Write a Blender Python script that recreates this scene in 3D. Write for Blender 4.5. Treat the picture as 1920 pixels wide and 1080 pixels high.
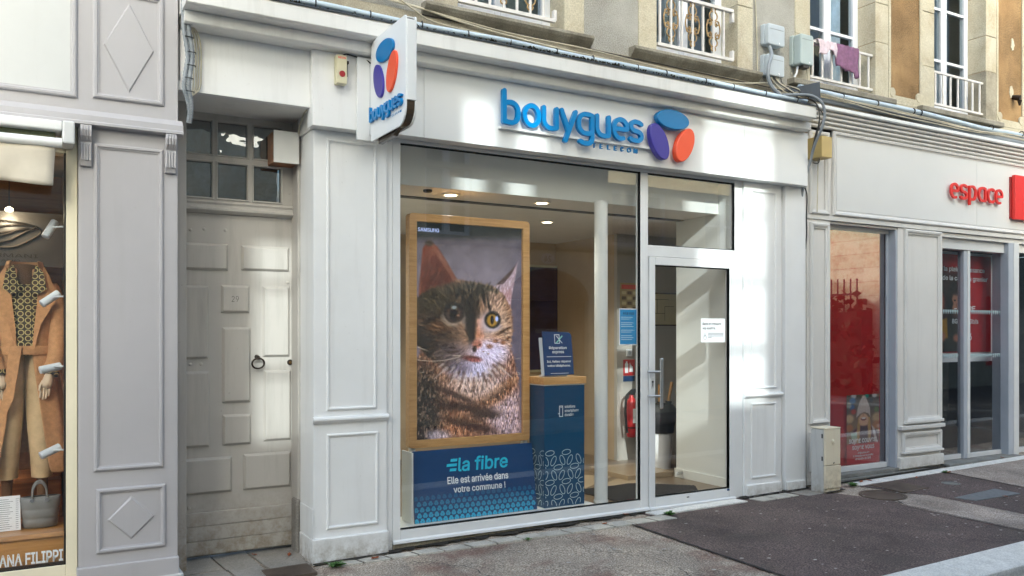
import bpy, bmesh, math, random, os
import numpy as np
from mathutils import Vector, Matrix
R = math.radians
rng = random.Random(29)
scene = bpy.context.scene
for o in list(bpy.data.objects):
    bpy.data.objects.remove(o)
COL = scene.collection

# ------------------------------------------------------------------ camera
cam_d = bpy.data.cameras.new("camera")
cam_d.sensor_width = 36.0
cam_d.lens = 29.775
cam_d.shift_y = 0.04375
cam_d.clip_start = 0.05
cam_d.clip_end = 500
cam = bpy.data.objects.new("camera", cam_d)
cam.location = (0, -5.62, 1.5)
cam.rotation_euler = (R(90), 0, R(-30.15))
COL.objects.link(cam)
scene.camera = cam

# ------------------------------------------------------------------ sky, sun, exposure
LD = Vector((0.30, 1.0, -0.50)).normalized()          # the way sunlight travels
SUN_EL = math.asin(-LD.z)
world = bpy.data.worlds.new("World")
scene.world = world
world.use_nodes = True
wn = world.node_tree
bg = wn.nodes["Background"]
sky = wn.nodes.new("ShaderNodeTexSky")
sky.sky_type = 'NISHITA'
sky.sun_disc = False
sky.sun_elevation = SUN_EL
sky.sun_rotation = math.atan2(-LD.x, -LD.y)
sky.air_density = 0.8
sky.dust_density = 6.0
sky.ozone_density = 0.5
wn.links.new(sky.outputs[0], bg.inputs[0])
bg.inputs[1].default_value = 0.15
sun_d = bpy.data.lights.new("sun", 'SUN')
sun_d.energy = 2.0
sun_d.angle = R(0.9)
sun_d.color = (1.0, 0.975, 0.94)
sun = bpy.data.objects.new("sun", sun_d)
sun.rotation_euler = (-LD).to_track_quat('Z', 'Y').to_euler()
sun.location = (-4, -12, 14)
COL.objects.link(sun)
vs = scene.view_settings
vs.view_transform = 'Standard'
vs.look = 'None'
vs.gamma = 1.0
vs.exposure = 2.08
vs.use_white_balance = True
vs.white_balance_temperature = 6000
vs.white_balance_tint = -1
scene.render.engine = 'CYCLES'
cy = scene.cycles
cy.use_denoising = True
cy.max_bounces = 8
cy.diffuse_bounces = 5
cy.glossy_bounces = 4
cy.transmission_bounces = 6
cy.transparent_max_bounces = 16
cy.caustics_reflective = False
cy.caustics_refractive = False
cy.sample_clamp_indirect = 6.0

# ------------------------------------------------------------------ colour + materials
def s2l(c):
    c = c / 255.0
    return c / 12.92 if c <= 0.04045 else ((c + 0.055) / 1.055) ** 2.4
def C(r, g, b, k=1.0):
    return (s2l(r) * k, s2l(g) * k, s2l(b) * k, 1.0)

class NT:
    def __init__(s, name):
        s.m = bpy.data.materials.new(name)
        s.m.use_nodes = True
        s.t = s.m.node_tree
        s.b = s.t.nodes["Principled BSDF"]
        s.pos = None
    def n(s, kind, **kw):
        nd = s.t.nodes.new(kind)
        for k, v in kw.items():
            setattr(nd, k, v)
        return nd
    def l(s, a, b):
        s.t.links.new(a, b)
    def P(s):
        if s.pos is None:
            s.pos = s.n("ShaderNodeNewGeometry").outputs["Position"]
        return s.pos
    def scaled(s, v):
        m = s.n("ShaderNodeMapping")
        m.inputs["Scale"].default_value = v
        s.l(s.P(), m.inputs["Vector"])
        return m.outputs[0]
    def noise(s, scale, detail=4, rough=.55, vec=None, dist=0):
        n = s.n("ShaderNodeTexNoise")
        n.inputs["Scale"].default_value = scale
        n.inputs["Detail"].default_value = detail
        n.inputs["Roughness"].default_value = rough
        n.inputs["Distortion"].default_value = dist
        s.l(vec or s.P(), n.inputs["Vector"])
        return n.outputs["Fac"]
    def ramp(s, fac, stops):
        r = s.n("ShaderNodeValToRGB")
        e = r.color_ramp.elements
        while len(e) < len(stops):
            e.new(0.5)
        for el, (p, c) in zip(e, stops):
            el.position = p
            el.color = c if len(c) == 4 else (*c, 1)
        s.l(fac, r.inputs[0])
        return r.outputs[0]
    def mix(s, fac, a, b, blend='MIX'):
        m = s.n("ShaderNodeMix", data_type='RGBA', blend_type=blend)
        for sock, v in ((m.inputs[0], fac), (m.inputs[6], a), (m.inputs[7], b)):
            if isinstance(v, (int, float)):
                sock.default_value = v
            elif isinstance(v, tuple):
                sock.default_value = v
            else:
                s.l(v, sock)
        return m.outputs[2]
    def bump(s, h, strength=.3, dist=.01):
        b = s.n("ShaderNodeBump")
        b.inputs["Strength"].default_value = strength
        b.inputs["Distance"].default_value = dist
        s.l(h, b.inputs["Height"])
        s.l(b.outputs[0], s.b.inputs["Normal"])
    def set(s, **kw):
        for k, v in kw.items():
            i = s.b.inputs[k.replace("_", " ")]
            if isinstance(v, (int, float, tuple)):
                i.default_value = v
            else:
                s.l(v, i)
        return s

W0, W1 = (0, 0, 0, 1), (1, 1, 1, 1)
def plain(name, col, rough=.5, metal=0., var=.06, vs_=5., bump=0., bs=120., spec=.5, coat=0.):
    t = NT(name)
    f = t.noise(vs_, 5)
    dark = tuple(c * (1 - 2 * var) for c in col[:3]) + (1,)
    lite = tuple(min(1, c * (1 + var)) for c in col[:3]) + (1,)
    t.set(Base_Color=t.ramp(f, [(.3, dark), (.7, lite)]), Roughness=rough, Metallic=metal)
    t.b.inputs["Specular IOR Level"].default_value = spec
    if coat:
        t.b.inputs["Coat Weight"].default_value = coat
    if bump:
        t.bump(t.noise(bs, 3), bump, .004)
    return t.m

def painted(name, col, dirt=.25, rough=.45, grime=C(120, 112, 96), splash=0.):
    """old paint on joinery: faint brush grain, blotches, thin runs of dirt, chips"""
    t = NT(name)
    blot = t.noise(1.7, 6, .6)
    base = t.ramp(blot, [(.25, tuple(c * .93 for c in col[:3])), (.75, tuple(min(.9, c * 1.04) for c in col[:3]))])
    run = t.noise(1.0, 6, .65, vec=t.scaled((9, 9, .8)))
    run = t.ramp(run, [(.52, W0), (.80, W1)])
    m = t.n("ShaderNodeMath", operation='MULTIPLY')
    t.l(run, m.inputs[0]); m.inputs[1].default_value = dirt
    c1 = t.mix(m.outputs[0], base, grime)
    spot = t.ramp(t.noise(38, 2, .5), [(.74, W0), (.78, W1)])
    m2 = t.n("ShaderNodeMath", operation='MULTIPLY')
    t.l(spot, m2.inputs[0]); m2.inputs[1].default_value = dirt * .8
    c2 = t.mix(m2.outputs[0], c1, grime)
    if splash:
        sx = t.n("ShaderNodeSeparateXYZ"); t.l(t.P(), sx.inputs[0])
        mr = t.n("ShaderNodeMapRange"); mr.inputs["From Min"].default_value = -.08; mr.inputs["From Max"].default_value = splash; mr.inputs["To Min"].default_value = 1; mr.inputs["To Max"].default_value = 0
        t.l(sx.outputs["Z"], mr.inputs["Value"])
        ns = t.ramp(t.noise(16, 6, .7), [(.38, W0), (.66, W1)])
        q = t.n("ShaderNodeMath", operation='MULTIPLY'); t.l(mr.outputs[0], q.inputs[0]); t.l(ns, q.inputs[1])
        c2 = t.mix(q.outputs[0], c2, C(126, 112, 88))
    t.set(Base_Color=c2, Roughness=t.ramp(blot, [(.3, (rough * .85,) * 3), (.7, (rough * 1.2,) * 3)]))
    t.bump(t.noise(60, 4, .6, vec=t.scaled((1, 1, .25))), .10, .003)
    return t.m

def stone(name, a, b, grime, gs=.5, scale=3.0, bump=.35):
    t = NT(name)
    base = t.ramp(t.noise(scale, 8, .62), [(.28, a), (.72, b)])
    fine = t.ramp(t.noise(90, 3, .6), [(.35, (.78,) * 3), (.65, (1.08,) * 3)])
    base = t.mix(1.0, base, fine, 'MULTIPLY')
    g = t.ramp(t.noise(1.9, 9, .7, dist=.6), [(.50, W0), (.72, W1)])
    m = t.n("ShaderNodeMath", operation='MULTIPLY')
    t.l(g, m.inputs[0]); m.inputs[1].default_value = gs
    t.set(Base_Color=t.mix(m.outputs[0], base, grime), Roughness=.88)
    t.bump(t.noise(45, 8, .7), bump, .012)
    return t.m

def asphalt(name, dark, mid, lite, stain=None, stain_amt=.5, sc=95.):
    t = NT(name)
    g = t.noise(sc, 2, .5)
    base = t.ramp(g, [(.30, dark), (.50, mid), (.70, lite)])
    v = t.n("ShaderNodeTexVoronoi")
    v.inputs["Scale"].default_value = sc * 1.15
    t.l(t.P(), v.inputs["Vector"])
    pick = t.ramp(v.outputs["Color"], [(.84, W0), (.90, (.6, .6, .6, 1))])
    base = t.mix(pick, base, tuple(min(1, c * 1.35) for c in lite[:3]) + (1,))
    big = t.ramp(t.noise(1.6, 7, .65, dist=.4), [(.32, (.58,) * 3), (.66, (1.14,) * 3)])
    base = t.mix(1.0, base, big, 'MULTIPLY')
    if stain:
        f = t.ramp(t.noise(2.3, 6, .6), [(.52, W0), (.66, W1)])
        m = t.n("ShaderNodeMath", operation='MULTIPLY')
        t.l(f, m.inputs[0]); m.inputs[1].default_value = stain_amt
        base = t.mix(m.outputs[0], base, t.mix(1.0, stain, t.ramp(g, [(.3, (.6,) * 3), (.7, (1.35,) * 3)]), 'MULTIPLY'))
    t.set(Base_Color=base, Roughness=.82)
    t.bump(t.noise(sc * 1.3, 3, .6), .8, .010)
    return t.m

def wood(name, a, b, scale=(1.2, 14, 14), rough=.38, coat=.15):
    t = NT(name)
    f = t.noise(3.0, 6, .6, vec=t.scaled(scale), dist=.8)
    t.set(Base_Color=t.ramp(f, [(.3, a), (.7, b)]), Roughness=rough)
    t.b.inputs["Coat Weight"].default_value = coat
    return t.m

def glass(name, refl=1.0, tint=(1, 1, 1, 1), wavy=0.0, base=0.0):
    """clear pane: Fresnel mix of a mirror reflection and straight-through transparency"""
    m = bpy.data.materials.new(name)
    m.use_nodes = True
    t = m.node_tree
    t.nodes.remove(t.nodes["Principled BSDF"])
    out = t.nodes["Material Output"]
    ge0 = t.nodes.new("ShaderNodeNewGeometry")          # Schlick, the same from both sides of the thin pane
    dt = t.nodes.new("ShaderNodeVectorMath"); dt.operation = 'DOT_PRODUCT'
    t.links.new(ge0.outputs["Incoming"], dt.inputs[0]); t.links.new(ge0.outputs["True Normal"], dt.inputs[1])
    def mth(op, a, b):
        n = t.nodes.new("ShaderNodeMath"); n.operation = op
        for i, q in enumerate((a, b)):
            if isinstance(q, (int, float)):
                n.inputs[i].default_value = q
            elif q is not None:
                t.links.new(q, n.inputs[i])
        return n
    ab = mth('ABSOLUTE', dt.outputs["Value"], None)
    om = mth('SUBTRACT', 1.0, ab.outputs[0])
    pw = mth('POWER', om.outputs[0], 5.0)
    sc_ = mth('MULTIPLY', pw.outputs[0], .96)
    fr = mth('ADD', sc_.outputs[0], .04)
    ma = t.nodes.new("ShaderNodeMath"); ma.operation = 'MULTIPLY_ADD'
    ma.inputs[1].default_value = refl; ma.inputs[2].default_value = base; ma.use_clamp = True
    tr = t.nodes.new("ShaderNodeBsdfTransparent"); tr.inputs[0].default_value = tint
    gl = t.nodes.new("ShaderNodeBsdfGlossy"); gl.inputs["Roughness"].default_value = 0.0
    gl.inputs["Color"].default_value = (.95, .97, .98, 1)
    mx = t.nodes.new("ShaderNodeMixShader")
    t.links.new(fr.outputs[0], ma.inputs[0]); t.links.new(ma.outputs[0], mx.inputs[0])
    t.links.new(tr.outputs[0], mx.inputs[1]); t.links.new(gl.outputs[0], mx.inputs[2])
    t.links.new(mx.outputs[0], out.inputs[0])
    if wavy:
        ge = t.nodes.new("ShaderNodeNewGeometry")
        no = t.nodes.new("ShaderNodeTexNoise"); no.inputs["Scale"].default_value = 6; no.inputs["Detail"].default_value = 2
        bu = t.nodes.new("ShaderNodeBump"); bu.inputs["Strength"].default_value = wavy; bu.inputs["Distance"].default_value = .02
        t.links.new(ge.outputs["Position"], no.inputs["Vector"]); t.links.new(no.outputs["Fac"], bu.inputs["Height"])
        t.links.new(bu.outputs[0], gl.inputs["Normal"])
    return m

def emis(name, col, strength):
    t = NT(name)
    t.set(Base_Color=col, Emission_Color=col, Emission_Strength=strength)
    return t.m

def printed(name, emit=0.0, rough=.4, coat=0.0):
    t = NT(name)
    a = t.n("ShaderNodeAttribute", attribute_name="Col")
    if emit:
        t.set(Base_Color=(.015, .015, .015, 1), Emission_Color=a.outputs["Color"], Emission_Strength=emit, Roughness=.35)
        t.b.inputs["Specular IOR Level"].default_value = .15
    else:
        t.set(Base_Color=a.outputs["Color"], Roughness=rough)
    t.b.inputs["Coat Weight"].default_value = coat
    return t.m

M = {}
M['white'] = painted("white_paint", (.80, .805, .80, 1), dirt=.16)
M['white_low'] = painted("white_paint_worn", (.79, .795, .79, 1), dirt=.30, splash=.13)
M['cornice'] = painted("cornice_paint", (.74, .735, .71, 1), dirt=.22)
M['fascia'] = plain("fascia_panel", (.80, .81, .81, 1), rough=.38, var=.015, vs_=1.5)
M['alu'] = plain("white_aluminium", (.78, .79, .79, 1), rough=.35, var=.02, bump=.03, bs=400)
M['lilac'] = painted("lilac_grey_paint", C(177, 175, 178), dirt=.10)
M['lilac_panel'] = painted("pale_panel_paint", C(200, 202, 202), dirt=.08)
M['doorgrey'] = painted("old_door_paint", C(178, 174, 168), dirt=.34, rough=.5, grime=C(104, 98, 90), splash=.45)
M['cream'] = plain("cream_aluminium", C(233, 225, 200), rough=.4, var=.03)
M['sfr'] = painted("grey_white_paint", C(214, 212, 208), dirt=.16, splash=.22)
M['sfr_alu'] = plain("blue_grey_aluminium", C(168, 174, 184), rough=.4, var=.03)
M['alu_grey'] = plain("silver_aluminium", C(205, 207, 208), rough=.35, var=.03)
M['stone'] = stone("limestone", C(186, 176, 150), C(214, 208, 188), C(144, 118, 84), .45)
M['stone_grey'] = stone("weathered_limestone", C(150, 143, 126), C(186, 178, 158), C(84, 72, 54), .6)
M['sill'] = stone("sill_stone", C(128, 122, 108), C(176, 170, 155), C(70, 56, 38), .6)
M['slab'] = stone("slab_stone", C(128, 124, 116), C(158, 154, 148), C(80, 72, 66), .5)
M['granite'] = stone("pale_granite", C(206, 205, 200), C(236, 235, 230), C(182, 180, 172), .3, scale=14, bump=.2)
M['paver'] = stone("grey_paver", C(172, 168, 158), C(202, 198, 188), C(120, 114, 104), .4, scale=9)
M['concrete'] = stone("grey_concrete", C(110, 110, 106), C(140, 140, 136), C(72, 70, 64), .5, scale=5)
M['asphalt_dark'] = asphalt("brown_asphalt", C(56, 46, 44), C(94, 80, 77), C(130, 114, 108), C(82, 74, 68), .5)
M['asphalt_light'] = asphalt("aged_asphalt", C(98, 88, 78), C(164, 152, 138), C(212, 200, 184), C(118, 88, 78), .75)
M['asphalt_strip'] = asphalt("pale_asphalt", C(110, 100, 92), C(164, 152, 142), C(204, 192, 180), C(122, 108, 96), .4)
M['road'] = asphalt("road_asphalt", C(50, 50, 52), C(84, 84, 86), C(112, 112, 112))
M['iron'] = plain("cast_iron", C(96, 84, 74), rough=.6, metal=.3, var=.2, bump=.4, bs=60)
M['black'] = plain("black_rubber", (.012, .012, .013, 1), rough=.5)
M['darkgap'] = plain("dark_gasket", (.018, .019, .02, 1), rough=.6)
M['steel'] = plain("brushed_steel", (.62, .63, .64, 1), rough=.28, metal=1, var=.04)
M['brass'] = plain("aged_brass", C(96, 74, 44), rough=.45, metal=.8, var=.15)
M['bronze'] = plain("dark_bronze", C(52, 44, 38), rough=.5, metal=.7, var=.2)
M['glass'] = glass("window_glass", 1.25)
M['glass_old'] = glass("old_rippled_glass", 5.0, (.35, .37, .36, 1), wavy=.16)
M['glass_up'] = glass("upstairs_glass", .55, (.85, .88, .89, 1), wavy=.05)
M['glass_film'] = glass("reflective_film_glass", 1.2, (.92, .90, .90, 1), base=.09)
M['glass_dark'] = glass("door_glass", 1.0, (.86, .87, .88, 1))
M['cyan'] = plain("sign_blue", C(10, 126, 192), rough=.33, var=.02)
M['cyan2'] = plain("emblem_blue", C(6, 116, 178), rough=.33, var=.02)
M['purple'] = plain("emblem_indigo", C(58, 50, 150), rough=.33, var=.02)
M['orange'] = plain("emblem_orange", C(236, 84, 48), rough=.33, var=.02)
M['red'] = plain("sign_red", C(216, 44, 40), rough=.35, var=.03)
M['redfilm'] = plain("red_film", C(190, 26, 36), rough=.4, var=.05)
M['teal'] = plain("petrol_blue_card", C(12, 74, 112), rough=.35, var=.03)
M['navy'] = plain("navy_card", C(22, 66, 116), rough=.35, var=.03)
M['paper'] = plain("white_paper", C(235, 237, 240), rough=.6, var=.02)
M['ink'] = plain("dark_ink", C(30, 30, 36), rough=.6)
M['whiteink'] = plain("white_print", C(240, 244, 246), rough=.5, var=.01)
M['cyanink'] = plain("cyan_print", C(64, 200, 232), rough=.5, var=.01)
M['oak'] = wood("oak", C(196, 148, 88), C(222, 178, 118))
M['oak_v'] = wood("oak_upright", C(196, 148, 88), C(222, 178, 118), scale=(14, 14, 1.2))
M['wood_dk'] = wood("brown_wood", C(120, 72, 36), C(156, 100, 54), scale=(1, 10, 10))
M['wood_md'] = wood("honey_wood", C(170, 120, 58), C(196, 146, 80), scale=(1, 10, 10))
M['beige_box'] = plain("beige_plastic", C(206, 200, 168), rough=.5, var=.05)
M['cabinet'] = painted("cream_cabinet", C(224, 214, 190), dirt=.5, grime=C(178, 138, 92), splash=.30)
M['cab_side'] = painted("cabinet_side", C(192, 192, 190), dirt=.5, grime=C(70, 68, 62), splash=.2)
M['ybox'] = painted("yellow_box", C(196, 172, 112), dirt=.4, grime=C(150, 122, 70))
M['greybox'] = plain("pale_grey_plastic", C(190, 198, 204), rough=.45, var=.04)
M['greybox2'] = plain("mint_grey_plastic", C(182, 194, 192), rough=.45, var=.05)
M['cable_w'] = plain("ivory_cable", C(196, 188, 166), rough=.6, var=.12)
M['cable_g'] = plain("grey_cable", C(140, 146, 152), rough=.55, var=.1)
M['cable_d'] = plain("dark_cable", C(70, 66, 62), rough=.6, var=.2)
M['pipe'] = plain("pale_blue_pipe", C(192, 206, 218), rough=.4, var=.06)
M['moss'] = plain("dark_moss", C(48, 46, 30), rough=.95, var=.5, vs_=60)
M['rail'] = plain("white_rail_paint", C(222, 218, 214), rough=.5, var=.06, vs_=14)
M['rust'] = plain("gilded_rusty_scroll", C(168, 140, 96), rough=.6, var=.25, vs_=30)
M['upvc'] = plain("white_window_frame", C(226, 230, 238), rough=.4, var=.02)
M['curtain'] = plain("pale_net_curtain", C(206, 220, 234), rough=.9, var=.12, vs_=9)
M['room_dark'] = plain("dim_room", C(126, 134, 134), rough=.9)
M['laundry_p'] = plain("mauve_towel", C(136, 98, 128), rough=.95, var=.12, vs_=30, bump=.5, bs=150)
M['laundry_w'] = plain("pale_pink_cloth", C(216, 200, 208), rough=.95, var=.08, vs_=30)
M['slate'] = plain("slate_flashing", C(62, 68, 76), rough=.6, var=.1)
M['coat'] = plain("camel_wool", C(190, 144, 100), rough=.95, var=.10, vs_=40, bump=.35, bs=300)
M['trouser'] = plain("beige_cotton", C(196, 172, 134), rough=.9, var=.08, vs_=18, bump=.2, bs=90)
M['skin'] = plain("mannequin_resin", C(206, 186, 160), rough=.5, var=.03)
M['neckdark'] = plain("mannequin_brown_cloth", C(96, 68, 44), rough=.85, var=.06)
M['bag'] = plain("grey_quilted_leather", C(128, 128, 126), rough=.5, var=.06, vs_=12)
M['spot'] = plain("white_spotlight", C(214, 222, 230), rough=.35, var=.02)
M['canvas'] = plain("ivory_canvas", C(208, 200, 184), rough=.85, var=.08, vs_=4)
M['leaf_r'] = plain("dry_leaf", C(150, 82, 48), rough=.8, var=.3, vs_=80)
M['weed'] = plain("green_weed", C(74, 112, 46), rough=.7, var=.3, vs_=90)
M['ext_red'] = plain("extinguisher_red", C(190, 34, 38), rough=.3, var=.03, coat=.4)
M['mat'] = plain("ribbed_mat", C(62, 60, 58), rough=.95, var=.15, vs_=60)
M['tile_a'] = plain("beige_tile", C(168, 150, 124), rough=.3, var=.06)
M['tile_b'] = plain("brown_tile", C(120, 104, 84), rough=.3, var=.06)
M['wall_in'] = plain("beige_wall", C(188, 168, 140), rough=.8, var=.05, vs_=2)
M['wall_grey'] = plain("grey_wall", C(176, 172, 164), rough=.8, var=.04, vs_=2)
M['wall_white'] = plain("white_wall", C(226, 228, 224), rough=.7, var=.02, vs_=2)
M['ceiling'] = plain("ceiling_white", C(220, 216, 208), rough=.85, var=.02)
M['lamp'] = emis("warm_lamp", (1.0, .82, .55, 1), 1.8)
M['print'] = printed("print")
M['screen'] = printed("screen_picture", emit=.30)
M['opp'] = stone("facade_across_the_street", C(206, 192, 162), C(232, 222, 200), C(150, 130, 100), .35)
M['brick'] = None

def brickwork():
    t = NT("sunlit_rubble_wall")
    b = t.n("ShaderNodeTexBrick")
    b.inputs["Scale"].default_value = 1.0
    b.inputs["Color1"].default_value = C(226, 208, 166)
    b.inputs["Color2"].default_value = C(242, 228, 192)
    b.inputs["Mortar"].default_value = C(178, 152, 112)
    b.inputs["Mortar Size"].default_value = .012
    b.inputs["Brick Width"].default_value = .34
    b.inputs["Row Height"].default_value = .12
    mp = t.n("ShaderNodeMapping")
    mp.inputs["Rotation"].default_value = (R(90), 0, R(90))
    t.l(t.P(), mp.inputs["Vector"]); t.l(mp.outputs[0], b.inputs["Vector"])
    c = t.mix(.5, b.outputs["Color"], t.ramp(t.noise(7, 8, .7), [(.35, C(166, 134, 92)), (.55, C(244, 230, 198))]))
    t.set(Base_Color=c, Roughness=.9)
    return t.m
M['brick'] = brickwork()

def stucco(name, a, b, speck, amt, patch_scale, fine=110):
    t = NT(name)
    base = t.ramp(t.noise(2.4, 7, .65), [(.3, a), (.7, b)])
    sp = t.ramp(t.noise(fine, 4, .7), [(.46, W0), (.56, W1)])
    where = t.ramp(t.noise(patch_scale, 5, .6), [(.38, W0), (.56, W1)])
    m = t.n("ShaderNodeMath", operation='MULTIPLY'); t.l(sp, m.inputs[0]); t.l(where, m.inputs[1])
    m2 = t.n("ShaderNodeMath", operation='MULTIPLY'); t.l(m.outputs[0], m2.inputs[0]); m2.inputs[1].default_value = amt
    t.set(Base_Color=t.mix(m2.outputs[0], base, speck), Roughness=.92)
    t.bump(t.noise(80, 5, .7), .6, .012)
    return t.m
M['stucco_grey'] = stucco("grey_render", C(158, 155, 146), C(188, 186, 178), C(84, 81, 74), .5, 1.4, 130)
M['stucco_brown'] = stucco("ochre_roughcast", C(140, 110, 72), C(180, 148, 104), C(58, 46, 30), .9, 1.1)

# ------------------------------------------------------------------ mesh helpers (world coordinates)
WL = {}
def finish(o, parent):
    COL.objects.link(o)
    if parent is not None:
        o.parent = parent
        WL[o] = WL[parent]
    else:
        WL[o] = Vector((0, 0, 0))
    return o
def thing(name, label, cat, loc=(0, 0, 0), group=None):
    o = bpy.data.objects.new(name, None)
    o.empty_display_size = .1
    o.location = loc
    o["label"] = label
    o["category"] = cat
    if group:
        o["group"] = group
    COL.objects.link(o)
    WL[o] = Vector(loc)
    return o
def struct(name, mb, mat, parent=None, **kw):
    o = mb.build(name, mat, parent, **kw)
    if parent is None:
        o["kind"] = "structure"
    return o
def tag(o, label, cat, group=None):
    o["label"] = label
    o["category"] = cat
    if group:
        o["group"] = group
    return o

class MB:
    def __init__(s):
        s.v = []; s.f = []; s.c = []
    def face(s, pts, col=None):
        i = len(s.v)
        s.v += [tuple(p) for p in pts]
        s.f.append(tuple(range(i, i + len(pts))))
        s.c.append(col)
    def raw(s, v, f):
        i = len(s.v)
        s.v += [tuple(p) for p in v]
        s.f += [tuple(i + k for k in q) for q in f]
        s.c += [None] * len(f)
        return s
    def box(s, x0, x1, y0, y1, z0, z1):
        v = [(x, y, z) for z in (z0, z1) for y in (y0, y1) for x in (x0, x1)]
        return s.raw(v, [(0, 2, 3, 1), (4, 5, 7, 6), (0, 1, 5, 4), (2, 6, 7, 3), (0, 4, 6, 2), (1, 3, 7, 5)])
    def prism(s, poly, axis, a0, a1):
        """poly: list of 2-D points; axis y: (x,z); axis x: (y,z); axis z: (x,y)"""
        def P(p, a):
            return {'y': (p[0], a, p[1]), 'x': (a, p[0], p[1]), 'z': (p[0], p[1], a)}[axis]
        n = len(poly)
        ar = sum(poly[i][0] * poly[(i + 1) % n][1] - poly[(i + 1) % n][0] * poly[i][1] for i in range(n))
        if (ar < 0) != (axis == 'y'):
            poly = poly[::-1]
        v = [P(p, a0) for p in poly] + [P(p, a1) for p in poly]
        f = [tuple(range(n))[::-1], tuple(range(n, 2 * n))] + [(i, (i + 1) % n, n + (i + 1) % n, n + i) for i in range(n)]
        return s.raw(v, f)
    def tube(s, pts, r, n=8, cap=True):
        pts = [Vector(p) for p in pts]
        rr = r if isinstance(r, (list, tuple)) else [r] * len(pts)
        v = []; f = []
        up = None
        for i, p in enumerate(pts):
            t = (pts[min(i + 1, len(pts) - 1)] - pts[max(i - 1, 0)]).normalized()
            if up is None:
                up = Vector((0, 0, 1)) if abs(t.z) < .9 else Vector((1, 0, 0))
            a = t.cross(up).normalized()
            up = a.cross(t).normalized()
            for k in range(n):
                q = 2 * math.pi * k / n
                v.append(p + (a * math.cos(q) + up * math.sin(q)) * rr[i])
        for i in range(len(pts) - 1):
            for k in range(n):
                f.append((i * n + k, i * n + (k + 1) % n, (i + 1) * n + (k + 1) % n, (i + 1) * n + k))
        if cap:
            f.append(tuple(range(n))[::-1])
            f.append(tuple((len(pts) - 1) * n + k for k in range(n)))
        return s.raw(v, f)
    def lathe(s, prof, cx, cy, n=20):
        """prof: list of (r, z) bottom to top, about a vertical axis"""
        v = []; f = []
        for r, z in prof:
            for k in range(n):
                q = 2 * math.pi * k / n
                v.append((cx + r * math.cos(q), cy + r * math.sin(q), z))
        for i in range(len(prof) - 1):
            for k in range(n):
                f.append((i * n + k, i * n + (k + 1) % n, (i + 1) * n + (k + 1) % n, (i + 1) * n + k))
        f.append(tuple(range(n))[::-1]); f.append(tuple((len(prof) - 1) * n + k for k in range(n)))
        return s.raw(v, f)
    def loft(s, rings, n=20, a0=0., a1=360., close=True):
        """rings of (cx, cy, z, rx, ry); an arc a0..a1 when not closed"""
        v = []; f = []
        m = n if close else n + 1
        for (cx, cy_, z, rx, ry) in rings:
            for k in range(m):
                q = R(a0 + (a1 - a0) * k / n)
                v.append((cx + rx * math.cos(q), cy_ + ry * math.sin(q), z))
        for i in range(len(rings) - 1):
            for k in range(n):
                k2 = (k + 1) % m
                f.append((i * m + k, i * m + k2, (i + 1) * m + k2, (i + 1) * m + k))
        return s.raw(v, f)
    def frame(s, x0, x1, z0, z1, prof):
        """mitred moulding round a rectangle facing -y; prof: (inset, y) from outside to inside"""
        v = []; f = []
        for ins, y in prof:
            v += [(x0 + ins, y, z0 + ins), (x1 - ins, y, z0 + ins), (x1 - ins, y, z1 - ins), (x0 + ins, y, z1 - ins)]
        for i in range(len(prof) - 1):
            for k in range(4):
                k2 = (k + 1) % 4
                f.append((i * 4 + k, i * 4 + k2, i * 4 + 4 + k2, i * 4 + 4 + k))
        return s.raw(v, f)
    def build(s, name, mat, parent=None, smooth=False, bevel=0., angle=40.):
        off = WL[parent] if parent is not None else Vector((0, 0, 0))
        me = bpy.data.meshes.new(name)
        me.from_pydata([(p[0] - off.x, p[1] - off.y, p[2] - off.z) for p in s.v], [], s.f)
        if any(c is not None for c in s.c):
            at = me.color_attributes.new("Col", 'FLOAT_COLOR', 'CORNER')
            buf = []
            for p, c in zip(s.f, s.c):
                for _ in p:
                    buf += list(c or (1, 1, 1, 1))
            at.data.foreach_set("color", buf)
        if smooth:
            me.polygons.foreach_set("use_smooth", [True] * len(me.polygons))
            try:
                me.set_sharp_from_angle(angle=R(angle))
            except Exception:
                pass
        me.materials.append(M[mat] if isinstance(mat, str) else mat)
        o = bpy.data.objects.new(name, me)
        if bevel:
            b = o.modifiers.new("bevel", 'BEVEL')
            b.width = bevel; b.segments = 2; b.limit_method = 'ANGLE'; b.angle_limit = R(40)
        return finish(o, parent)

def box(name, mat, parent, x0, x1, y0, y1, z0, z1, bevel=.003):
    return MB().box(x0, x1, y0, y1, z0, z1).build(name, mat, parent, bevel=bevel)
def sagging(p0, p1, sag, n=10, wob=0.):
    p0 = Vector(p0); p1 = Vector(p1)
    out = []
    for i in range(n + 1):
        t = i / n
        p = p0.lerp(p1, t)
        p.z -= sag * 4 * t * (1 - t)
        if wob and 0 < i < n:
            p.z += rng.uniform(-wob, wob); p.y += rng.uniform(-wob, wob)
        out.append(p)
    return out
def smooth_path(pts, n=6):
    """Catmull-Rom through pts"""
    pts = [Vector(p) for p in pts]
    q = [pts[0]] + pts + [pts[-1]]
    out = []
    for i in range(1, len(q) - 2):
        a, b, c, d = q[i - 1:i + 3]
        for k in range(n):
            t = k / n
            out.append(.5 * ((2 * b) + (c - a) * t + (2 * a - 5 * b + 4 * c - d) * t * t + (3 * b - a - 3 * c + d) * t ** 3))
    out.append(pts[-1])
    return out

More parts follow.
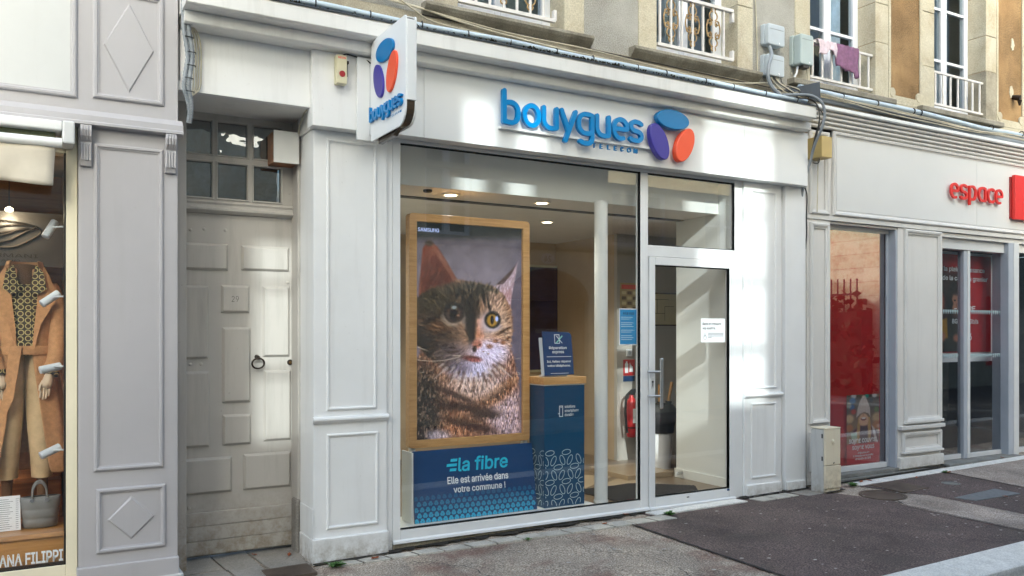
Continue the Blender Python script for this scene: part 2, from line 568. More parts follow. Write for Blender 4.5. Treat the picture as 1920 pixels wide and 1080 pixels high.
# ---- lettering
try:
    FONT = bpy.data.fonts.load(os.path.join(bpy.utils.system_resource('DATAFILES'), 'fonts', 'Inter.woff2'))
except Exception:
    FONT = None
def glyphs(s, bold=.012, depth=.02, spacing=1.0, align='LEFT', line=1.0, shear=0.):
    cu = bpy.data.curves.new("t", 'FONT')
    cu.body = s
    if FONT:
        cu.font = FONT
    cu.size = 1; cu.extrude = depth; cu.offset = bold; cu.resolution_u = 3
    cu.space_character = spacing; cu.align_x = align; cu.space_line = line; cu.shear = shear
    ob = bpy.data.objects.new("t", cu)
    me = bpy.data.meshes.new_from_object(ob)
    v = np.zeros(len(me.vertices) * 3); me.vertices.foreach_get("co", v)
    v = v.reshape(-1, 3)
    f = [tuple(p.vertices) for p in me.polygons]
    bpy.data.objects.remove(ob); bpy.data.curves.remove(cu); bpy.data.meshes.remove(me)
    return v, f
def text(name, s, mat, parent, x0, x1, z0, z1, y, depth=.002, fn=None, **kw):
    """lettering fitted to x0..x1, z0..z1, front face at y (facing -y), or placed by fn(u, v, d)"""
    v, f = glyphs(s, **kw)
    lo, hi = v.min(0), v.max(0)
    sz = hi - lo
    out = []
    for p in v:
        u = x0 + (p[0] - lo[0]) / sz[0] * (x1 - x0)
        w = z0 + (p[1] - lo[1]) / sz[1] * (z1 - z0)
        d = (hi[2] - p[2]) / sz[2] * depth
        out.append(fn(u, w, d) if fn else (u, y + d, w))
    mb = MB().raw(out, f)
    return mb.build(name, mat, parent)

# ---- round-ended stroke letters for the channel-letter signs (unit: stroke centre lines, metres)
def arc(cx, cz, rx, rz, a0, a1, n=12):
    return [(cx + rx * math.cos(R(a0 + (a1 - a0) * i / n)), cz + rz * math.sin(R(a0 + (a1 - a0) * i / n))) for i in range(n + 1)]
def gl(ch):
    k = .02
    if ch == 'b':
        return [[(.02, .25), (.02, .022)], [(.022, .028), (.05, .021)] + arc(.08, .083, .060, .063, -90, 0, 6) + arc(.08, .107, .060, .063, 0, 90, 6) + [(.05, .168), (.024, .158)]]
    if ch == 'o':
        return [arc(.083, .095, .063, .075, 90, 450, 28)]
    if ch == 'u':
        return [[(.02, .172), (.02, .085)] + arc(.082, .082, .062, .062, 180, 270, 7) + [(.11, .021), (.136, .028)], [(.136, .172), (.136, .026)]]
    if ch == 'y':
        return [[(.02, .172), (.085, .022)], [(.15, .172), (.056, -.058)]]
    if ch == 'g':
        return [[(.148, .162), (.12, .169)] + arc(.085, .107, .065, .063, 90, 180, 7) + arc(.085, .083, .065, .063, 180, 270, 7) + [(.12, .021), (.148, .03)],
                [(.148, .162), (.148, -.01)] + arc(.10, -.012, .048, .046, 0, -90, 6) + [(.065, -.057), (.035, -.045)]]
    if ch == 'e':
        return [[(.035, .094), (.132, .094)], [(.148, .096)] + arc(.085, .107, .065, .065, 0, 180, 14) + arc(.085, .083, .065, .065, 180, 292, 10)]
    if ch == 's':
        return [[(.128, .155), (.10, .168)] + arc(.066, .134, .044, .038, 75, 255, 10) + arc(.082, .056, .048, .038, 80, -105, 11) + [(.038, .020), (.018, .032)]]
    if ch == 'p':
        return [[(.02, .165), (.02, -.035)], [(.022, .162), (.05, .168)] + arc(.08, .107, .06, .063, 90, 0, 6) + arc(.08, .083, .06, .063, 0, -90, 6) + [(.05, .021), (.022, .03)]]
    if ch == 'a':
        return [[(.148, .162), (.12, .169)] + arc(.085, .107, .065, .063, 90, 180, 7) + arc(.085, .083, .065, .063, 180, 270, 7) + [(.12, .021), (.148, .03)], [(.148, .166), (.148, .022)]]
    if ch == 'c':
        return [[(.138, .158), (.11, .169)] + arc(.085, .107, .065, .063, 90, 180, 7) + arc(.085, .083, .065, .063, 180, 270, 7) + [(.11, .021), (.138, .034)]]
def stroke_letter(strokes, w, d0, d1, fn):
    """ribbons of width w with round ends; fn(u, v, depth) puts them in the world"""
    mb = MB()
    for si, line in enumerate(strokes):
        e = si * .0012
        pts = [Vector((p[0], p[1])) for p in line]
        closed = (pts[0] - pts[-1]).length < 1e-4
        if closed:
            pts = pts[:-1]
        n = len(pts)
        L = []; Rr = []
        for i in range(n):
            a = pts[(i - 1) % n] if (closed or i) else pts[0]
            b = pts[(i + 1) % n] if (closed or i < n - 1) else pts[-1]
            d1_ = (pts[i] - a); d2_ = (b - pts[i])
            if d1_.length < 1e-6: d1_ = d2_
            if d2_.length < 1e-6: d2_ = d1_
            d1n = d1_.normalized(); d2n = d2_.normalized()
            t = (d1n + d2n).normalized()
            nn = Vector((-t.y, t.x))
            k = w / 2 / max(.5, nn.dot(Vector((-d2n.y, d2n.x))))
            L.append(pts[i] + nn * k); Rr.append(pts[i] - nn * k)
        def endcap(p, t, m=5):
            a0 = math.atan2(t.y, t.x)
            return [p + Vector((math.cos(a0 + math.pi / 2 - math.pi * i / m), math.sin(a0 + math.pi / 2 - math.pi * i / m))) * w / 2 for i in range(1, m)]
        quads = []
        rings = n if closed else n - 1
        for i in range(rings):
            j = (i + 1) % n
            quads.append([L[i], Rr[i], Rr[j], L[j]])
        outlines = [[*L], [*Rr]] if closed else [L + endcap(pts[-1], (pts[-1] - pts[-2]).normalized()) + Rr[::-1] + endcap(pts[0], (pts[0] - pts[1]).normalized())]
        for q in quads:
            mb.face([fn(p.x, p.y, d0 + e) for p in q]); mb.face([fn(p.x, p.y, d1 - e) for p in q[::-1]])
        if not closed:
            for p, t, A, B_ in ((pts[-1], (pts[-1] - pts[-2]).normalized(), L[-1], Rr[-1]), (pts[0], (pts[0] - pts[1]).normalized(), Rr[0], L[0])):
                poly = [A] + endcap(p, t) + [B_]
                mb.face([fn(q.x, q.y, d0 + e) for q in poly[::-1]]); mb.face([fn(q.x, q.y, d1 - e) for q in poly])
        for oi, ol in enumerate(outlines):
            m = len(ol)
            for i in range(m):
                a, b = ol[i], ol[(i + 1) % m]
                q = [fn(a.x, a.y, d0 + e), fn(b.x, b.y, d0 + e), fn(b.x, b.y, d1 - e), fn(a.x, a.y, d1 - e)]
                mb.face(q if oi else q[::-1])
    return mb
def ellipse_disc(cx, cz, a, b, ang, d0, d1, fn, n=40, edge=.006):
    mb = MB()
    def ring(k, d):
        out = []
        for i in range(n):
            q = 2 * math.pi * i / n
            u = (a - k) * math.cos(q); w = (b - k) * math.sin(q)
            out.append(fn(cx + u * math.cos(R(ang)) - w * math.sin(R(ang)), cz + u * math.sin(R(ang)) + w * math.cos(R(ang)), d))
        return out
    r0, r1, r2 = ring(edge, d0), ring(0, d0 + edge), ring(0, d1)
    mb.raw(r0 + r1 + r2, [tuple(range(n))] + [(i, i + n, (i + 1) % n + n, (i + 1) % n) for i in range(n)] + [(n + i, 2 * n + i, 2 * n + (i + 1) % n, n + (i + 1) % n) for i in range(n)] + [tuple(2 * n + i for i in range(n))[::-1]])
    return mb

def raster(name, img, mat, parent, fn):
    """flat print: img[rows, cols, 3] in sRGB 0..255 becomes vertex colours of a fine flat sheet"""
    h, w, _ = img.shape
    a = np.clip(img / 255., 0, 1)
    lin = np.where(a <= .04045, a / 12.92, ((a + .055) / 1.055) ** 2.4)
    off = WL[parent] if parent is not None else Vector((0, 0, 0))
    v = []
    for j in range(h):
        for i in range(w):
            p = fn(i / (w - 1), j / (h - 1))
            v.append((p[0] - off.x, p[1] - off.y, p[2] - off.z))
    f = [(j * w + i, j * w + w + i, j * w + w + i + 1, j * w + i + 1) for j in range(h - 1) for i in range(w - 1)]
    me = bpy.data.meshes.new(name)
    me.from_pydata(v, [], f)
    at = me.color_attributes.new("Col", 'FLOAT_COLOR', 'POINT')
    buf = np.ones((h * w, 4)); buf[:, :3] = lin.reshape(-1, 3)
    at.data.foreach_set("color", buf.ravel())
    me.materials.append(M[mat])
    return finish(bpy.data.objects.new(name, me), parent)

# ------------------------------------------------------------------ the ground
def G(x, y):
    return -.087 + .0155 * x + .02 * y
def sheet(poly, dz, jit=0., step=.12):
    pts = []
    n = len(poly)
    for i in range(n):
        a, b = Vector(poly[i]), Vector(poly[(i + 1) % n])
        k = max(1, int((b - a).length / step)) if jit else 1
        nn = Vector((-(b - a).y, (b - a).x)).normalized()
        for q in range(k):
            p = a.lerp(b, q / k)
            if jit and q:
                p += nn * rng.uniform(-jit, jit)
            pts.append((p.x, p.y, G(p.x, p.y) + dz))
    mb = MB()
    ar = sum(pts[i][0] * pts[(i + 1) % len(pts)][1] - pts[(i + 1) % len(pts)][0] * pts[i][1] for i in range(len(pts)))
    mb.face(pts if ar > 0 else pts[::-1])
    return mb
def plane_x(z0, x):
    return z0 + .0155 * x
road = MB()
road.face([(-60, -60, -.28 - .93), (60, -60, -.28 + .93), (60, 20, -.28 + .93), (-60, 20, -.28 - .93)])
struct("road", road, 'road')
pv = MB()
pv.face([(-30, -2.14, G(-30, -2.14)), (30, -2.14, G(30, -2.14)), (30, .7, G(30, .7)), (-30, .7, G(-30, .7))])
struct("pavement", pv, 'asphalt_light')
struct("asphalt_patch", sheet([(4.20, -.285), (4.205, -2.135), (6.66, -2.135), (6.645, -.96), (6.72, -.82), (6.55, -.35), (6.50, .12), (4.50, .02), (4.50, -.16)], .004, .006), 'asphalt_dark')
struct("asphalt_strip", sheet([(6.64, -.96), (6.66, -2.134), (7.20, -2.134), (7.19, -.82), (7.09, -.69), (6.94, -.80), (6.72, -.83)], .005, .006), 'asphalt_strip')
struct("asphalt_patch", sheet([(7.20, -2.134), (7.19, -.82), (7.10, -.66), (7.00, -.24), (8.36, -.24), (8.35, -.36), (8.27, -1.1), (8.2, -2.134)], .0075, .006), 'asphalt_dark')
struct("asphalt_strip", sheet([(8.36, -.25), (8.35, -.36), (8.27, -1.1), (8.2, -2.134), (16, -2.134), (16, -.2)], .010, .006), 'asphalt_strip')
# kerb, stone by stone
kerb = bpy.data.objects.new("kerb", None); kerb["kind"] = "structure"; COL.objects.link(kerb); WL[kerb] = Vector((0, 0, 0))
x = -8.69
while x < 16:
    L = 1.0 if x < 4.5 else 1.05
    x1 = x + L
    mb = MB()
    y0, y1, top = -2.46, -2.136, .008
    v = []
    for X in (x + .004, x1 - .004):
        for (Y, Z) in ((y1, G(X, y1) - .2), (y1, G(X, y1) + top), (y0 + .02, G(X, y0) + top), (y0 + .005, G(X, y0) + top - .008), (y0, G(X, y0) + top - .03), (y0 - .01, G(X, y0) - .3)):
            v.append((X, Y, Z))
    mb.raw(v, [(0, 1, 2, 3, 4, 5), (11, 10, 9, 8, 7, 6)] + [(i, i + 6, i + 7, i + 1) for i in range(5)])
    mb.build("kerb_stone", 'granite', kerb, bevel=.004)
    x = x1
# paving stones along the shop base
strip = bpy.data.objects.new("paving_strip", None); strip["kind"] = "structure"; COL.objects.link(strip); WL[strip] = Vector((0, 0, 0))
sb = sheet([(1.80, -.085), (4.50, -.175), (4.53, -.295), (1.83, -.155)], .006)
sb.build("joint_bed", plain("dark_joint", C(56, 50, 44), .95), strip)
def paver(x0, x1, ya0, ya1, yb0, yb1, mat='paver', h=.012, dz=0.):
    g = .010
    v = [(x0 + g, ya0), (x1 - g, ya1), (x1 - g + .03, yb1), (x0 + g + .03, yb0)]
    mb = MB()
    top = [(p[0], p[1], G(*p) + h + dz) for p in v]
    bot = [(p[0], p[1], G(*p) - .03) for p in v]
    mb.raw(top + bot, [(3, 2, 1, 0), (0, 1, 5, 4), (1, 2, 6, 5), (2, 3, 7, 6), (3, 0, 4, 7)])
    return mb.build("paving_stone", mat, strip, bevel=.002)
def ly(x, a, b):
    t = (x - 1.8) / 2.5
    return a + (b - a) * t
x = 1.78
k = 0
while x < 4.42:
    w = .205 + rng.uniform(-.012, .012)
    paver(x, x + w, ly(x, -.075, -.165) , ly(x + w, -.075, -.165), ly(x, -.165, -.300), ly(x + w, -.165, -.300), dz=rng.uniform(-.002, .003))
    x += w; k += 1
paver(4.52, 5.55, -.045, -.062, -.165, -.185, 'granite', .016)
paver(5.66, 5.85, -.10, -.10, -.24, -.24)
paver(5.85, 6.04, -.10, -.10, -.24, -.24)
paver(6.04, 6.14, -.10, -.10, -.24, -.24)
paver(6.19, 6.44, -.10, -.09, -.29, -.28, 'slab', .008)
x = 6.98
while x < 10.6:
    w = .52
    paver(x, x + w, -.115, -.115, -.245, -.245, 'granite', .014)
    x += w
# worn stone step in front of the old door
for i, (x0, x1, y0, y1) in enumerate([(.80, 1.16, .12, .52), (1.16, 1.40, .12, .52), (1.40, 1.74, .12, .52), (.80, 1.20, -.22, .117), (1.20, 1.42, -.22, .117), (1.42, 1.70, -.05, .117)]):
    paver(x0 - .03, x1 - .03, y1, y1, y0, y0, 'slab', .016, rng.uniform(-.004, .004))
opv = MB()
opv.box(-30, 30, -7.6, -6.0, -.8, -.10)
struct("pavement", opv, 'asphalt_strip')

# covers set in the pavement
def cover_disc(x, y, r, mat, label, cat, ringw=.03, dz=.012):
    t = thing("manhole_cover", label, cat, (x, y, G(x, y)))
    n = 28
    mb = MB()
    def rg(rad, z):
        return [(x + rad * math.cos(2 * math.pi * i / n), y + rad * math.sin(2 * math.pi * i / n), G(x + rad * math.cos(2 * math.pi * i / n), y + rad * math.sin(2 * math.pi * i / n)) + z) for i in range(n)]
    mb.raw(rg(r, dz - .03) + rg(r, dz) + rg(r - ringw, dz), [(i, (i + 1) % n, n + (i + 1) % n, n + i) for i in range(n)] + [(n + i, n + (i + 1) % n, 2 * n + (i + 1) % n, 2 * n + i) for i in range(n)])
    mb.build("rim", mat, t)
    mb = MB(); mb.face(rg(r - ringw - .006, dz - .002)); mb.build("lid", mat, t)
    mb = MB()
    for i in range(-7, 8):
        for j in range(-7, 8):
            px, py = x + i * .042, y + j * .042
            if math.hypot(px - x, py - y) < r - ringw - .03:
                a = .012
                an = 45 if (i + j) % 2 else -45
                c_, s_ = math.cos(R(an)), math.sin(R(an))
                P = [(px + u * c_ - w * s_, py + u * s_ + w * c_) for u, w in ((-a, -.004), (a, -.004), (a, .004), (-a, .004))]
                mb.face([(p[0], p[1], G(*p) + dz + .002) for p in P])
    mb.build("tread", mat, t)
    return t
cover_disc(6.83, -.62, .205, 'iron', "round cast-iron manhole cover in front of the cream meter cabinet", "manhole cover")
cover_disc(7.86, -.62, .085, 'concrete', "small round valve cover between the square plate and the blue plate", "valve cover", .012)
def cover_plate(name, poly, mat, label, cat, dz=.012, tread=True):
    cx = sum(p[0] for p in poly) / 4; cy_ = sum(p[1] for p in poly) / 4
    t = thing(name, label, cat, (cx, cy_, G(cx, cy_)))
    mb = MB()
    mb.raw([(p[0], p[1], G(*p) + dz) for p in poly] + [(p[0], p[1], G(*p) - .02) for p in poly], [(0, 1, 2, 3), (0, 4, 5, 1), (1, 5, 6, 2), (2, 6, 7, 3), (3, 7, 4, 0)])
    mb.build("plate", mat, t)
    if tread:
        mb = MB()
        n = 9
        for i in range(1, n):
            for j in range(1, n):
                u, w = i / n, j / n
                p = [(1 - u) * (1 - w) * poly[0][k] + u * (1 - w) * poly[1][k] + u * w * poly[2][k] + (1 - u) * w * poly[3][k] for k in (0, 1)]
                an = 45 if (i + j) % 2 else -45
                c_, s_ = math.cos(R(an)), math.sin(R(an))
                P = [(p[0] + a * c_ - b * s_, p[1] + a * s_ + b * c_) for a, b in ((-.013, -.004), (.013, -.004), (.013, .004), (-.013, .004))]
                mb.face([(q[0], q[1], G(*q) + dz + .003) for q in P])
        mb.build("tread", mat, t)
cover_plate("access_cover", [(7.08, -.66), (7.47, -.65), (7.49, -.30), (7.10, -.27)], 'iron', "square chequered access cover beside the round manhole", "access cover", .014)
cover_plate("access_cover", [(7.31, -1.20), (7.95, -1.24), (7.95, -1.00), (7.27, -1.03)], plain("blue_grey_plate", C(112, 117, 120), rough=.5, var=.15, vs_=30), "blue-grey rectangular utility plate in the dark asphalt", "access cover", .014, False)
cover_plate("access_cover", [(1.36, -.26), (1.66, -.26), (1.66, -.03), (1.36, -.03)], 'iron', "dark chequered plate at the foot of the old door step", "access cover", .022)

# ------------------------------------------------------------------ profiles of the applied mouldings
def bead(y, w=.018, h=.012):
    """half-round bead standing h proud of the plane y"""
    return [(0, y), (0, y - h * .6), (w * .25, y - h), (w * .6, y - h), (w * .8, y - h * .45), (w, y - h * .4), (w, y)]
def panel(parent, mat, x0, x1, z0, z1, y, w=.022, h=.014):
    MB().frame(x0, x1, z0, z1, bead(y, w, h)).build("panel_moulding", mat, parent)

# ================================================================== upper facades
def wall_with_holes(name, mat, parent, x0, x1, z0, z1, y0, y1, holes):
    """front wall with rectangular through openings (x0,x1,z0,z1), reveals included"""
    xs = sorted({x0, x1, *[h[0] for h in holes], *[h[1] for h in holes]})
    zs = sorted({z0, z1, *[h[2] for h in holes], *[h[3] for h in holes]})
    mb = MB()
    for i in range(len(xs) - 1):
        for j in range(len(zs) - 1):
            cx, cz = (xs[i] + xs[i + 1]) / 2, (zs[j] + zs[j + 1]) / 2
            if any(h[0] < cx < h[1] and h[2] < cz < h[3] for h in holes):
                continue
            a, b, c, d = xs[i], xs[i + 1], zs[j], zs[j + 1]
            mb.face([(a, y0, c), (b, y0, c), (b, y0, d), (a, y0, d)])
            mb.face([(a, y1, c), (a, y1, d), (b, y1, d), (b, y1, c)])
    for (a, b, c, d) in holes:
        mb.face([(a, y0, c), (a, y0, d), (a, y1, d), (a, y1, c)])
        mb.face([(b, y0, c), (b, y1, c), (b, y1, d), (b, y0, d)])
        mb.face([(a, y0, c), (a, y1, c), (b, y1, c), (b, y0, c)])
        mb.face([(a, y0, d), (b, y0, d), (b, y1, d), (a, y1, d)])
    a, b, c, d = x0, x1, z0, z1
    mb.face([(a, y0, c), (a, y0, d), (a, y1, d), (a, y1, c)]); mb.face([(b, y0, c), (b, y1, c), (b, y1, d), (b, y0, d)])
    mb.face([(a, y0, c), (a, y1, c), (b, y1, c), (b, y0, c)]); mb.face([(a, y0, d), (b, y0, d), (b, y1, d), (a, y1, d)])
    return mb.build(name, mat, parent)

ZT = 6.6
def surround(parent, x0, x1, z0, w, mat='stone', y=-.012, jamb_mat='stone_grey'):
    """stone blocks either side of an opening; every block its own piece"""
    for s, (a, b) in enumerate(((x0 - w, x0 + .004), (x1 - .004, x1 + w))):
        z = z0
        i = 0
        while z < ZT - .05:
            h = (.46, .58, .40)[(i + s) % 3]
            z1 = min(ZT, z + h)
            MB().box(a, b, y + rng.uniform(-.003, .003), .20, z + .003, z1).build("stone_block", mat if rng.random() < .75 else 'stone_grey', parent, bevel=.004)
            z = z1 + .002
            i += 1
def sill(parent, x0, x1, z0, z1):
    pr = [(-.085, z1 - .010), (-.085, z0 + .050), (-.07, z0 + .030), (-.004, z0 - .03), (.22, z0 - .03), (.22, z1)] if x0 < 6 else [(-.075, z1 - .008), (-.085, z1 - .016), (-.085, z0 + .006), (-.075, z0), (.22, z0), (.22, z1)]
    MB().prism(pr, 'x', x0, x1).build("window_sill", 'sill', parent, bevel=.006)
def casement(parent, x0, x1, z0, y, mids, curt=None):
    """double french casement: outer frame, two leaves, glazing bars, panes"""
    w = MB(); ft = .045
    f = MB()
    f.box(x0, x0 + ft, y, y + .07, z0, ZT); f.box(x1 - ft, x1, y, y + .07, z0, ZT); f.box(x0 + ft, x1 - ft, y, y + .07, z0, z0 + .06)
    fr = f.build("window_frame", 'upvc', parent, bevel=.004)
    xm = (x0 + x1) / 2
    for a, b in ((x0 + ft, xm - .001), (xm + .001, x1 - ft)):
        lf = MB(); lw = .05
        lf.box(a, a + lw, y - .014, y + .045, z0 + .06, ZT); lf.box(b - lw, b, y - .014, y + .045, z0 + .06, ZT)
        lf.box(a + lw, b - lw, y - .012, y + .045, z0 + .06, z0 + .15)
        lf.build("casement", 'upvc', fr, bevel=.004)
        prev = z0 + .15
        for zb in mids + [ZT]:
            if zb < ZT:
                MB().box(a + lw, b - lw, y - .008, y + .03, zb - .014, zb + .014).build("glazing_bar", 'upvc', fr)
            MB().box(a + lw, b - lw, y + .010, y + .016, prev, zb - .014).build("pane", 'glass_up', fr)
            prev = zb + .014
    if curt:
        n = 40
        cm = MB()
        for a, b in curt:
            pts = [(a + (b - a) * i / n, y + .16 + .018 * math.sin(i * 1.7) + .01 * math.sin(i * .6)) for i in range(n + 1)]
            for i in range(n):
                cm.face([(pts[i][0], pts[i][1], z0 + .08), (pts[i + 1][0], pts[i + 1][1], z0 + .08), (pts[i + 1][0], pts[i + 1][1], ZT), (pts[i][0], pts[i][1], ZT)])
        cm.build("curtain", 'curtain', parent, smooth=True)
    xr = min(x1 + 1.3, 6.37) if x1 < 6.3 else x1 + .75
    MB().box(x0 - .1, xr, y + .5, y + .52, z0 - .1, ZT + .1).build("room_wall", 'room_dark', parent)
    MB().box(xr, xr + .02, y + .11, y + .5, z0 - .1, ZT + .1).build("room_wall", 'room_dark', parent)
    MB().box(x0 - .1, xr, y + .11, y + .5, z0 - .12, z0 - .10).build("room_floor", 'room_dark', parent)
    MB().box(x0 - .1, xr, y + .02, y + .5, ZT + .1, ZT + .12).build("room_ceiling", 'room_dark', parent)

WIN1 = (2.79, 3.743); WIN2 = (4.675, 5.63); WIN3 = (6.575, 7.55); WIN4 = (8.52, 9.48)
ZS = 3.89
bg1 = thing("stone_building", "grey rendered town house with stone window surrounds above the white shopfront", "building", (0, 0, 0))
wall_with_holes("wall", 'stucco_grey', bg1, .80, 6.385, 3.40, ZT + .6, .0, .30, [(WIN1[0], WIN1[1], ZS, ZT), (WIN2[0], WIN2[1], ZS, ZT)])
for w_ in (WIN1, WIN2):
    surround(bg1, w_[0], w_[1], ZS + .002, .185)
    sill(bg1, w_[0] - .285, w_[1] + .24, 3.805, ZS)
MB().box(.82, 6.38, -.022, -.004, 3.52, 3.80).build("stone_band", 'stone_grey', bg1)
casement(bg1, WIN1[0], WIN1[1], ZS + .01, .20, [4.75, 5.6])
casement(bg1, WIN2[0], WIN2[1], ZS + .01, .20, [4.75, 5.6])
bg2 = thing("stone_building", "ochre roughcast town house with stone borders above the red phone shop", "building", (8, 0, 0))
wall_with_holes("wall", 'stucco_brown', bg2, 6.39, 14.0, 3.40, ZT + .6, .0, .30, [(WIN3[0], WIN3[1], ZS, ZT), (WIN4[0], WIN4[1], ZS, ZT)])
for w_ in (WIN3, WIN4):
    surround(bg2, w_[0], w_[1], ZS + .002, .2)
    sill(bg2, w_[0] - .30, w_[1] + .24, 3.845, ZS + .02)
    # narrow plaster border round each roughcast field
MB().box(6.40, 14, -.020, -.004, 3.52, 3.88).build("stone_band", 'stone', bg2)
for a, b in ((7.752, 8.318), (9.682, 10.25), (10.25, 10.9)):
    MB().box(a, a + .035, -.016, -.003, 3.885, ZT).build("plaster_border", 'stone', bg2)
    MB().box(b - .045, b, -.016, -.003, 3.885, ZT).build("plaster_border", 'stone', bg2)
    MB().box(a + .037, b - .047, -.016, -.003, 3.885, 3.965).build("plaster_border", 'stone', bg2)
    for cx in (a + .06, b - .07):
        MB().prism(arc(cx, 3.99, .045, .05, 0, 360, 14)[:-1], 'y', -.022, -.002).build("corner_scroll", 'stone', bg2, bevel=.004)
casement(bg2, WIN3[0], WIN3[1], ZS + .03, .20, [4.55, 5.3], curt=[(7.20, 7.44)])
casement(bg2, WIN4[0], WIN4[1], ZS + .03, .20, [4.55, 5.13], curt=None)
# rusted anchor holes and iron stub on the ochre wall
for (cx, cz, w_, h_) in ((10.02, 4.86, .035, .07), (10.0, 4.30, .04, .08)):
    pts = [(cx + w_ * math.cos(a) * rng.uniform(.7, 1.15), cz + h_ * math.sin(a) * rng.uniform(.7, 1.15)) for a in [i * math.pi / 7 for i in range(14)]]
    MB().prism(pts, 'y', -.008, .0).build("plaster_patch", 'stone', bg2)
stub = thing("iron_stub", "dark rusty iron stub sticking out of the ochre wall", "wall bracket", (10.05, 0, 4.24))
MB().tube([(10.02, .02, 4.26), (10.035, -.05, 4.235), (10.045, -.08, 4.225)], [.022, .032, .035], 10).build("pipe_end", 'bronze', stub, smooth=True)
MB().tube([(10.042, -.075, 4.20), (10.04, -.075, 4.14)], [.026, .010], 8).build("drip_lip", 'bronze', stub, smooth=True)

# window guards
def plain_guard(x0, x1, z0, z1, n, label, xl=None):
    t = thing("window_guard", label, "railing", ((x0 + x1) / 2, -.01, z0), "white window guards")
    y = .03
    for z in (z0, z1):
        MB().box(x0, x1, y - .012, y + .012, z - .012, z + .012).build("rail", 'rail', t, bevel=.002)
    for i in range(n):
        xx = x0 + (x1 - x0) * (i + .6) / n
        MB().box(xx - .010, xx + .010, y - .008, y + .008, z0 + .012, z1 - .012).build("baluster", 'rail', t, bevel=.002)
    return t
plain_guard(WIN3[0] - .0, WIN3[1] - .005, 3.985, 4.335, 7, "white window guard with laundry hung over its top rail")
plain_guard(WIN4[0] - .0, WIN4[1] - .005, 3.985, 4.335, 7, "white window guard without laundry, above the red shop sign")
def scroll_guard(x0, x1, label, cxs):
    t = thing("scroll_guard", label, "railing", ((x0 + x1) / 2, 0, 3.94), "scrolled window guards")
    y = -.005
    MB().box(x0, x1 + .02, y - .016, y + .016, 3.945, 3.975).build("rail", 'rail', t, bevel=.003)
    MB().box(x0, x1 + .02, y - .020, y + .020, 4.385, 4.415).build("rail", 'rail', t, bevel=.003)
    for z in (3.96, 4.30):
        MB().box(x1 + .004, x1 + .03, y - .014, .02, z, z + .085).build("wall_lug", 'rail', t, bevel=.003)
    n = 7
    for i in range(n):
        xx = x0 + .03 + (x1 - x0 - .12) * i / (n - 1)
        MB().box(xx - .009, xx + .009, y - .009, y + .009, 3.975, 4.385).build("baluster", 'rail', t, bevel=.002)
        if i % 2:
            s = MB()
            cz = 4.20
            def cres(pts):
                s.tube([(p[0], y, p[1]) for p in pts], .0065, 6)
            for d in (-1, 1):
                # tall outer C with inward curls, as on the photographed guard
                sp = []
                for q in range(0, 26):
                    a = R(250 - q * 18); r = .030 - .0009 * q
                    sp.append((xx + d * .056 - d * (.008) + r * math.cos(a) * d, cz + .055 + r * math.sin(a)))
                cres(sp)
                cres([(xx + d * (.062 + .018 * math.sin(math.pi * q / 10)), cz + .075 - .15 * q / 10) for q in range(11)])
                sp = []
                for q in range(0, 26):
                    a = R(110 + q * 18); r = .030 - .0009 * q
                    sp.append((xx + d * .048 + r * math.cos(a) * d, cz - .055 + r * math.sin(a)))
                cres(sp)
                for sg in (1, -1):
                    cres([(xx + d * .004 + d * .042 * math.sin(R(q)), cz + sg * (.105 + .040 * (1 - math.cos(R(q))) / 1.0 - .028)) for q in range(0, 200, 18)])
                    cres([(xx + d * (.003 + .022 * math.sin(R(q))), cz + sg * (.175 - .02 * math.cos(R(q)))) for q in range(20, 200, 20)])
            s.build("scroll", 'rust', t, smooth=True)
scroll_guard(WIN1[0] + .01, WIN1[1] - .11, "white scrolled iron window guard cut off by the top edge of the photo", None)
scroll_guard(WIN2[0] + .015, WIN2[1] - .085, "white iron window guard with three gilded scrolls above the shop sign", None)

# laundry
def cloth(name, label, x0, x1, zt, drop, mat, seed):
    rr = random.Random(seed)
    n, m = 18, 12
    v = []; f = []
    ph = [rr.uniform(0, 6) for _ in range(4)]
    def sag(u):
        return .03 * math.sin(u * 5 + ph[0]) + .02 * math.sin(u * 11 + ph[1])
    prof = [(-.0, 0.)]
    for j in range(m + 1):
        t = j / m
        for i in range(n + 1):
            u = i / n
            if t < .25:      # over the rail, hanging behind
                zz = zt - (0.25 - t) * drop * 1.2; yy = .055 + .01 * math.sin(u * 9)
            elif t < .33:
                zz = zt + .004; yy = .055 - (t - .25) / .08 * .055
            else:
                k = (t - .33) / .67
                zz = zt - k * (drop + sag(u)); yy = -.004 - .012 * k - .012 * k * math.sin(u * 14 + ph[2]) - .006 * math.sin(u * 30 + ph[3])
            v.append((x0 + (x1 - x0) * u + .012 * math.sin(t * 7 + ph[3]), yy, zz))
    for j in range(m):
        for i in range(n):
            a = j * (n + 1) + i
            f.append((a, a + 1, a + n + 2, a + n + 1))
    mb = MB().raw(v, f)
    o = mb.build(name, mat, None, smooth=True, angle=80)
    so = o.modifiers.new("thick", 'SOLIDIFY'); so.thickness = .006
    tag(o, label, "laundry", "laundry on the window guard")
cloth("hung_cloth", "pale pink floral cloth draped over the window guard", 6.70, 6.95, 4.352, .13, 'laundry_w', 3)
cloth("hung_towel", "mauve towel draped over the window guard beside a pale cloth", 6.955, 7.29, 4.352, .26, 'laundry_p', 5)

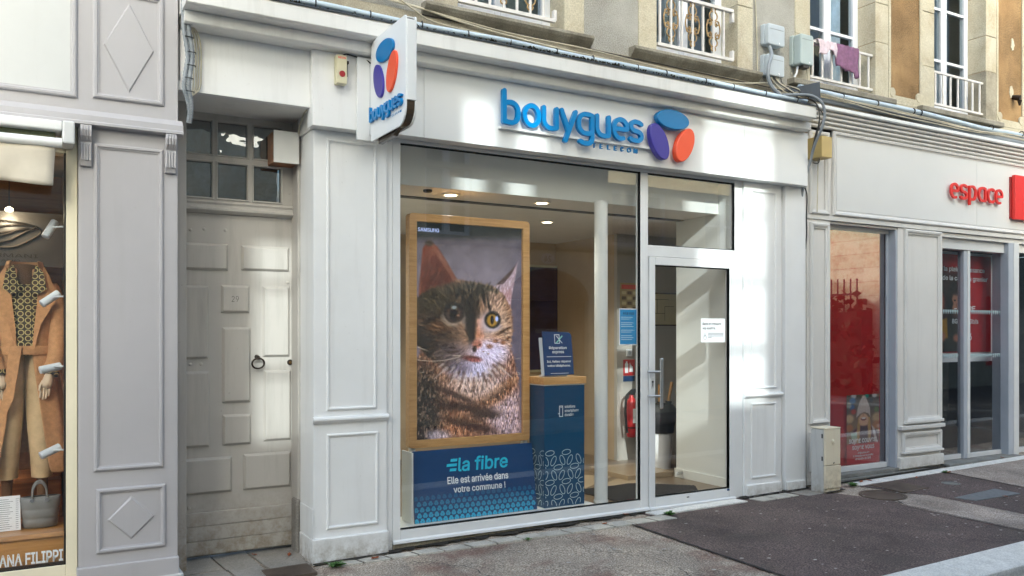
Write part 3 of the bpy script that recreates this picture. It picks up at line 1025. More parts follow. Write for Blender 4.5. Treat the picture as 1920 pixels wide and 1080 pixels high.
# ================================================================== lilac-grey boutique (left)
bo = thing("boutique_shopfront", "lilac-grey panelled wooden boutique front with carved brackets and diamond panels", "shopfront", (.57, -.1, 0))
YB = -.10
box("pilaster", 'lilac', bo, .293, .836, YB, .50, -.06, 2.70, .004)
panel(bo, 'lilac', .372, .752, .687, 2.612, YB, .030, .016)
panel(bo, 'lilac', .386, .765, .204, .583, YB, .030, .016)
def diamond(cx, cz, hw, hh, y, h=.010, slope=.008):
    mb = MB()
    o = [(cx, y, cz + hh), (cx - hw, y, cz), (cx, y, cz - hh), (cx + hw, y, cz)]
    i = [(cx, y - h, cz + hh - slope * 2), (cx - hw + slope, y - h, cz), (cx, y - h, cz - hh + slope * 2), (cx + hw - slope, y - h, cz)]
    mb.raw(o + i, [(4, 5, 6, 7), (0, 1, 5, 4), (1, 2, 6, 5), (2, 3, 7, 6), (3, 0, 4, 7)])
    mb.build("diamond_panel", 'lilac', bo)
diamond(.574, .396, .128, .130, YB)
box("plinth", 'lilac', bo, .285, .842, YB - .022, .0, -.07, .132, .006)
box("plinth_foot", 'lilac_panel', bo, .285, .866, YB - .03, .05, -.09, .03, .006)
box("fascia", 'lilac', bo, -1.6, .838, YB, .30, 2.70, 3.9, .003)
panel(bo, 'lilac', -1.4, .285, 2.862, 3.75, YB, .034, .018)
MB().box(-1.37, .252, YB - .004, YB + .01, 2.893, 3.72).build("sign_panel", 'lilac_panel', bo)
panel(bo, 'lilac', .368, .755, 2.877, 3.535, YB, .034, .018)
diamond(.563, 3.20, .138, .268, YB)
MB().prism([(YB, 2.80), (YB - .030, 2.765), (YB - .045, 2.762), (YB - .045, 2.727), (YB - .06, 2.722), (YB - .06, 2.705), (YB + .05, 2.700)], 'x', -1.6, .862).build("ledge", 'lilac', bo, bevel=.002)
def bracket(x0, x1):
    mb = MB()
    pr = [(YB, 2.702), (YB - .058, 2.702), (YB - .064, 2.670), (YB - .055, 2.635), (YB - .034, 2.612), (YB - .030, 2.606), (YB - .036, 2.600), (YB - .034, 2.50), (YB - .022, 2.470), (YB, 2.468)]
    mb.prism(pr, 'x', x0, x1)
    o = mb.build("bracket", 'lilac', bo, bevel=.003)
    w = x1 - x0
    for i in range(4):
        a = x0 + w * (i + .14) / 4; b = x0 + w * (i + .86) / 4
        MB().box(a, b, YB - .045, YB - .02, 2.50, 2.598).build("flute", 'lilac', o, bevel=.004)
        MB().prism([(YB - .05, 2.700), (YB - .066, 2.700), (YB - .072, 2.672), (YB - .063, 2.637), (YB - .044, 2.616), (YB - .03, 2.62)], 'x', a, b).build("reed", 'lilac', o, bevel=.003)
bracket(.300, .360); bracket(.760, .823)
# cream window frame and pane
box("window_stile", 'cream', bo, .231, .290, -.06, .06, .04, 2.70, .004)
box("window_bottom_rail", 'cream', bo, -1.6, .2305, -.06, .06, .04, .152, .004)
box("window_head", 'cream', bo, -1.6, .2305, -.055, .06, 2.545, 2.70, .004)
MB().box(.222, .2305, -.054, .03, .152, 2.545).build("gasket", 'black', bo)
MB().box(-1.6, .222, -.054, .03, .152, .158).build("gasket", 'black', bo)
MB().box(-1.6, .222, -.040, -.034, .158, 2.545).build("pane", 'glass', bo)
# boutique room (setting)
MB().box(-1.7, .30, 1.30, 1.34, .0, 2.7).build("wall_boutique_back", 'wood_dk')["kind"] = "structure"
MB().box(.262, .292, .061, 1.30, .0, 2.7).build("wall_boutique_side", 'wood_dk')["kind"] = "structure"
MB().box(-1.7, .26, .061, 1.30, 2.62, 2.69).build("ceiling_boutique", plain("boutique_ceiling", C(120, 104, 84), .8))["kind"] = "structure"
MB().box(-1.7, .26, .30, 1.30, -.05, .30).build("floor_boutique", 'wood_dk')["kind"] = "structure"
MB().box(-1.73, -1.70, .061, 1.30, .0, 2.7).build("wall_boutique_left", 'wood_dk')["kind"] = "structure"
pl = thing("display_plinth", "honey wood display plinth lettered in white behind the boutique glass", "plinth", (-.6, .15, 0))
box("plinth_body", 'wood_md', pl, -1.6, .245, .02, .29, .10, .305, .004)
box("plinth_top", 'wood_md', pl, -1.6, .255, .005, .29, .306, .335, .004)
text("lettering", "FABIANA FILIPPI", 'whiteink', pl, -.222, .2165, .172, .240, -.033, .0015, bold=.022)
for i, (zz, yy) in enumerate(((.62, .95), (.52, .80), (.42, .66))):
    box("step", 'wood_dk', pl, -1.6, .24, yy, yy + .3, .30, zz, .004)
# hanging reflective sign panel inside
ap = thing("hanging_sign", "dark glass hanging sign with a looping brown emblem behind the coat", "sign", (-.2, .75, 2.0))
MB().box(-1.0, .25, .70, .72, 1.93, 2.28).build("board", plain("smoked_panel", C(92, 88, 86), .25), ap)
s_ = MB()
for ph in range(3):
    s_.tube([(-.10 + (.20 - .03 * ph) * math.cos(R(q)) * (1 + .25 * math.sin(R(q * 2))), .695 - .003 * ph, 2.13 + (.085 - .02 * ph) * math.sin(R(q + 40 * ph))) for q in range(0, 361, 12)], .008, 6)
s_.build("emblem", 'bronze', ap, smooth=True)
text("lettering", "EMPORIO ARMANI", 'bronze', ap, -.55, .10, 1.985, 2.010, .698, .002, bold=.0)
text("lettering", "MILANO", 'bronze', ap, -.20, .0, 1.955, 1.972, .698, .002, bold=.0)

# mannequin with a camel coat
mq = thing("mannequin", "headless mannequin in a belted camel coat, patterned blouse and beige trousers", "mannequin", (.02, .48, .36))
cx, cy_ = .025, .48
MB().loft([(cx, cy_, 1.42, .13, .08), (cx, cy_, 1.60, .15, .09), (cx, cy_ + .01, 1.74, .15, .075), (cx, cy_ + .02, 1.80, .085, .06), (cx, cy_ + .02, 1.86, .058, .055), (cx, cy_ + .02, 1.925, .058, .055), (cx, cy_ + .02, 1.93, .03, .03)], 20).build("torso", 'neckdark', mq, smooth=True, angle=70)
def blouse_mat():
    t = NT("chain_print_cloth")
    v = t.n("ShaderNodeTexVoronoi", feature='F1')
    v.inputs["Scale"].default_value = 26; v.inputs["Randomness"].default_value = .15
    mp = t.n("ShaderNodeMapping"); mp.inputs["Scale"].default_value = (1, 0, 1)
    t.l(t.P(), mp.inputs["Vector"]); t.l(mp.outputs[0], v.inputs["Vector"])
    t.set(Base_Color=t.ramp(v.outputs["Distance"], [(.0, C(52, 34, 30)), (.30, C(52, 34, 30)), (.35, C(196, 182, 122)), (.43, C(196, 182, 122)), (.48, C(28, 25, 30))]), Roughness=.8)
    return t.m
M['blouse'] = blouse_mat()
MB().loft([(cx, cy_ - .01, 1.36, .11, .095), (cx, cy_ - .01, 1.50, .115, .10), (cx, cy_ - .01, 1.68, .12, .095), (cx, cy_ + .005, 1.80, .10, .07)], 18, 232, 308, False).build("blouse", 'blouse', mq, smooth=True)
for d in (-1, 1):
    q = [(cx + d * .022, cy_ - .112, 1.755), (cx + d * .070, cy_ - .128, 1.735), (cx + d * .118, cy_ - .120, 1.772), (cx + d * .100, cy_ - .080, 1.875), (cx + d * .060, cy_ - .050, 1.925)]
    MB().raw(q, [(0, 1, 2, 3, 4)] if d > 0 else [(4, 3, 2, 1, 0)]).build("blouse_collar", 'blouse', mq).modifiers.new("t", 'SOLIDIFY').thickness = .004
coat = [(cx, cy_, .62, .262, .155), (cx, cy_, .80, .248, .148), (cx, cy_, 1.00, .225, .135), (cx, cy_, 1.20, .195, .125), (cx, cy_, 1.385, .158, .112), (cx, cy_, 1.50, .175, .118), (cx, cy_, 1.65, .192, .118), (cx, cy_ + .005, 1.76, .178, .10), (cx, cy_ + .01, 1.83, .115, .082), (cx, cy_ + .015, 1.90, .098, .082)]
def coat_mesh():
    n = 34
    v = []; f = []
    for (a, b, z, rx, ry) in coat:
        t = (z - .80) / 1.1
        gap = 13 + (1.385 - z) * 26 if z < 1.385 else 13 + 10 * min(1, max(0, (z - 1.385) / .35))
        for k in range(n + 1):
            q = -90 + gap + (360 - 2 * gap) * k / n
            fold = 1 + (.045 * math.sin(q * .16 + z) if z < 1.35 else .01 * math.sin(q * .2 + z * 9))
            v.append((a + rx * fold * math.cos(R(q)), b + ry * fold * math.sin(R(q)), z))
    for i in range(len(coat) - 1):
        for k in range(n):
            f.append((i * (n + 1) + k, i * (n + 1) + k + 1, (i + 2 - 1) * (n + 1) + k + 1, (i + 1) * (n + 1) + k))
    o = MB().raw(v, f).build("coat", 'coat', mq, smooth=True, angle=80)
    m = o.modifiers.new("t", 'SOLIDIFY'); m.thickness = .012
    s = o.modifiers.new("s", 'SUBSURF'); s.levels = 1; s.render_levels = 2
    return o
co = coat_mesh()
MB().loft([(cx, cy_ + .015, 1.85, .118, .088), (cx, cy_ + .018, 1.90, .112, .088), (cx, cy_ + .02, 1.945, .098, .080), (cx, cy_ + .02, 1.948, .088, .070), (cx, cy_ + .018, 1.90, .095, .076)], 20, -38, 218, False).build("coat_collar", 'coat', co, smooth=True, angle=70)
for d in (-1, 1):
    # sleeve, cuff and hand, lapel
    x0 = cx + d * .168
    MB().tube(smooth_path([(x0 - d * .035, cy_ + .0, 1.80), (x0 + d * .002, cy_ - .02, 1.66), (x0 + d * .012, cy_ - .05, 1.50), (x0 + d * .004, cy_ - .09, 1.36), (x0 - d * .022, cy_ - .11, 1.265)]), [.046, .052, .055, .055, .055, .055, .055, .055, .055, .054, .054, .055, .056, .055, .053, .052, .052, .052, .052, .051, .051, .051, .051, .051, .052], 14).build("sleeve", 'coat', co, smooth=True, angle=80)
    MB().tube([(x0 - d * .020, cy_ - .108, 1.275), (x0 - d * .030, cy_ - .118, 1.238)], [.046, .044], 14).build("blouse_cuff", 'blouse', mq, smooth=True)
    hb = MB()
    hx, hy, hz = x0 - d * .034, cy_ - .122, 1.222
    hb.tube([(hx, hy, hz + .03), (hx - d * .006, hy - .004, hz), (hx - d * .014, hy - .006, hz - .035), (hx - d * .02, hy - .006, hz - .06)], [.022, .027, .033, .026], 12)
    for k in range(4):
        fx = hx - d * .02 + (k - 1.5) * .0155
        ln = (.062, .074, .070, .054)[k]
        hb.tube([(fx, hy - .006, hz - .045), (fx - d * .004, hy - .010, hz - .06 - ln * .45), (fx - d * .010, hy - .004, hz - .06 - ln)], [.0088, .0082, .006], 8)
    hb.tube([(hx - d * .035, hy - .008, hz - .02), (hx - d * .052, hy - .018, hz - .05), (hx - d * .055, hy - .020, hz - .078)], [.011, .0095, .007], 8)
    hb.build("hand", 'skin', mq, smooth=True, angle=80)
    lp = [(cx + d * .050, cy_ - .128, 1.40), (cx + d * .085, cy_ - .130, 1.55), (cx + d * .168, cy_ - .114, 1.70), (cx + d * .150, cy_ - .106, 1.722), (cx + d * .172, cy_ - .090, 1.748), (cx + d * .132, cy_ - .055, 1.860), (cx + d * .104, cy_ - .030, 1.915), (cx + d * .090, cy_ - .080, 1.84), (cx + d * .068, cy_ - .110, 1.70), (cx + d * .048, cy_ - .125, 1.52)]
    l = MB().raw(lp, [(0, 1, 9), (1, 2, 8, 9), (2, 3, 8), (3, 4, 7, 8), (4, 5, 7), (5, 6, 7)] if d > 0 else [(0, 9, 1), (1, 9, 8, 2), (2, 8, 3), (3, 8, 7, 4), (4, 7, 5), (5, 7, 6)]).build("lapel", 'coat', co)
    l.modifiers.new("t", 'SOLIDIFY').thickness = .008
    lx = cx + d * .085
    MB().tube([(lx - d * .01, cy_, 1.36), (lx, cy_ - .01, 1.15), (lx + d * .004, cy_ - .015, .92), (lx + d * .012, cy_ - .01, .72), (lx + d * .010, cy_, .60)], [.082, .088, .078, .068, .060], 16).build("trouser_leg", 'trouser', mq, smooth=True, angle=80)
    MB().tube([(lx + d * .010, cy_, .60), (lx + d * .012, cy_, .48)], [.034, .030], 10).build("ankle", 'neckdark', mq, smooth=True)
    MB().tube([(lx + d * .012, cy_ + .03, .42), (lx + d * .014, cy_ - .06, .415), (lx + d * .016, cy_ - .13, .405)], [.042, .04, .026], 10).build("shoe", 'neckdark', mq, smooth=True)
bl = MB().loft([(cx, cy_, 1.365, .172, .126), (cx, cy_, 1.375, .176, .130), (cx, cy_, 1.41, .176, .130), (cx, cy_, 1.42, .172, .126)], 30)
bl.build("belt", 'coat', mq, smooth=True, angle=80)
MB().raw([(-.055, .335, 1.42), (.01, .333, 1.42), (.005, .335, 1.36), (-.035, .325, 1.10), (-.075, .33, 1.00), (-.10, .33, 1.02)], [(0, 5, 4, 3, 2, 1)]).build("belt_tail", 'coat', mq).modifiers.new("t", 'SOLIDIFY').thickness = .01
MB().tube([(cx + .12, .62, .55), (cx + .12, .62, 1.3)], .008, 8).build("stand_rod", 'black', mq)

# handbag, price sheet
hb = thing("handbag", "grey quilted leather handbag with two looped handles in the boutique window", "handbag", (.105, .2, .335))
bm_ = [(.105, .20, .337, .082, .045), (.105, .20, .345, .090, .055), (.105, .20, .385, .094, .060), (.105, .20, .392, .091, .056), (.105, .20, .400, .095, .060), (.105, .20, .440, .100, .060), (.105, .20, .447, .097, .056), (.105, .20, .455, .101, .058), (.105, .20, .500, .108, .052), (.105, .20, .520, .108, .040), (.105, .20, .521, .09, .02)]
def squarish(mb):
    mb.v = [(.105 + (abs((x - .105)) ** .85) * math.copysign(1, x - .105) * .72, y, z) for x, y, z in mb.v]
    return mb
squarish(MB().loft(bm_, 28)).build("bag_body", 'bag', hb, smooth=True, angle=75)
for yy in (.155, .240):
    MB().tube(smooth_path([(.062, yy, .50), (.066, yy, .565), (.088, yy, .602), (.115, yy, .602), (.136, yy, .565), (.140, yy, .50)]), .0055, 8).build("handle", 'bag', hb, smooth=True)
for xx in (.062, .140):
    MB().tube([(xx, .152, .505), (xx, .143, .505)], [.012, .012], 12).build("ring_fitting", 'steel', hb, smooth=True)
ps = thing("price_sheet", "white handwritten price sheet propped beside the grey handbag", "price list", (-.10, .19, .335))
MB().raw([(-.22, .16, .337), (.004, .16, .337), (.0, .20, .535), (-.22, .20, .535)], [(0, 1, 2, 3)]).build("sheet", 'paper', ps).modifiers.new("t", 'SOLIDIFY').thickness = -.004
pm = MB()
for i in range(15):
    z = .515 - i * .0118
    y = .16 + (z - .337) / .198 * .04 - .0052
    a = -.21 + rng.uniform(0, .05); b = rng.uniform(-.06, -.035)
    pm.face([(a, y, z), (b, y, z), (b, y, z + .0028), (a, y, z + .0028)])
    pm.face([(-.022, y, z), (-.008, y, z), (-.008, y, z + .0028), (-.022, y, z + .0028)])
pm.build("writing", plain("grey_writing", C(130, 130, 140), .7), ps)

def spot_lamp(z, tilt, label):
    t = thing("spotlight", label, "spotlight", (.16, .12, z), "white spotlights on the boutique window edge")
    MB().tube([(.222, .05, z + .012), (.20, .07, z + .012), (.165, .11, z + .010)], .005, 8).build("arm", 'spot', t, smooth=True)
    a = R(tilt)
    ax = Vector((-math.cos(a) * .92, -.25, -math.sin(a) * .9)).normalized()
    c = Vector((.155, .115, z))
    MB().tube([c - ax * .058, c - ax * .056, c + ax * .056, c + ax * .058], [.021, .0235, .0235, .021], 18).build("lamp_body", 'spot', t, smooth=True, angle=50)
    MB().tube([c - ax * .0605, c - ax * .0585], [.019, .019], 16).build("lamp_rim", 'alu_grey', t)
spot_lamp(2.116, 62, "white cylinder spotlight, topmost of four on the boutique window edge")
spot_lamp(1.703, 38, "white cylinder spotlight in front of the camel coat shoulder")
spot_lamp(1.290, 12, "white cylinder spotlight in front of the mannequin's cuff")
spot_lamp(.795, 24, "white cylinder spotlight, lowest, just above the handbag")
# lit ceiling spot inside boutique
bl_ = thing("pendant_lamp", "small lit pendant lamp inside the boutique", "lamp", (-.06, .62, 2.4))
MB().tube([(-.06, .62, 2.62), (-.06, .62, 2.30)], .003, 6).build("cord", 'black', bl_)
MB().lathe([(.004, 2.30), (.022, 2.29), (.024, 2.275), (.015, 2.268)], -.06, .62, 14).build("bulb", 'lamp', bl_, smooth=True)
pd = bpy.data.lights.new("boutique_lamp", 'POINT'); pd.energy = .8; pd.color = (1, .78, .52); pd.shadow_soft_size = .05
po = bpy.data.objects.new("lamp_light", pd); po.location = Vector((-.06, .60, 2.22)) - WL[bl_]; po.parent = bl_; COL.objects.link(po)

# roller blind over boutique window
rb = thing("roller_awning", "rolled ivory canvas awning in a white cassette under the boutique fascia", "awning", (-.6, -.2, 2.55))
MB().box(-1.6, .205, -.24, -.062, 2.637, 2.69).build("cassette", 'alu', rb, bevel=.008)
MB().box(.205, .268, -.245, -.062, 2.565, 2.694).build("end_cap", 'alu_grey', rb, bevel=.01)
MB().tube([(-1.6, -.22, 2.568), (.204, -.22, 2.568)], .028, 16).build("front_bar", 'alu', rb, smooth=True, angle=60)
MB().tube([(-1.6, -.14, 2.615), (.175, -.14, 2.615)], .03, 12).build("canvas_roll", plain("green_canvas", C(128, 134, 104), .85, var=.2, vs_=20), rb, smooth=True)
n, m = 40, 8
v = []; f = []
for j in range(m + 1):
    for i in range(n + 1):
        u, w = i / n, j / m
        xx = -1.6 + (.172 + 1.6 - .012 * w) * u
        v.append((xx, -.222 + .010 * w * math.sin(xx * 30 + w * 4) + .006 * math.sin(xx * 13 - w * 3) * w - .004 * math.sin((xx * 22 + w * 5)), 2.542 - w * (.212 + .006 * math.sin(xx * 15))))
for j in range(m):
    for i in range(n):
        a = j * (n + 1) + i
        f.append((a, a + n + 1, a + n + 2, a + 1))
vo = MB().raw(v, f).build("valance", 'canvas', rb, smooth=True, angle=80)
vo.modifiers.new("t", 'SOLIDIFY').thickness = .003

# ================================================================== old door, number 29
od = thing("old_door", "old grey panelled street door with ring handle, numbered 29, set in a recess", "door", (1.32, .45, -.04))
YD = .45
box("door_leaf", 'doorgrey', od, .90, 1.735, YD, YD + .05, -.03, 2.32, .003)
def field(x0, x1, z0, z1, y, h=.020, w=.016, sl=0.):
    mb = MB()
    o = [(x0, y, z0), (x1, y, z0 + sl), (x1, y, z1 + sl), (x0, y, z1)]
    i = [(x0 + w, y - h, z0 + w), (x1 - w, y - h, z0 + w + sl), (x1 - w, y - h, z1 - w + sl), (x0 + w, y - h, z1 - w)]
    mb.raw(o + i, [(4, 5, 6, 7), (0, 1, 5, 4), (1, 2, 6, 5), (2, 3, 7, 6), (3, 0, 4, 7)])
    return mb.build("door_panel", 'doorgrey', od, bevel=.003)
for p in ((.915, 1.249, 1.928, 2.113), (1.335, 1.672, 1.936, 2.113), (.915, 1.120, 1.321, 1.823), (1.199, 1.393, 1.638, 1.831), (1.482, 1.676, 1.328, 1.831), (.920, 1.125, .719, 1.238), (1.206, 1.401, 1.014, 1.540), (1.489, 1.686, .731, 1.236), (1.209, 1.404, .719, .934), (.935, 1.274, .398, .645), (1.349, 1.684, .398, .652)):
    field(*p, YD - .001)
for i, (za, zb) in enumerate(((-.015, .082), (.084, .182), (.184, .275))):
    MB().box(.948, 1.716, YD - .030 - .002 * i, YD - .001, za, zb).build("kick_plank", 'doorgrey', od, bevel=.004)
for (px_, pz_) in ((1.0, 2.20), (1.09, 2.21), (1.23, 2.21), (1.07, 1.285), (1.21, 1.29), (1.0, 1.285), (1.66, 1.86), (.99, .31)):
    MB().tube([(px_, YD + .001, pz_), (px_, YD - .005, pz_), (px_, YD - .008, pz_)], [.012, .010, .004], 10).build("stud", 'doorgrey', od, smooth=True)
text("number", "29", 'ink', od, 1.268, 1.315, 1.715, 1.755, YD - .0225, .001, bold=-.012)
# ring handle and lock
rh = MB()
rh.tube([(1.444 + .042 * math.cos(R(q)), YD - .042 - .006 * math.sin(R(q)), 1.285 + .036 * math.sin(R(q))) for q in range(0, 361, 15)], .0065, 8)
rh.build("ring_handle", 'bronze', od, smooth=True)
MB().tube([(1.444, YD, 1.33), (1.444, YD - .05, 1.326)], [.017, .013], 12).build("handle_rose", 'bronze', od, smooth=True)
MB().tube([(1.679, YD, 1.288), (1.679, YD - .012, 1.288)], [.021, .019], 16).build("lock", 'bronze', od, smooth=True)
MB().tube([(1.679, YD - .012, 1.288), (1.679, YD - .016, 1.288)], [.010, .010], 12).build("lock_core", 'brass', od, smooth=True)
# moulded transom bar and fanlight
MB().prism([(YD, 2.405), (YD - .030, 2.405), (YD - .038, 2.392), (YD - .030, 2.378), (YD - .034, 2.365), (YD - .048, 2.352), (YD - .048, 2.338), (YD - .02, 2.322), (YD, 2.320)], 'x', .90, 1.72).build("transom_moulding", 'doorgrey', od, bevel=.002)
fan = MB()
XS = [(.948, 1.136), (1.174, 1.374), (1.418, 1.611)]
ZSs = [(2.427, 2.668), (2.724, 2.952)]
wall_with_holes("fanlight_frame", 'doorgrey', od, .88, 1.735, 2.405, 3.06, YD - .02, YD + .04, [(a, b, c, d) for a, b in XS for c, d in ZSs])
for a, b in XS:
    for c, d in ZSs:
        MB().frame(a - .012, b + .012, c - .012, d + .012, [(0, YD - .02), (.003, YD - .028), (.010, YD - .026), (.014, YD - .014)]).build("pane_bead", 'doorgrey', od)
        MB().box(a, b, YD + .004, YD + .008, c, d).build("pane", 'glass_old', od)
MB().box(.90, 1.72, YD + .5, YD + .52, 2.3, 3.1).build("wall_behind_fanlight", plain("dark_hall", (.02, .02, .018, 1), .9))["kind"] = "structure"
dr = thing("door_recess", "grey plastered jambs of the recessed old doorway", "door frame", (1.3, .3, 0))
MB().box(1.690, 1.735, .296, YD + .02, -.06, 3.02).build("jamb", 'doorgrey', dr, bevel=.004)
MB().box(.862, .935, .20, YD - .002, -.06, 3.02).build("jamb", 'doorgrey', dr, bevel=.004)
MB().box(.935, .962, YD - .05, YD - .004, -.05, .25).build("jamb_stone", 'slab', dr, bevel=.012)
MB().box(1.672, 1.71, .28, .40, -.06, .33).build("jamb_stone", 'slab', dr, bevel=.016)
MB().box(.84, 1.6945, -.064, YD + .05, 3.002, 3.06).build("soffit", 'cornice', dr)
lb = thing("lamp_box", "square white box lamp with brown sides at the top of the old doorway", "lamp box", (1.6, .3, 2.8))
MB().box(1.512, 1.688, .250, .262, 2.678, 2.900).build("front", 'cornice', lb, bevel=.003)
MB().box(1.516, 1.688, .263, .44, 2.682, 2.896).build("case", 'wood_dk', lb, bevel=.002)
MB().tube(smooth_path([(1.680, .246, 2.888), (1.682, .20, 2.95), (1.678, .10, 3.0), (1.668, .0, 2.998)]), .005, 6).build("cord", 'cable_w', lb, smooth=True)

# ================================================================== white telecom shopfront
sf = thing("telecom_shopfront", "white panelled shopfront with deep cornice and wide display window", "shopfront", (4, 0, 0))
# cornice: two stepped layers, lead flashing
MB().prism([(.02, 3.376), (-.196, 3.376), (-.210, 3.385), (-.210, 3.452), (.02, 3.452)], 'x', .858, 6.36).build("cornice_bed", 'cornice', sf, bevel=.003)
MB().prism([(.02, 3.4535), (-.305, 3.4535), (-.320, 3.465), (-.320, 3.560), (-.312, 3.574), (.02, 3.600)], 'x', .848, 6.30).build("cornice_top", 'cornice', sf, bevel=.003)
MB().prism([(.02, 3.606), (-.314, 3.580), (-.330, 3.577), (-.330, 3.569), (-.324, 3.569), (-.314, 3.575), (.02, 3.601)], 'x', .846, 6.31).build("flashing", 'slate', sf)
# fascia in three panels, pilaster head, door fascia
YF = -.13
for a, b in ((2.098, 2.468), (2.471, 5.588), (5.591, 6.405)):
    box("fascia_panel", 'fascia', sf, a, b, YF, -.02, 2.880, 3.375, .002)
box("pilaster_head", 'white', sf, 1.671, 2.0965, -.12, -.003, 2.874, 3.3755, .003)
box("door_fascia", 'white', sf, .856, 1.670, -.065, -.02, 3.00, 3.3755, .003)
box("fascia_return", 'white', sf, 6.37, 6.404, -.018, .05, 2.882, 3.374, .002)
box("wall_core", 'cornice', sf, 1.6955, 2.282, .0, .2945, 2.876, 3.3745, 0)
box("wall_core", 'cornice', sf, .80, 1.694, -.018, .30, 3.062, 3.3745, 0)
box("lintel", 'cornice', sf, 2.284, 6.36, .062, .24, 2.905, 3.40, 0)
# left pilaster
YP = -.02
box("pilaster", 'white', sf, 1.708, 2.236, YP, .294, -.05, 2.873, .005)
panel(sf, 'white', 1.797, 2.155, .973, 2.815, YP, .022, .012)
panel(sf, 'white', 1.797, 2.168, .166, .812, YP, .022, .012)
MB().prism([(YP, .932), (YP - .022, .930), (YP - .030, .918), (YP - .030, .906), (YP - .018, .896), (YP - .012, .886), (YP, .884)], 'x', 1.700, 2.242).build("dado_rail", 'white', sf, bevel=.002)
box("plinth", 'white_low', sf, 1.692, 2.237, -.05, .26, -.09, .110, .006)
box("plinth_side", 'white_low', sf, 1.699, 1.7075, -.028, .27, .112, .312, .004)
box("edge_board", 'white_low', sf, 2.2385, 2.282, -.004, .06, -.055, 2.903, .003)
# right pilaster and end pier
box("pilaster", 'white', sf, 5.695, 6.172, YP, .20, -.02, 2.879, .004)
panel(sf, 'white', 5.778, 6.106, .985, 2.808, YP, .022, .012)
panel(sf, 'white', 5.778, 6.100, .166, .855, YP, .022, .012)
MB().prism([(YP, .948), (YP - .022, .946), (YP - .030, .934), (YP - .030, .922), (YP - .012, .905), (YP, .903)], 'x', 5.688, 6.176).build("dado_rail", 'white', sf, bevel=.002)
box("plinth", 'white_low', sf, 5.715, 6.150, -.05, .15, -.06, .113, .006)
box("groove_board", 'white', sf, 6.174, 6.206, .004, .15, -.02, 2.879, .003)
box("end_pier", 'white', sf, 6.208, 6.470, -.038, .20, -.02, 2.879, .004)
box("end_pier_edge", 'white', sf, 6.472, 6.494, -.030, .20, -.02, 2.879, .003)
box("pier_plinth", 'white_low', sf, 6.214, 6.468, -.058, .15, -.06, .100, .006)
# window frame
fy0, fy1 = .0, .065
box("window_stile", 'alu', sf, 2.284, 2.345, fy0, fy1, .0, 2.903, .003)
box("window_mullion", 'alu', sf, 4.515, 4.596, fy0, fy1, .0, 2.853, .003)
box("window_stile", 'alu', sf, 5.597, 5.693, fy0, fy1, -.02, 2.903, .003)
box("window_head", 'alu', sf, 2.3455, 5.5965, fy0 + .002, fy1, 2.8545, 2.903, .003)
box("window_bottom_rail", 'alu', sf, 2.3455, 4.5145, fy0 + .002, fy1, .012, .092, .003)
box("transom_bar", 'alu', sf, 4.5965, 5.5965, fy0 + .002, fy1, 2.150, 2.245, .003)
MB().prism([(fy0 + .001, .026), (-.014, .016), (-.016, -.001), (fy0 + .05, -.001)], 'x', 2.286, 4.604).build("drip_sill", 'alu', sf, bevel=.001)
MB().box(2.290, 4.60, .004, .12, -.055, -.003).build("base_course", 'stone_grey', sf)
for (a, b, c, d) in ((2.345, 4.515, .092, 2.8545), (4.596, 5.597, 2.245, 2.8545)):
    MB().frame(a, b, c, d, [(0, fy0 + .003), (.0, fy0 + .028), (.009, fy0 + .028)]).build("gasket", 'darkgap', sf)
    MB().box(a + .009, b - .009, .030, .036, c + .009, d - .009).build("pane", 'glass', sf)
# glass door leaf
gd = thing("glass_door", "white-framed glass shop door with long steel pull handle", "door", (5.1, 0, 0))
dy = -.008
for (a, b, c, d) in ((4.606, 4.668, .0, 2.146), (5.528, 5.5955, .0, 2.146), (4.6685, 5.5275, .0, .100), (4.6685, 5.5275, 2.078, 2.146)):
    box("door_frame", 'alu', gd, a, b, dy, .05, c, d, .003)
MB().frame(4.668, 5.528, .10, 2.078, [(0, dy + .004), (0, .024), (.009, .024)]).build("gasket", 'darkgap', gd)
MB().box(4.677, 5.519, .026, .032, .109, 2.069).build("pane", 'glass', gd)
MB().prism([(dy + .001, .022), (dy - .014, .012), (dy - .016, -.004), (dy + .03, -.004)], 'x', 4.607, 5.594).build("drip_sill", 'alu', gd, bevel=.001)
hd = MB()
hd.box(4.672, 4.700, -.078, -.058, .86, 1.285)
hd.build("pull_handle", 'steel', gd, bevel=.006)
for z in (1.170, .965):
    MB().tube([(4.57, -.030, z), (4.686, -.060, z)], .011, 12).build("handle_bracket", 'steel', gd, smooth=True, angle=50)
box("lock_plate", 'alu_grey', gd, 4.620, 4.650, dy - .006, dy, 1.03, 1.115, .002)
MB().tube([(4.635, dy - .006, 1.085), (4.635, dy - .010, 1.085)], [.009, .008], 12).build("lock_cylinder", 'black', gd)
MB().box(4.632, 4.638, dy - .0085, dy - .006, 1.045, 1.08).build("key_slot", 'black', gd)
MB().box(5.495, 5.525, dy - .002, dy, .080, .098).build("sticker", 'navy', gd)
MB().box(5.02, 5.045, dy - .003, dy, .066, .073).build("drain_slot", 'black', gd)
MB().box(4.61, 5.60, .0, .10, -.012, -.0055).build("threshold", 'sill', sf)

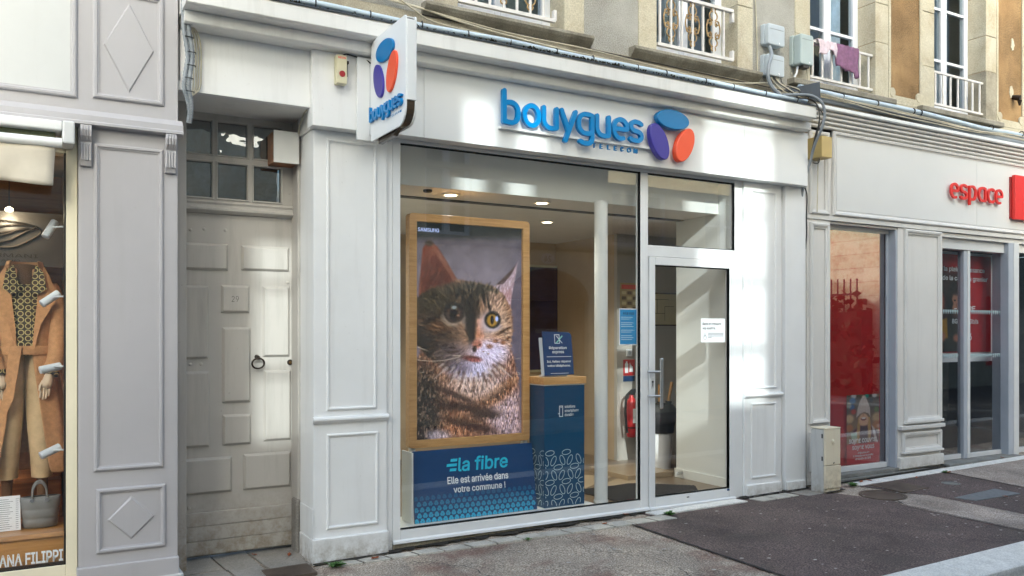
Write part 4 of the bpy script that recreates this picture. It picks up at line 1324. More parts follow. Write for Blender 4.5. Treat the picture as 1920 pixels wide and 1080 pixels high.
# ---- fascia sign: blue channel letters and three ellipses
sg = thing("shop_sign", "raised blue 'bouygues' lettering with blue, indigo and orange ellipses on the white fascia", "shop sign", (4.0, -.18, 3.03))
Z0 = 3.037
def on_fascia(x0):
    return lambda u, w, d: (x0 + u, -.198 + d, Z0 + w)
for ch, x0 in zip("bouygues", (3.068, 3.242, 3.413, 3.574, 3.734, 3.908, 4.076, 4.243)):
    stroke_letter(gl(ch), .036, 0, .031, on_fascia(x0)).build("letter", 'cyan', sg)
box("mounting_rail", 'fascia', sg, 3.07, 4.70, -.166, -.131, 3.012, 3.030, .001)
for ch, x0 in zip("TELECOM", (3.886, 3.955, 4.028, 4.094, 4.160, 4.226, 4.293)):
    text("small_letter", ch, 'cyan2', sg, x0, x0 + (.024 if ch not in "MO" else .034), 2.953, 2.990, -.200, .018, bold=.0)
    MB().tube([(x0 + .012, -.19, 2.99), (x0 + .012, -.16, 3.015)], .0012, 5).build("support_wire", 'cable_g', sg)
idf = lambda u, w, d: (u, -.215 + d, w)
ellipse_disc(4.692, 3.271, .174, .082, -2, 0, .048, idf).build("emblem_ellipse", 'cyan2', sg)
ellipse_disc(4.548, 3.073, .156, .086, -64, 0, .048, idf).build("emblem_ellipse", 'purple', sg)
ellipse_disc(4.823, 3.074, .156, .086, 63, 0, .048, idf).build("emblem_ellipse", 'orange', sg)

# ---- blade sign
bs = thing("blade_sign", "white projecting blade sign with three coloured ellipses and blue lettering", "projecting sign", (2.08, -.2, 2.8))
def blade_outline(k):
    y0, y1, z0, z1 = -.218 - k, -.812 + k, 2.785 + k, 3.452 - k
    pts = [(y0, z0)]
    pts += [(y0 - .075 + .075 * math.cos(R(a)), z1 - .075 + .075 * math.sin(R(a))) for a in range(0, 91, 15)]
    pts += [(y1 + .02 - .02 * math.sin(R(a)), z1 - .02 + .02 * math.cos(R(a))) for a in range(0, 91, 30)]
    pts += [(y1 + .11 - .11 * math.cos(R(a)), z0 + .11 - .11 * math.sin(R(a))) for a in range(0, 91, 15)]
    return pts
MB().prism(blade_outline(0), 'x', 2.040, 2.050).build("face_panel", 'fascia', bs, bevel=.002)
MB().prism(blade_outline(.010), 'x', 2.0502, 2.1048).build("sign_body", plain("bronze_glaze_edge", C(74, 62, 50), .15), bs)
box("top_strip", 'fascia', bs, 2.049, 2.106, -.79, -.32, 3.443, 3.450, .001)
MB().prism(blade_outline(0), 'x', 2.105, 2.115).build("face_panel", 'fascia', bs, bevel=.002)
box("front_strip", 'alu', bs, 2.048, 2.107, -.818, -.8015, 2.93, 3.425, .002)
MB().prism([(-.30, 2.83), (-.30, 2.755), (-.56, 2.76), (-.64, 2.80), (-.70, 2.86)], 'x', 2.062, 2.094).build("underside_cover", plain("bronze_glaze", C(70, 58, 46), .15), bs, bevel=.004)
box("wall_plate", 'alu', bs, 1.968, 2.100, -.155, -.1315, 2.805, 3.365, .003)
box("wall_bracket", 'alu_grey', bs, 2.052, 2.103, -.217, -.1555, 2.84, 3.32, .003)
fb = lambda u, w, d: (2.040 - .012 + d, -.225 - u, w)
bsc = .545 / 1.32
for ch, x0 in zip("bouygues", (3.068, 3.242, 3.413, 3.574, 3.734, 3.908, 4.076, 4.243)):
    u0 = (x0 - 3.068) * bsc
    fn = (lambda u0: lambda u, w, d: (2.040 - .020 + d, -.232 - u0 - u * bsc, 2.905 + w * bsc * .92))(u0)
    stroke_letter(gl(ch), .043, 0, .019, fn).build("letter", 'cyan', bs)
text("small_lettering", "TELECOM", 'cyan2', bs, .345, .520, 2.868, 2.883, 0, .002, fn=lambda u, w, d: (2.038 + d, -.225 - u, w), bold=.0, spacing=1.5)
fe = lambda u, w, d: (2.040 - .016 + d, -u, w)
ellipse_disc(.495, 3.318, .150, .070, -3, 0, .0155, fe, edge=.003).build("emblem_ellipse", 'cyan2', bs)
ellipse_disc(.385, 3.148, .124, .072, -64, 0, .0155, fe, edge=.003).build("emblem_ellipse", 'purple', bs)
ellipse_disc(.612, 3.152, .130, .074, 66, 0, .0155, fe, edge=.003).build("emblem_ellipse", 'orange', bs)
# ---- neon fireman's switch
nb = thing("neon_switch", "beige switch box with a red button marked NEON", "switch box", (1.85, -.15, 3.25))
box("case", 'beige_box', nb, 1.817, 1.886, -.185, -.1215, 3.158, 3.348, .004)
text("lettering", "NEON", 'red', nb, 1.826, 1.876, 3.322, 3.336, -.1862, .0012, bold=.004)
MB().tube([(1.852, -.185, 3.222), (1.852, -.190, 3.222)], [.021, .020], 20).build("button", plain("dark_red_button", C(150, 28, 34), .35), nb, smooth=True, angle=50)
box("lever", 'bronze', nb, 1.8862, 1.8935, -.176, -.160, 3.21, 3.315, .002)
box("lever_tip", 'bronze', nb, 1.8862, 1.9, -.182, -.154, 3.295, 3.315, .002)
MB().tube(smooth_path([(1.86, -.15, 3.349), (1.89, -.15, 3.368), (1.94, -.145, 3.366), (2.03, -.15, 3.352), (2.06, -.16, 3.33)]), .005, 6).build("cord", 'black', nb, smooth=True)

# ================================================================== telecom interior
FZ = .075
def S(o):
    o["kind"] = "structure"; return o
S(MB().box(2.2, 7.6, .066, 3.3, -.2, FZ).build("floor", 'tile_b'))
def tile(poly, mat, dz=.004):
    return MB().prism(poly, 'z', FZ + .0005, FZ + dz)
tl = bpy.data.objects["floor"]
for poly, mat in (([(4.05, .95), (4.45, .72), (5.1, 1.15), (4.7, 1.5)], 'tile_a'), ([(4.5, .68), (4.95, .55), (5.35, .82), (5.02, 1.0)], 'tile_a'), ([(5.15, 1.2), (5.5, .95), (5.9, 1.3), (5.5, 1.6)], 'tile_a'), ([(3.9, 1.7), (4.4, 1.5), (4.8, 1.9), (4.3, 2.2)], 'tile_a')):
    tile(poly, mat).build("floor_tile", mat, tl)
S(MB().box(2.2, 7.6, .245, 3.3, 2.604, 2.70).build("ceiling", 'ceiling'))
S(MB().box(2.30, 5.70, .235, .2445, 2.604, 2.98).build("wall_drop", 'wall_white'))
S(MB().box(2.30, 5.70, .066, .234, 2.906, 2.96).build("ceiling_edge", 'wall_white'))
S(MB().box(2.28, 2.344, .066, 3.3, FZ, 2.95).build("wall_left", 'wall_white'))
S(MB().box(5.620, 5.693, .066, .816, FZ, 2.95).build("wall_right", 'wall_white'))
S(MB().box(2.3, 5.76, 3.2, 3.25, FZ, 2.62).build("wall_back", 'wall_in'))
S(MB().box(5.75, 7.6, 1.95, 2.0, FZ, 2.62).build("wall_grey", 'wall_grey'))
S(MB().box(5.75, 5.80, 2.0, 3.2, FZ, 2.62).build("wall_side", 'wall_in'))
S(MB().box(7.55, 7.6, .3, 1.95, FZ, 2.62).build("wall_far", 'wall_in'))
S(MB().box(5.694, 7.6, .21, .26, FZ, 2.62).build("wall_front", 'wall_in'))
bb = box("skirting", 'wall_white', bpy.data.objects["wall_right"], 5.606, 5.6195, .08, .826, FZ, FZ + .085, .002)
S(MB().box(2.345, 5.75, .70, .78, 2.596, 2.6035).build("ceiling_slot", 'darkgap'))
box("step", 'tile_a', tl, 5.05, 5.619, .86, 1.5, FZ, FZ + .05, .004)
mt = thing("entrance_mat", "dark ribbed entrance mat inside the glass door", "mat", (4.9, .5, FZ))
MB().prism([(4.35, .10), (5.25, .10), (5.40, .30), (4.95, .72), (4.30, .62)], 'z', FZ + .0045, FZ + .011).build("mat_base", 'mat', mt)
rb_ = MB()
for i in range(26):
    y = .11 + i * .022
    rb_.box(4.33, min(5.38, 5.25 + (y - .1) * .7) if y < .3 else 5.40 - (y - .3) * 1.07, y, y + .010, FZ + .011, FZ + .016)
rb_.build("ribs", 'mat', mt)
pil = thing("steel_column", "slim white round column standing just inside the window", "column", (4.215, .15, FZ))
MB().lathe([(.056, FZ + .002), (.056, 2.603)], 4.215, .150, 28).build("shaft", 'wall_white', pil, smooth=True, angle=50)
MB().lathe([(.062, FZ + .001), (.062, FZ + .02), (.057, FZ + .03)], 4.215, .150, 28).build("collar", 'wall_white', pil, smooth=True, angle=50)

# window stage (sill board) inside
S(MB().box(2.346, 4.10, .066, .42, FZ + .001, FZ + .016).build("window_stage", 'wall_white'))
# ---- portrait screen
sc = thing("display_screen", "large oak-framed portrait screen showing a tabby cat", "screen", (3.07, .3, .6))
XA, XB, ZA, ZB = 2.537, 3.598, .625, 2.407
def rrect(x0, x1, z0, z1, r):
    pts = []
    for cx_, cz_, a0 in ((x1 - r, z1 - r, 0), (x0 + r, z1 - r, 90), (x0 + r, z0 + r, 180), (x1 - r, z0 + r, 270)):
        pts += [(cx_ + r * math.cos(R(a0 + a)), cz_ + r * math.sin(R(a0 + a))) for a in range(0, 91, 15)]
    return pts
def ring_frame(o, i, y0, y1):
    n = len(o)
    mb = MB()
    v = [(p[0], y0, p[1]) for p in o] + [(p[0], y0, p[1]) for p in i] + [(p[0], y1, p[1]) for p in o] + [(p[0], y1, p[1]) for p in i]
    f = []
    for k in range(n):
        k2 = (k + 1) % n
        f += [(k, n + k, n + k2, k2), (2 * n + k, 2 * n + k2, 3 * n + k2, 3 * n + k), (k, k2, 2 * n + k2, 2 * n + k), (n + k, 3 * n + k, 3 * n + k2, n + k2)]
    return mb.raw(v, f)
ring_frame(rrect(XA, XB, ZA, ZB, .03), rrect(XA + .062, XB - .062, ZA + .060, ZB - .062, .002), .285, .36).build("screen_frame", 'oak', sc, bevel=.003)
MB().box(XA + .05, XB - .05, .318, .355, ZA + .05, ZB - .05).build("screen_back", 'black', sc)
for xx in (XA + .02, XB - .05):
    box("stand_leg", 'alu', sc, xx, xx + .035, .30, .35, FZ + .015, ZA + .01, .002)
# the picture, painted row by row
def fbm(x, y, oct_=4, seed=1):
    def h(i, j, s):
        n = np.sin(i * 127.1 + j * 311.7 + s * 74.7) * 43758.5453
        return n - np.floor(n)
    tot = 0; amp = .5
    for o in range(oct_):
        xi, yi = np.floor(x), np.floor(y)
        fx, fy = x - xi, y - yi
        fx = fx * fx * (3 - 2 * fx); fy = fy * fy * (3 - 2 * fy)
        a = h(xi, yi, seed + o); b = h(xi + 1, yi, seed + o); c = h(xi, yi + 1, seed + o); d = h(xi + 1, yi + 1, seed + o)
        tot = tot + amp * ((a * (1 - fx) + b * fx) * (1 - fy) + (c * (1 - fx) + d * fx) * fy)
        x = x * 2.03; y = y * 2.03; amp *= .5
    return tot
def sst(a, b, x):
    t = np.clip((x - a) / (b - a), 0, 1)
    return t * t * (3 - 2 * t)
def inpoly(X, Y, poly, soft=2.0):
    """soft mask of a polygon: signed distance"""
    d = np.full(X.shape, 1e9); ins = np.zeros(X.shape, bool)
    n = len(poly)
    for i in range(n):
        x0, y0 = poly[i]; x1, y1 = poly[(i + 1) % n]
        ex, ey = x1 - x0, y1 - y0
        t = np.clip(((X - x0) * ex + (Y - y0) * ey) / (ex * ex + ey * ey), 0, 1)
        d = np.minimum(d, np.hypot(X - x0 - t * ex, Y - y0 - t * ey))
        c = ((y0 > Y) != (y1 > Y)) & (X < (x1 - x0) * (Y - y0) / (y1 - y0 + 1e-9) + x0)
        ins ^= c
    sd = np.where(ins, -d, d)
    return 1 - sst(-soft, soft, sd)
def ell(X, Y, cx, cy, rx, ry, soft=.25, ang=0):
    c, s = math.cos(R(ang)), math.sin(R(ang))
    u = ((X - cx) * c + (Y - cy) * s) / rx; w = (-(X - cx) * s + (Y - cy) * c) / ry
    return 1 - sst(1 - soft, 1 + soft, np.hypot(u, w))
def put(img, m, col):
    img += (np.array(col, float) - img) * m[..., None]
def cat_picture(w=230, h=470):
    u, v = np.meshgrid(np.linspace(0, 1, w), np.linspace(0, 1, h))
    X = 781 + u * 199
    Y = (416 + 13 * u) + v * ((827 - 15 * u) - (416 + 13 * u))
    img = np.zeros((h, w, 3))
    img[:] = (104, 94, 100)
    put(img, sst(520, 425, Y) * .6, (78, 74, 76))
    put(img, ell(X, Y, 905, 510, 60, 40, .9) * .5, (128, 118, 126))
    put(img, ell(X, Y, 975, 640, 22, 160, .8) * .7, (86, 80, 92))
    put(img, sst(455, 436, Y), (40, 41, 40))  # dark band of a street reflection, painted into the picture's top
    nx = fbm(X * .08, Y * .08, 4, 5)
    img *= (.9 + .25 * nx)[..., None]
    # direction field for fur, radiating from the nose
    dx, dy = X - 892, Y - 640
    rr = np.hypot(dx, dy) + 1e-3
    th = np.arctan2(dy, dx)
    fur = fbm(th * 40 + 3 * fbm(X * .03, Y * .03, 2, 9), rr * .13, 4, 3) - .47
    fur2 = fbm(X * .70 + Y * .10, Y * .15 - X * .04, 4, 11) - .45
    fine = fbm(X * .9, Y * .35, 3, 21) - .45
    # body
    body = inpoly(X + 10 * fur, Y + 8 * fur2, [(775, 690), (800, 640), (955, 640), (972, 700), (977, 760), (978, 840), (770, 840)], 3)
    put(img, body, (112, 78, 60))
    put(img, body * ell(X, Y, 945, 775, 45, 75, .6) * .9, (158, 138, 148))
    put(img, body * ell(X, Y, 925, 745, 40, 14, .7, -28) * .8, (132, 84, 48))
    put(img, body * ell(X, Y, 955, 720, 30, 10, .7, -30) * .7, (138, 98, 70))
    put(img, body * ell(X, Y, 790, 770, 38, 85, .5) * .92, (26, 27, 28))
    put(img, body * ell(X, Y, 870, 765, 50, 11, .7, 6) * .75, (56, 38, 32))
    put(img, body * ell(X, Y, 885, 798, 42, 12, .7, 18) * .7, (64, 44, 36))
    put(img, body * ell(X, Y, 905, 780, 25, 8, .7) * .7, (44, 32, 32))
    put(img, body * ell(X, Y, 872, 800, 40, 30, .7) * .45, (140, 98, 72))
    put(img, body * ell(X, Y, 885, 725, 46, 26, .7) * .8, (172, 152, 148))
    st = sst(.02, .20, fur2 + .4 * fur)
    put(img, body * st * .42, (186, 150, 126))
    put(img, body * sst(-.02, -.20, fur2) * .5, (50, 32, 26))
    put(img, ell(X, Y, 822, 820, 22, 12, .5) * .7, (150, 138, 148))
    # ears
    earL = inpoly(X, Y, [(805, 451), (793, 466), (790, 505), (787, 535), (786, 560), (835, 560), (858, 530), (836, 490), (820, 463)], 1.5)
    put(img, earL, (104, 58, 46))
    put(img, earL * ell(X, Y, 815, 525, 34, 34, .9) * .8, (66, 36, 30))
    put(img, earL * sst(.04, .16, fbm((X + Y * .4) * .45, (Y - X) * .05, 3, 31) - .45) * .35, (170, 116, 92))
    rim = inpoly(X, Y, [(805, 450), (812, 456), (836, 489), (858, 528), (850, 530), (828, 494), (810, 464)], 1.5)
    put(img, rim * .6, (128, 92, 76))
    put(img, ell(X, Y, 805, 456, 7, 6, .6), (70, 62, 56))
    earR = inpoly(X, Y, [(973, 490), (962, 504), (937, 530), (920, 540), (930, 575), (958, 580), (960, 556), (967, 522)], 1.5)
    put(img, earR, (150, 128, 134))
    put(img, earR * ell(X, Y, 950, 562, 14, 20, .7) * .6, (156, 112, 108))
    put(img, earR * sst(.03, .2, fur2) * .5, (218, 200, 212))
    put(img, inpoly(X, Y, [(971, 493), (960, 505), (930, 534), (944, 532), (960, 514)], 1.2) * .8, (66, 50, 46))
    # head
    hj = 7 * fur
    head = inpoly(X + hj, Y + hj, [(781, 560), (800, 545), (830, 535), (860, 524), (895, 531), (922, 536), (945, 552), (960, 580), (963, 615), (958, 655), (940, 690), (905, 705), (870, 706), (832, 694), (800, 668), (778, 640)], 2.5)
    put(img, head, (136, 104, 84))
    put(img, head * ell(X, Y, 806, 610, 46, 80, .5) * .75, (84, 62, 46))
    put(img, head * ell(X, Y, 812, 560, 40, 28, .6) * .8, (76, 66, 46))
    put(img, head * ell(X, Y, 795, 660, 20, 40, .6) * .7, (34, 28, 26))
    put(img, head * ell(X, Y, 888, 545, 42, 16, .6) * .85, (58, 54, 46))
    put(img, head * ell(X, Y, 938, 620, 24, 40, .6) * .8, (178, 148, 130))
    put(img, head * ell(X, Y, 925, 565, 18, 22, .6) * .6, (168, 140, 126))
    # forehead and cheek stripes
    for (cx, cy, rx, ry, an) in ((868, 552, 4, 26, 12), (880, 556, 5, 30, 4), (893, 562, 4, 28, -6), (905, 556, 3, 20, -12), (915, 570, 2.5, 16, -10), (858, 548, 3, 14, 20)):
        put(img, head * ell(X + 4 * fur, Y, cx, cy, rx, ry, .6, an) * .85, (26, 24, 22))
    for (cx, cy, rx, ry, an) in ((822, 648, 26, 5, 8), (842, 655, 22, 3.5, 6), (815, 628, 26, 4, -12), (942, 622, 18, 3, -24), (945, 638, 16, 3, -20), (935, 655, 12, 3, -16), (808, 600, 20, 4, -30)):
        put(img, head * ell(X, Y + 4 * fur, cx, cy, rx, ry, .7, an) * .7, (48, 32, 24))
    put(img, head * ell(X, Y, 828, 612, 24, 12, .7, -10) * .6, (150, 96, 56))
    put(img, head * ell(X, Y, 930, 640, 18, 12, .7) * .5, (176, 116, 76))
    put(img, head * sst(.03, .22, fur + .3 * fine) * .40, (190, 160, 132))
    put(img, head * sst(-.03, -.22, fur) * .45, (40, 30, 26))
    # bridge of the nose in shade, light side
    put(img, inpoly(X, Y, [(866, 560), (890, 560), (893, 600), (890, 640), (880, 650), (872, 620), (864, 590)], 5) * .9, (36, 32, 30))
    put(img, inpoly(X, Y, [(892, 600), (903, 596), (908, 640), (900, 655), (890, 655), (890, 630)], 4) * .85, (170, 118, 92))
    # muzzle
    put(img, ell(X, Y, 850, 665, 34, 22, .6) * .75, (132, 112, 116))
    put(img, ell(X, Y, 918, 662, 36, 24, .55) * .92, (190, 176, 200))
    put(img, ell(X, Y, 880, 694, 42, 17, .5) * .92, (172, 164, 188))
    put(img, ell(X, Y, 860, 690, 22, 14, .7) * .6, (106, 88, 96))
    for (cx, cy) in ((848, 653), (852, 660), (842, 662)):
        put(img, ell(X, Y, cx, cy, 6, 1.8, .8) * .8, (60, 40, 34))
    for (cx, cy, rx, ry) in ((917, 650, 6, 4), (944, 643, 5, 3.5), (928, 640, 5, 3), (905, 660, 2, 1), (915, 664, 2, 1)):
        put(img, ell(X, Y, cx, cy, rx, ry, .8) * .75, (112, 70, 44))
    put(img, ell(X, Y, 893, 646, 9, 8, .5) * .9, (150, 98, 82))
    put(img, ell(X, Y, 898, 647, 2.4, 2.4, .6) * .8, (60, 34, 32))
    put(img, ell(X, Y, 888, 655, 4, 6, .6), (44, 32, 32))
    put(img, ell(X, Y, 884, 673, 17, 5, .5, 6), (86, 50, 48))
    put(img, ell(X, Y, 888, 676, 11, 3.5, .6, 6), (134, 82, 80))
    # fine hair over everything furry, stronger contrast
    hair = fbm(th * 95 + 4 * fbm(X * .05, Y * .05, 2, 40), rr * .22, 3, 41) - .44
    hair2 = fbm(X * 1.1 + 5 * fbm(X * .04, Y * .04, 2, 44), Y * .20, 3, 43) - .44
    img *= 1 + (1.5 * np.clip(head, 0, 1) * hair + 1.7 * np.clip(body - head, 0, 1) * hair2)[..., None]
    img[:] = 90 + (img - 90) * 1.16
    img *= (1 - .38 * head * sst(885, 835, X))[..., None]
    for (cx, cy, rx, ry, an) in ((868, 768, 58, 6, 8), (880, 800, 52, 7, 14), (908, 782, 30, 5, -6), (850, 742, 40, 5, 22), (935, 742, 34, 5, -30)):
        put(img, body * (1 - head) * ell(X + 30 * hair2, Y + 26 * hair2, cx, cy, rx, ry, .8, an) * .8, (44, 28, 24))
    # ruff of pale locks under the chin
    for k in range(26):
        a = R(35 + k * 4.4); r0 = 62 + 6 * math.sin(k * 2.3); r1 = r0 + 22 + 12 * math.sin(k * 1.7)
        x0, y0 = 884 + r0 * math.cos(a), 648 + r0 * math.sin(a) * .95
        x1, y1 = 884 + r1 * math.cos(a), 648 + r1 * math.sin(a) * .95
        t = np.clip(((X - x0) * (x1 - x0) + (Y - y0) * (y1 - y0)) / ((x1 - x0) ** 2 + (y1 - y0) ** 2), 0, 1)
        d = np.hypot(X - x0 - t * (x1 - x0), Y - y0 - t * (y1 - y0))
        put(img, sst(5.0 - 4.0 * t, 0, d) * .6, (196, 174, 166) if k % 2 else (84, 58, 48))
    # spiky crown
    for k in range(34):
        x0 = 838 + k * 2.9 + 2 * math.sin(k * 5.1); y0 = 549 - 10 * math.sin(k / 33 * math.pi)
        x1 = x0 + 5 * math.sin(k * 2.1) + (x0 - 885) * .10; y1 = y0 - 11 - 4 * math.sin(k * 1.3)
        t = np.clip(((X - x0) * (x1 - x0) + (Y - y0) * (y1 - y0)) / ((x1 - x0) ** 2 + (y1 - y0) ** 2), 0, 1)
        d = np.hypot(X - x0 - t * (x1 - x0), Y - y0 - t * (y1 - y0))
        put(img, sst(4.2 - 3.4 * t, 0, d) * .7, (44, 40, 34) if k % 3 else (104, 90, 72))
    # eyes
    put(img, ell(X, Y, 845, 598, 18, 15, .35, 30) * .55, (186, 170, 158))
    put(img, ell(X, Y, 866, 592, 5, 20, .6, -10) * .6, (150, 132, 122))
    put(img, ell(X, Y, 850, 586, 19, 19.5, .2, 15), (20, 16, 15))
    put(img, ell(X, Y, 850, 589, 15, 14, .4), (72, 50, 40))
    put(img, ell(X, Y, 849, 590, 7.5, 10.5, .3), (18, 14, 14))
    put(img, ell(X, Y, 850, 577, 5, 3.5, .5) * .8, (150, 158, 160))
    put(img, ell(X, Y, 857, 592, 3, 2, .5) * .8, (150, 110, 90))
    put(img, ell(X, Y, 913, 606, 17, 20, .6) * .6, (198, 182, 196))
    put(img, ell(X, Y, 925, 613, 14, 8, .5) * .6, (198, 182, 196))
    put(img, ell(X, Y, 923, 600, 15.5, 16, .2), (14, 14, 16))
    put(img, ell(X, Y, 922, 601, 10.5, 12, .25), (158, 118, 44))
    put(img, ell(X, Y, 922, 600, 3.2, 8, .25), (12, 10, 10))
    put(img, ell(X, Y, 931, 598, 3, 5, .5), (180, 190, 245))
    # whiskers
    for (x0, y0, x1, y1, b) in ((862, 668, 785, 652, .8), (860, 670, 782, 676, .7), (860, 674, 790, 700, .6), (858, 678, 815, 716, .6), (935, 668, 976, 700, .6), (935, 664, 978, 672, .5), (940, 690, 978, 702, .5)):
        t = np.clip(((X - x0) * (x1 - x0) + (Y - y0) * (y1 - y0)) / ((x1 - x0) ** 2 + (y1 - y0) ** 2), 0, 1)
        d = np.hypot(X - x0 - t * (x1 - x0), Y - y0 - t * (y1 - y0) - 5 * np.sin(t * math.pi))
        put(img, sst(1.1, .3, d) * b, (206, 184, 164))
    return 255 * (np.clip(img, 0, 255) / 255) ** 1.08
raster("screen_picture", cat_picture(), 'screen', sc, lambda u, v: (XA + .063 + u * (XB - XA - .126), .3125, ZB - .063 - v * (ZB - ZA - .124)))
text("lettering", "SAMSUNG", emis("screen_lettering", (.55, .62, 1, 1), .16), sc, 2.618, 2.795, 2.274, 2.303, .311, .001, bold=.006)

# ---- leaning blue poster under the screen
fp = thing("fibre_poster", "leaning dark blue poster with cyan 'la fibre' lettering below the cat screen", "poster", (3.04, .15, FZ))
def on_poster(u, w, d=0.):
    """u 0..1 across, w 0..1 up, d out of the board"""
    x = (2.512 + .010 * w) + u * ((3.570 - .006 * w) - (2.512 + .010 * w))
    return (x, .125 + .075 * w + d, FZ + .018 + w * .522)
MB().raw([on_poster(0, 0), on_poster(1, 0), on_poster(1, 1), on_poster(0, 1), on_poster(0, 0, .012), on_poster(1, 0, .012), on_poster(1, 1, .012), on_poster(0, 1, .012)], [(0, 1, 2, 3), (7, 6, 5, 4), (0, 4, 5, 1), (1, 5, 6, 2), (2, 6, 7, 3), (3, 7, 4, 0)]).build("board", 'navy', fp)
box("side_cheek", 'wall_white', fp, 2.492, 2.506, .14, .33, FZ + .016, .615, .002)
pm = MB()
PH = .522; PW = 1.055
r_ = .0235
row = 0
zc = .012
while zc < .215:
    f_ = zc / .215
    xx = .014 + (r_ if row % 2 else 0)
    while xx < PW - .010:
        k = r_ * (.98 - .18 * f_)
        col = tuple(a + (b - a) * min(1, f_ * 1.05) for a, b in zip(C(70, 186, 226), C(26, 72, 122)))
        for a0 in (90, 210, 330):
            ctr = (xx + .5 * k * math.cos(R(a0)), zc + .5 * k * math.sin(R(a0)))
            pts = []
            for q in range(8):
                e = 2 * math.pi * q / 8
                uu = .42 * k * math.cos(e); ww = .62 * k * math.sin(e)
                px_ = ctr[0] + uu * math.cos(R(a0)) - ww * math.sin(R(a0)); pz_ = ctr[1] + uu * math.sin(R(a0)) + ww * math.cos(R(a0))
                pts.append(on_poster(min(.999, max(.001, px_ / PW)), max(.001, pz_ / PH), -.0012))
            pm.face(pts, col)
        xx += 2 * r_
    zc += r_ * 1.74; row += 1
pm.build("pattern_print", 'print', fp)
def ptext(name, s, mat, u0, u1, w0, w1, **kw):
    return text(name, s, mat, fp, u0, u1, w0, w1, 0, .001, fn=lambda u, w, d: on_poster(u, w, -.0018 + d), **kw)
ptext("lettering", "la fibre", 'cyanink', .355, .775, .665, .870, bold=.014, shear=.12)
for i, (a, b) in enumerate(((.295, .350), (.262, .345), (.285, .338))):
    w0 = .815 - i * .068
    MB().raw([on_poster(a, w0, -.0015), on_poster(b, w0, -.0015), on_poster(b + .006, w0 + .040, -.0015), on_poster(a + .006, w0 + .040, -.0015)], [(0, 1, 2, 3)]).build("speed_bar", 'cyanink', fp)
ptext("lettering", "Elle est arrivée dans", 'whiteink', .265, .770, .500, .605, bold=.014)
ptext("lettering", "votre commune !", 'whiteink', .310, .740, .370, .460, bold=.014)

# ---- blue display column with ellipse print, card stand on top
dc = thing("display_column", "petrol blue display column with white looped ellipse print and oak top", "display stand", (3.81, .2, FZ))
box("column_body", 'teal', dc, 3.617, 4.006, .092, .325, FZ + .018, 1.075, .003)
box("column_base", 'wall_white', dc, 3.612, 4.011, .087, .330, FZ + .0165, FZ + .024, .001)
box("shadow_gap", 'wall_white', dc, 3.612, 4.011, .088, .329, 1.076, 1.084, .001)
box("oak_top", 'oak', dc, 3.605, 4.018, .080, .340, 1.085, 1.142, .003)
pm = MB()
def loop(fn, cx, cz, a, b, ang, wd, lim):
    n = 18
    def P(k, q):
        u = (a - k) * math.cos(q); w = (b - k) * math.sin(q)
        return (cx + u * math.cos(R(ang)) - w * math.sin(R(ang)), cz + u * math.sin(R(ang)) + w * math.cos(R(ang)))
    for i in range(n):
        q0, q1 = 2 * math.pi * i / n, 2 * math.pi * (i + 1) / n
        quad = [P(0, q0), P(0, q1), P(wd, q1), P(wd, q0)]
        if all(lim[0] < p[0] < lim[1] and lim[2] < p[1] < lim[3] for p in quad):
            pm.face([fn(*p) for p in quad], C(214, 236, 240))
for fn, W_ in ((lambda u, w: (3.617 + u, .0905, w), .389), (lambda u, w: (3.6155, .325 - u, w), .233)):
    lim = (.004, W_ - .004, FZ + .03, .62)
    sp = .158
    row = 0
    z = FZ + .06
    while z < .60:
        x = -.03 + (sp / 2 if row % 2 else 0)
        while x < W_ + .1:
            for (ox, oz, an) in ((.002, .046, 6), (-.036, -.016, -66), (.036, -.018, 62)):
                if z + oz < .50 + .10 * (math.sin(x * 31 + row * 2.3) > -.2):
                    loop(fn, x + ox, z + oz, .044, .0225, an, .0046, lim)
            x += sp
        z += .118; row += 1
pm.build("ellipse_print", 'print', dc)
text("lettering", "solutions\nsmartphone\ndurable", 'whiteink', dc, 3.810, 3.945, .825, .915, .0895, .001, bold=.013, line=.78)
ic = MB()
def outline_rect(x0, x1, z0, z1, y, w):
    for (a, b, c, d) in ((x0, x1, z0, z0 + w), (x0, x1, z1 - w, z1), (x0, x0 + w, z0 + w, z1 - w), (x1 - w, x1, z0 + w, z1 - w)):
        ic.box(a, b, y, y + .0012, c, d)
outline_rect(3.757, 3.793, .822, .912, .0895, .006)
ic.box(3.768, 3.782, .0895, .0907, .896, .901)
ic.box(3.744, 3.757, .0895, .0907, .846, .852)
ic.build("phone_icon", 'whiteink', dc)
cs = thing("card_stand", "small dark blue repair card in a clear acrylic holder on the oak top", "card stand", (3.78, .2, 1.142))
def on_card(u, w, d=0):
    x = 3.668 + u * .285
    return (x, .165 + .045 * w + d, 1.150 + w * .36)
def card_poly(k, d):
    p = [(k, k), (1 - k, k + .02), (1 - k, .90), (.97 - k, .955), (.90, .985 - k), (k, 1 - k)]
    return [on_card(a, b, d) for a, b in p]
a_, b_ = card_poly(0, 0), card_poly(0, .006)
MB().raw(a_ + b_, [tuple(range(6)), tuple(range(6, 12))[::-1]] + [(i, i + 6, (i + 1) % 6 + 6, (i + 1) % 6) for i in range(6)]).build("card", 'navy', cs)
MB().box(3.655, 3.895, .175, .235, 1.143, 1.158).build("holder_foot", 'greybox', cs, bevel=.002)
MB().raw([(3.650, .190, 1.158), (3.672, .172, 1.158), (3.672, .215, 1.46), (3.650, .235, 1.46)], [(0, 1, 2, 3)]).build("holder_side", 'greybox', cs)
MB().raw([(3.640, .232, 1.158), (3.935, .232, 1.158), (3.935, .275, 1.535), (3.640, .275, 1.535)], [(0, 1, 2, 3)]).build("acrylic_back", 'glass', cs)
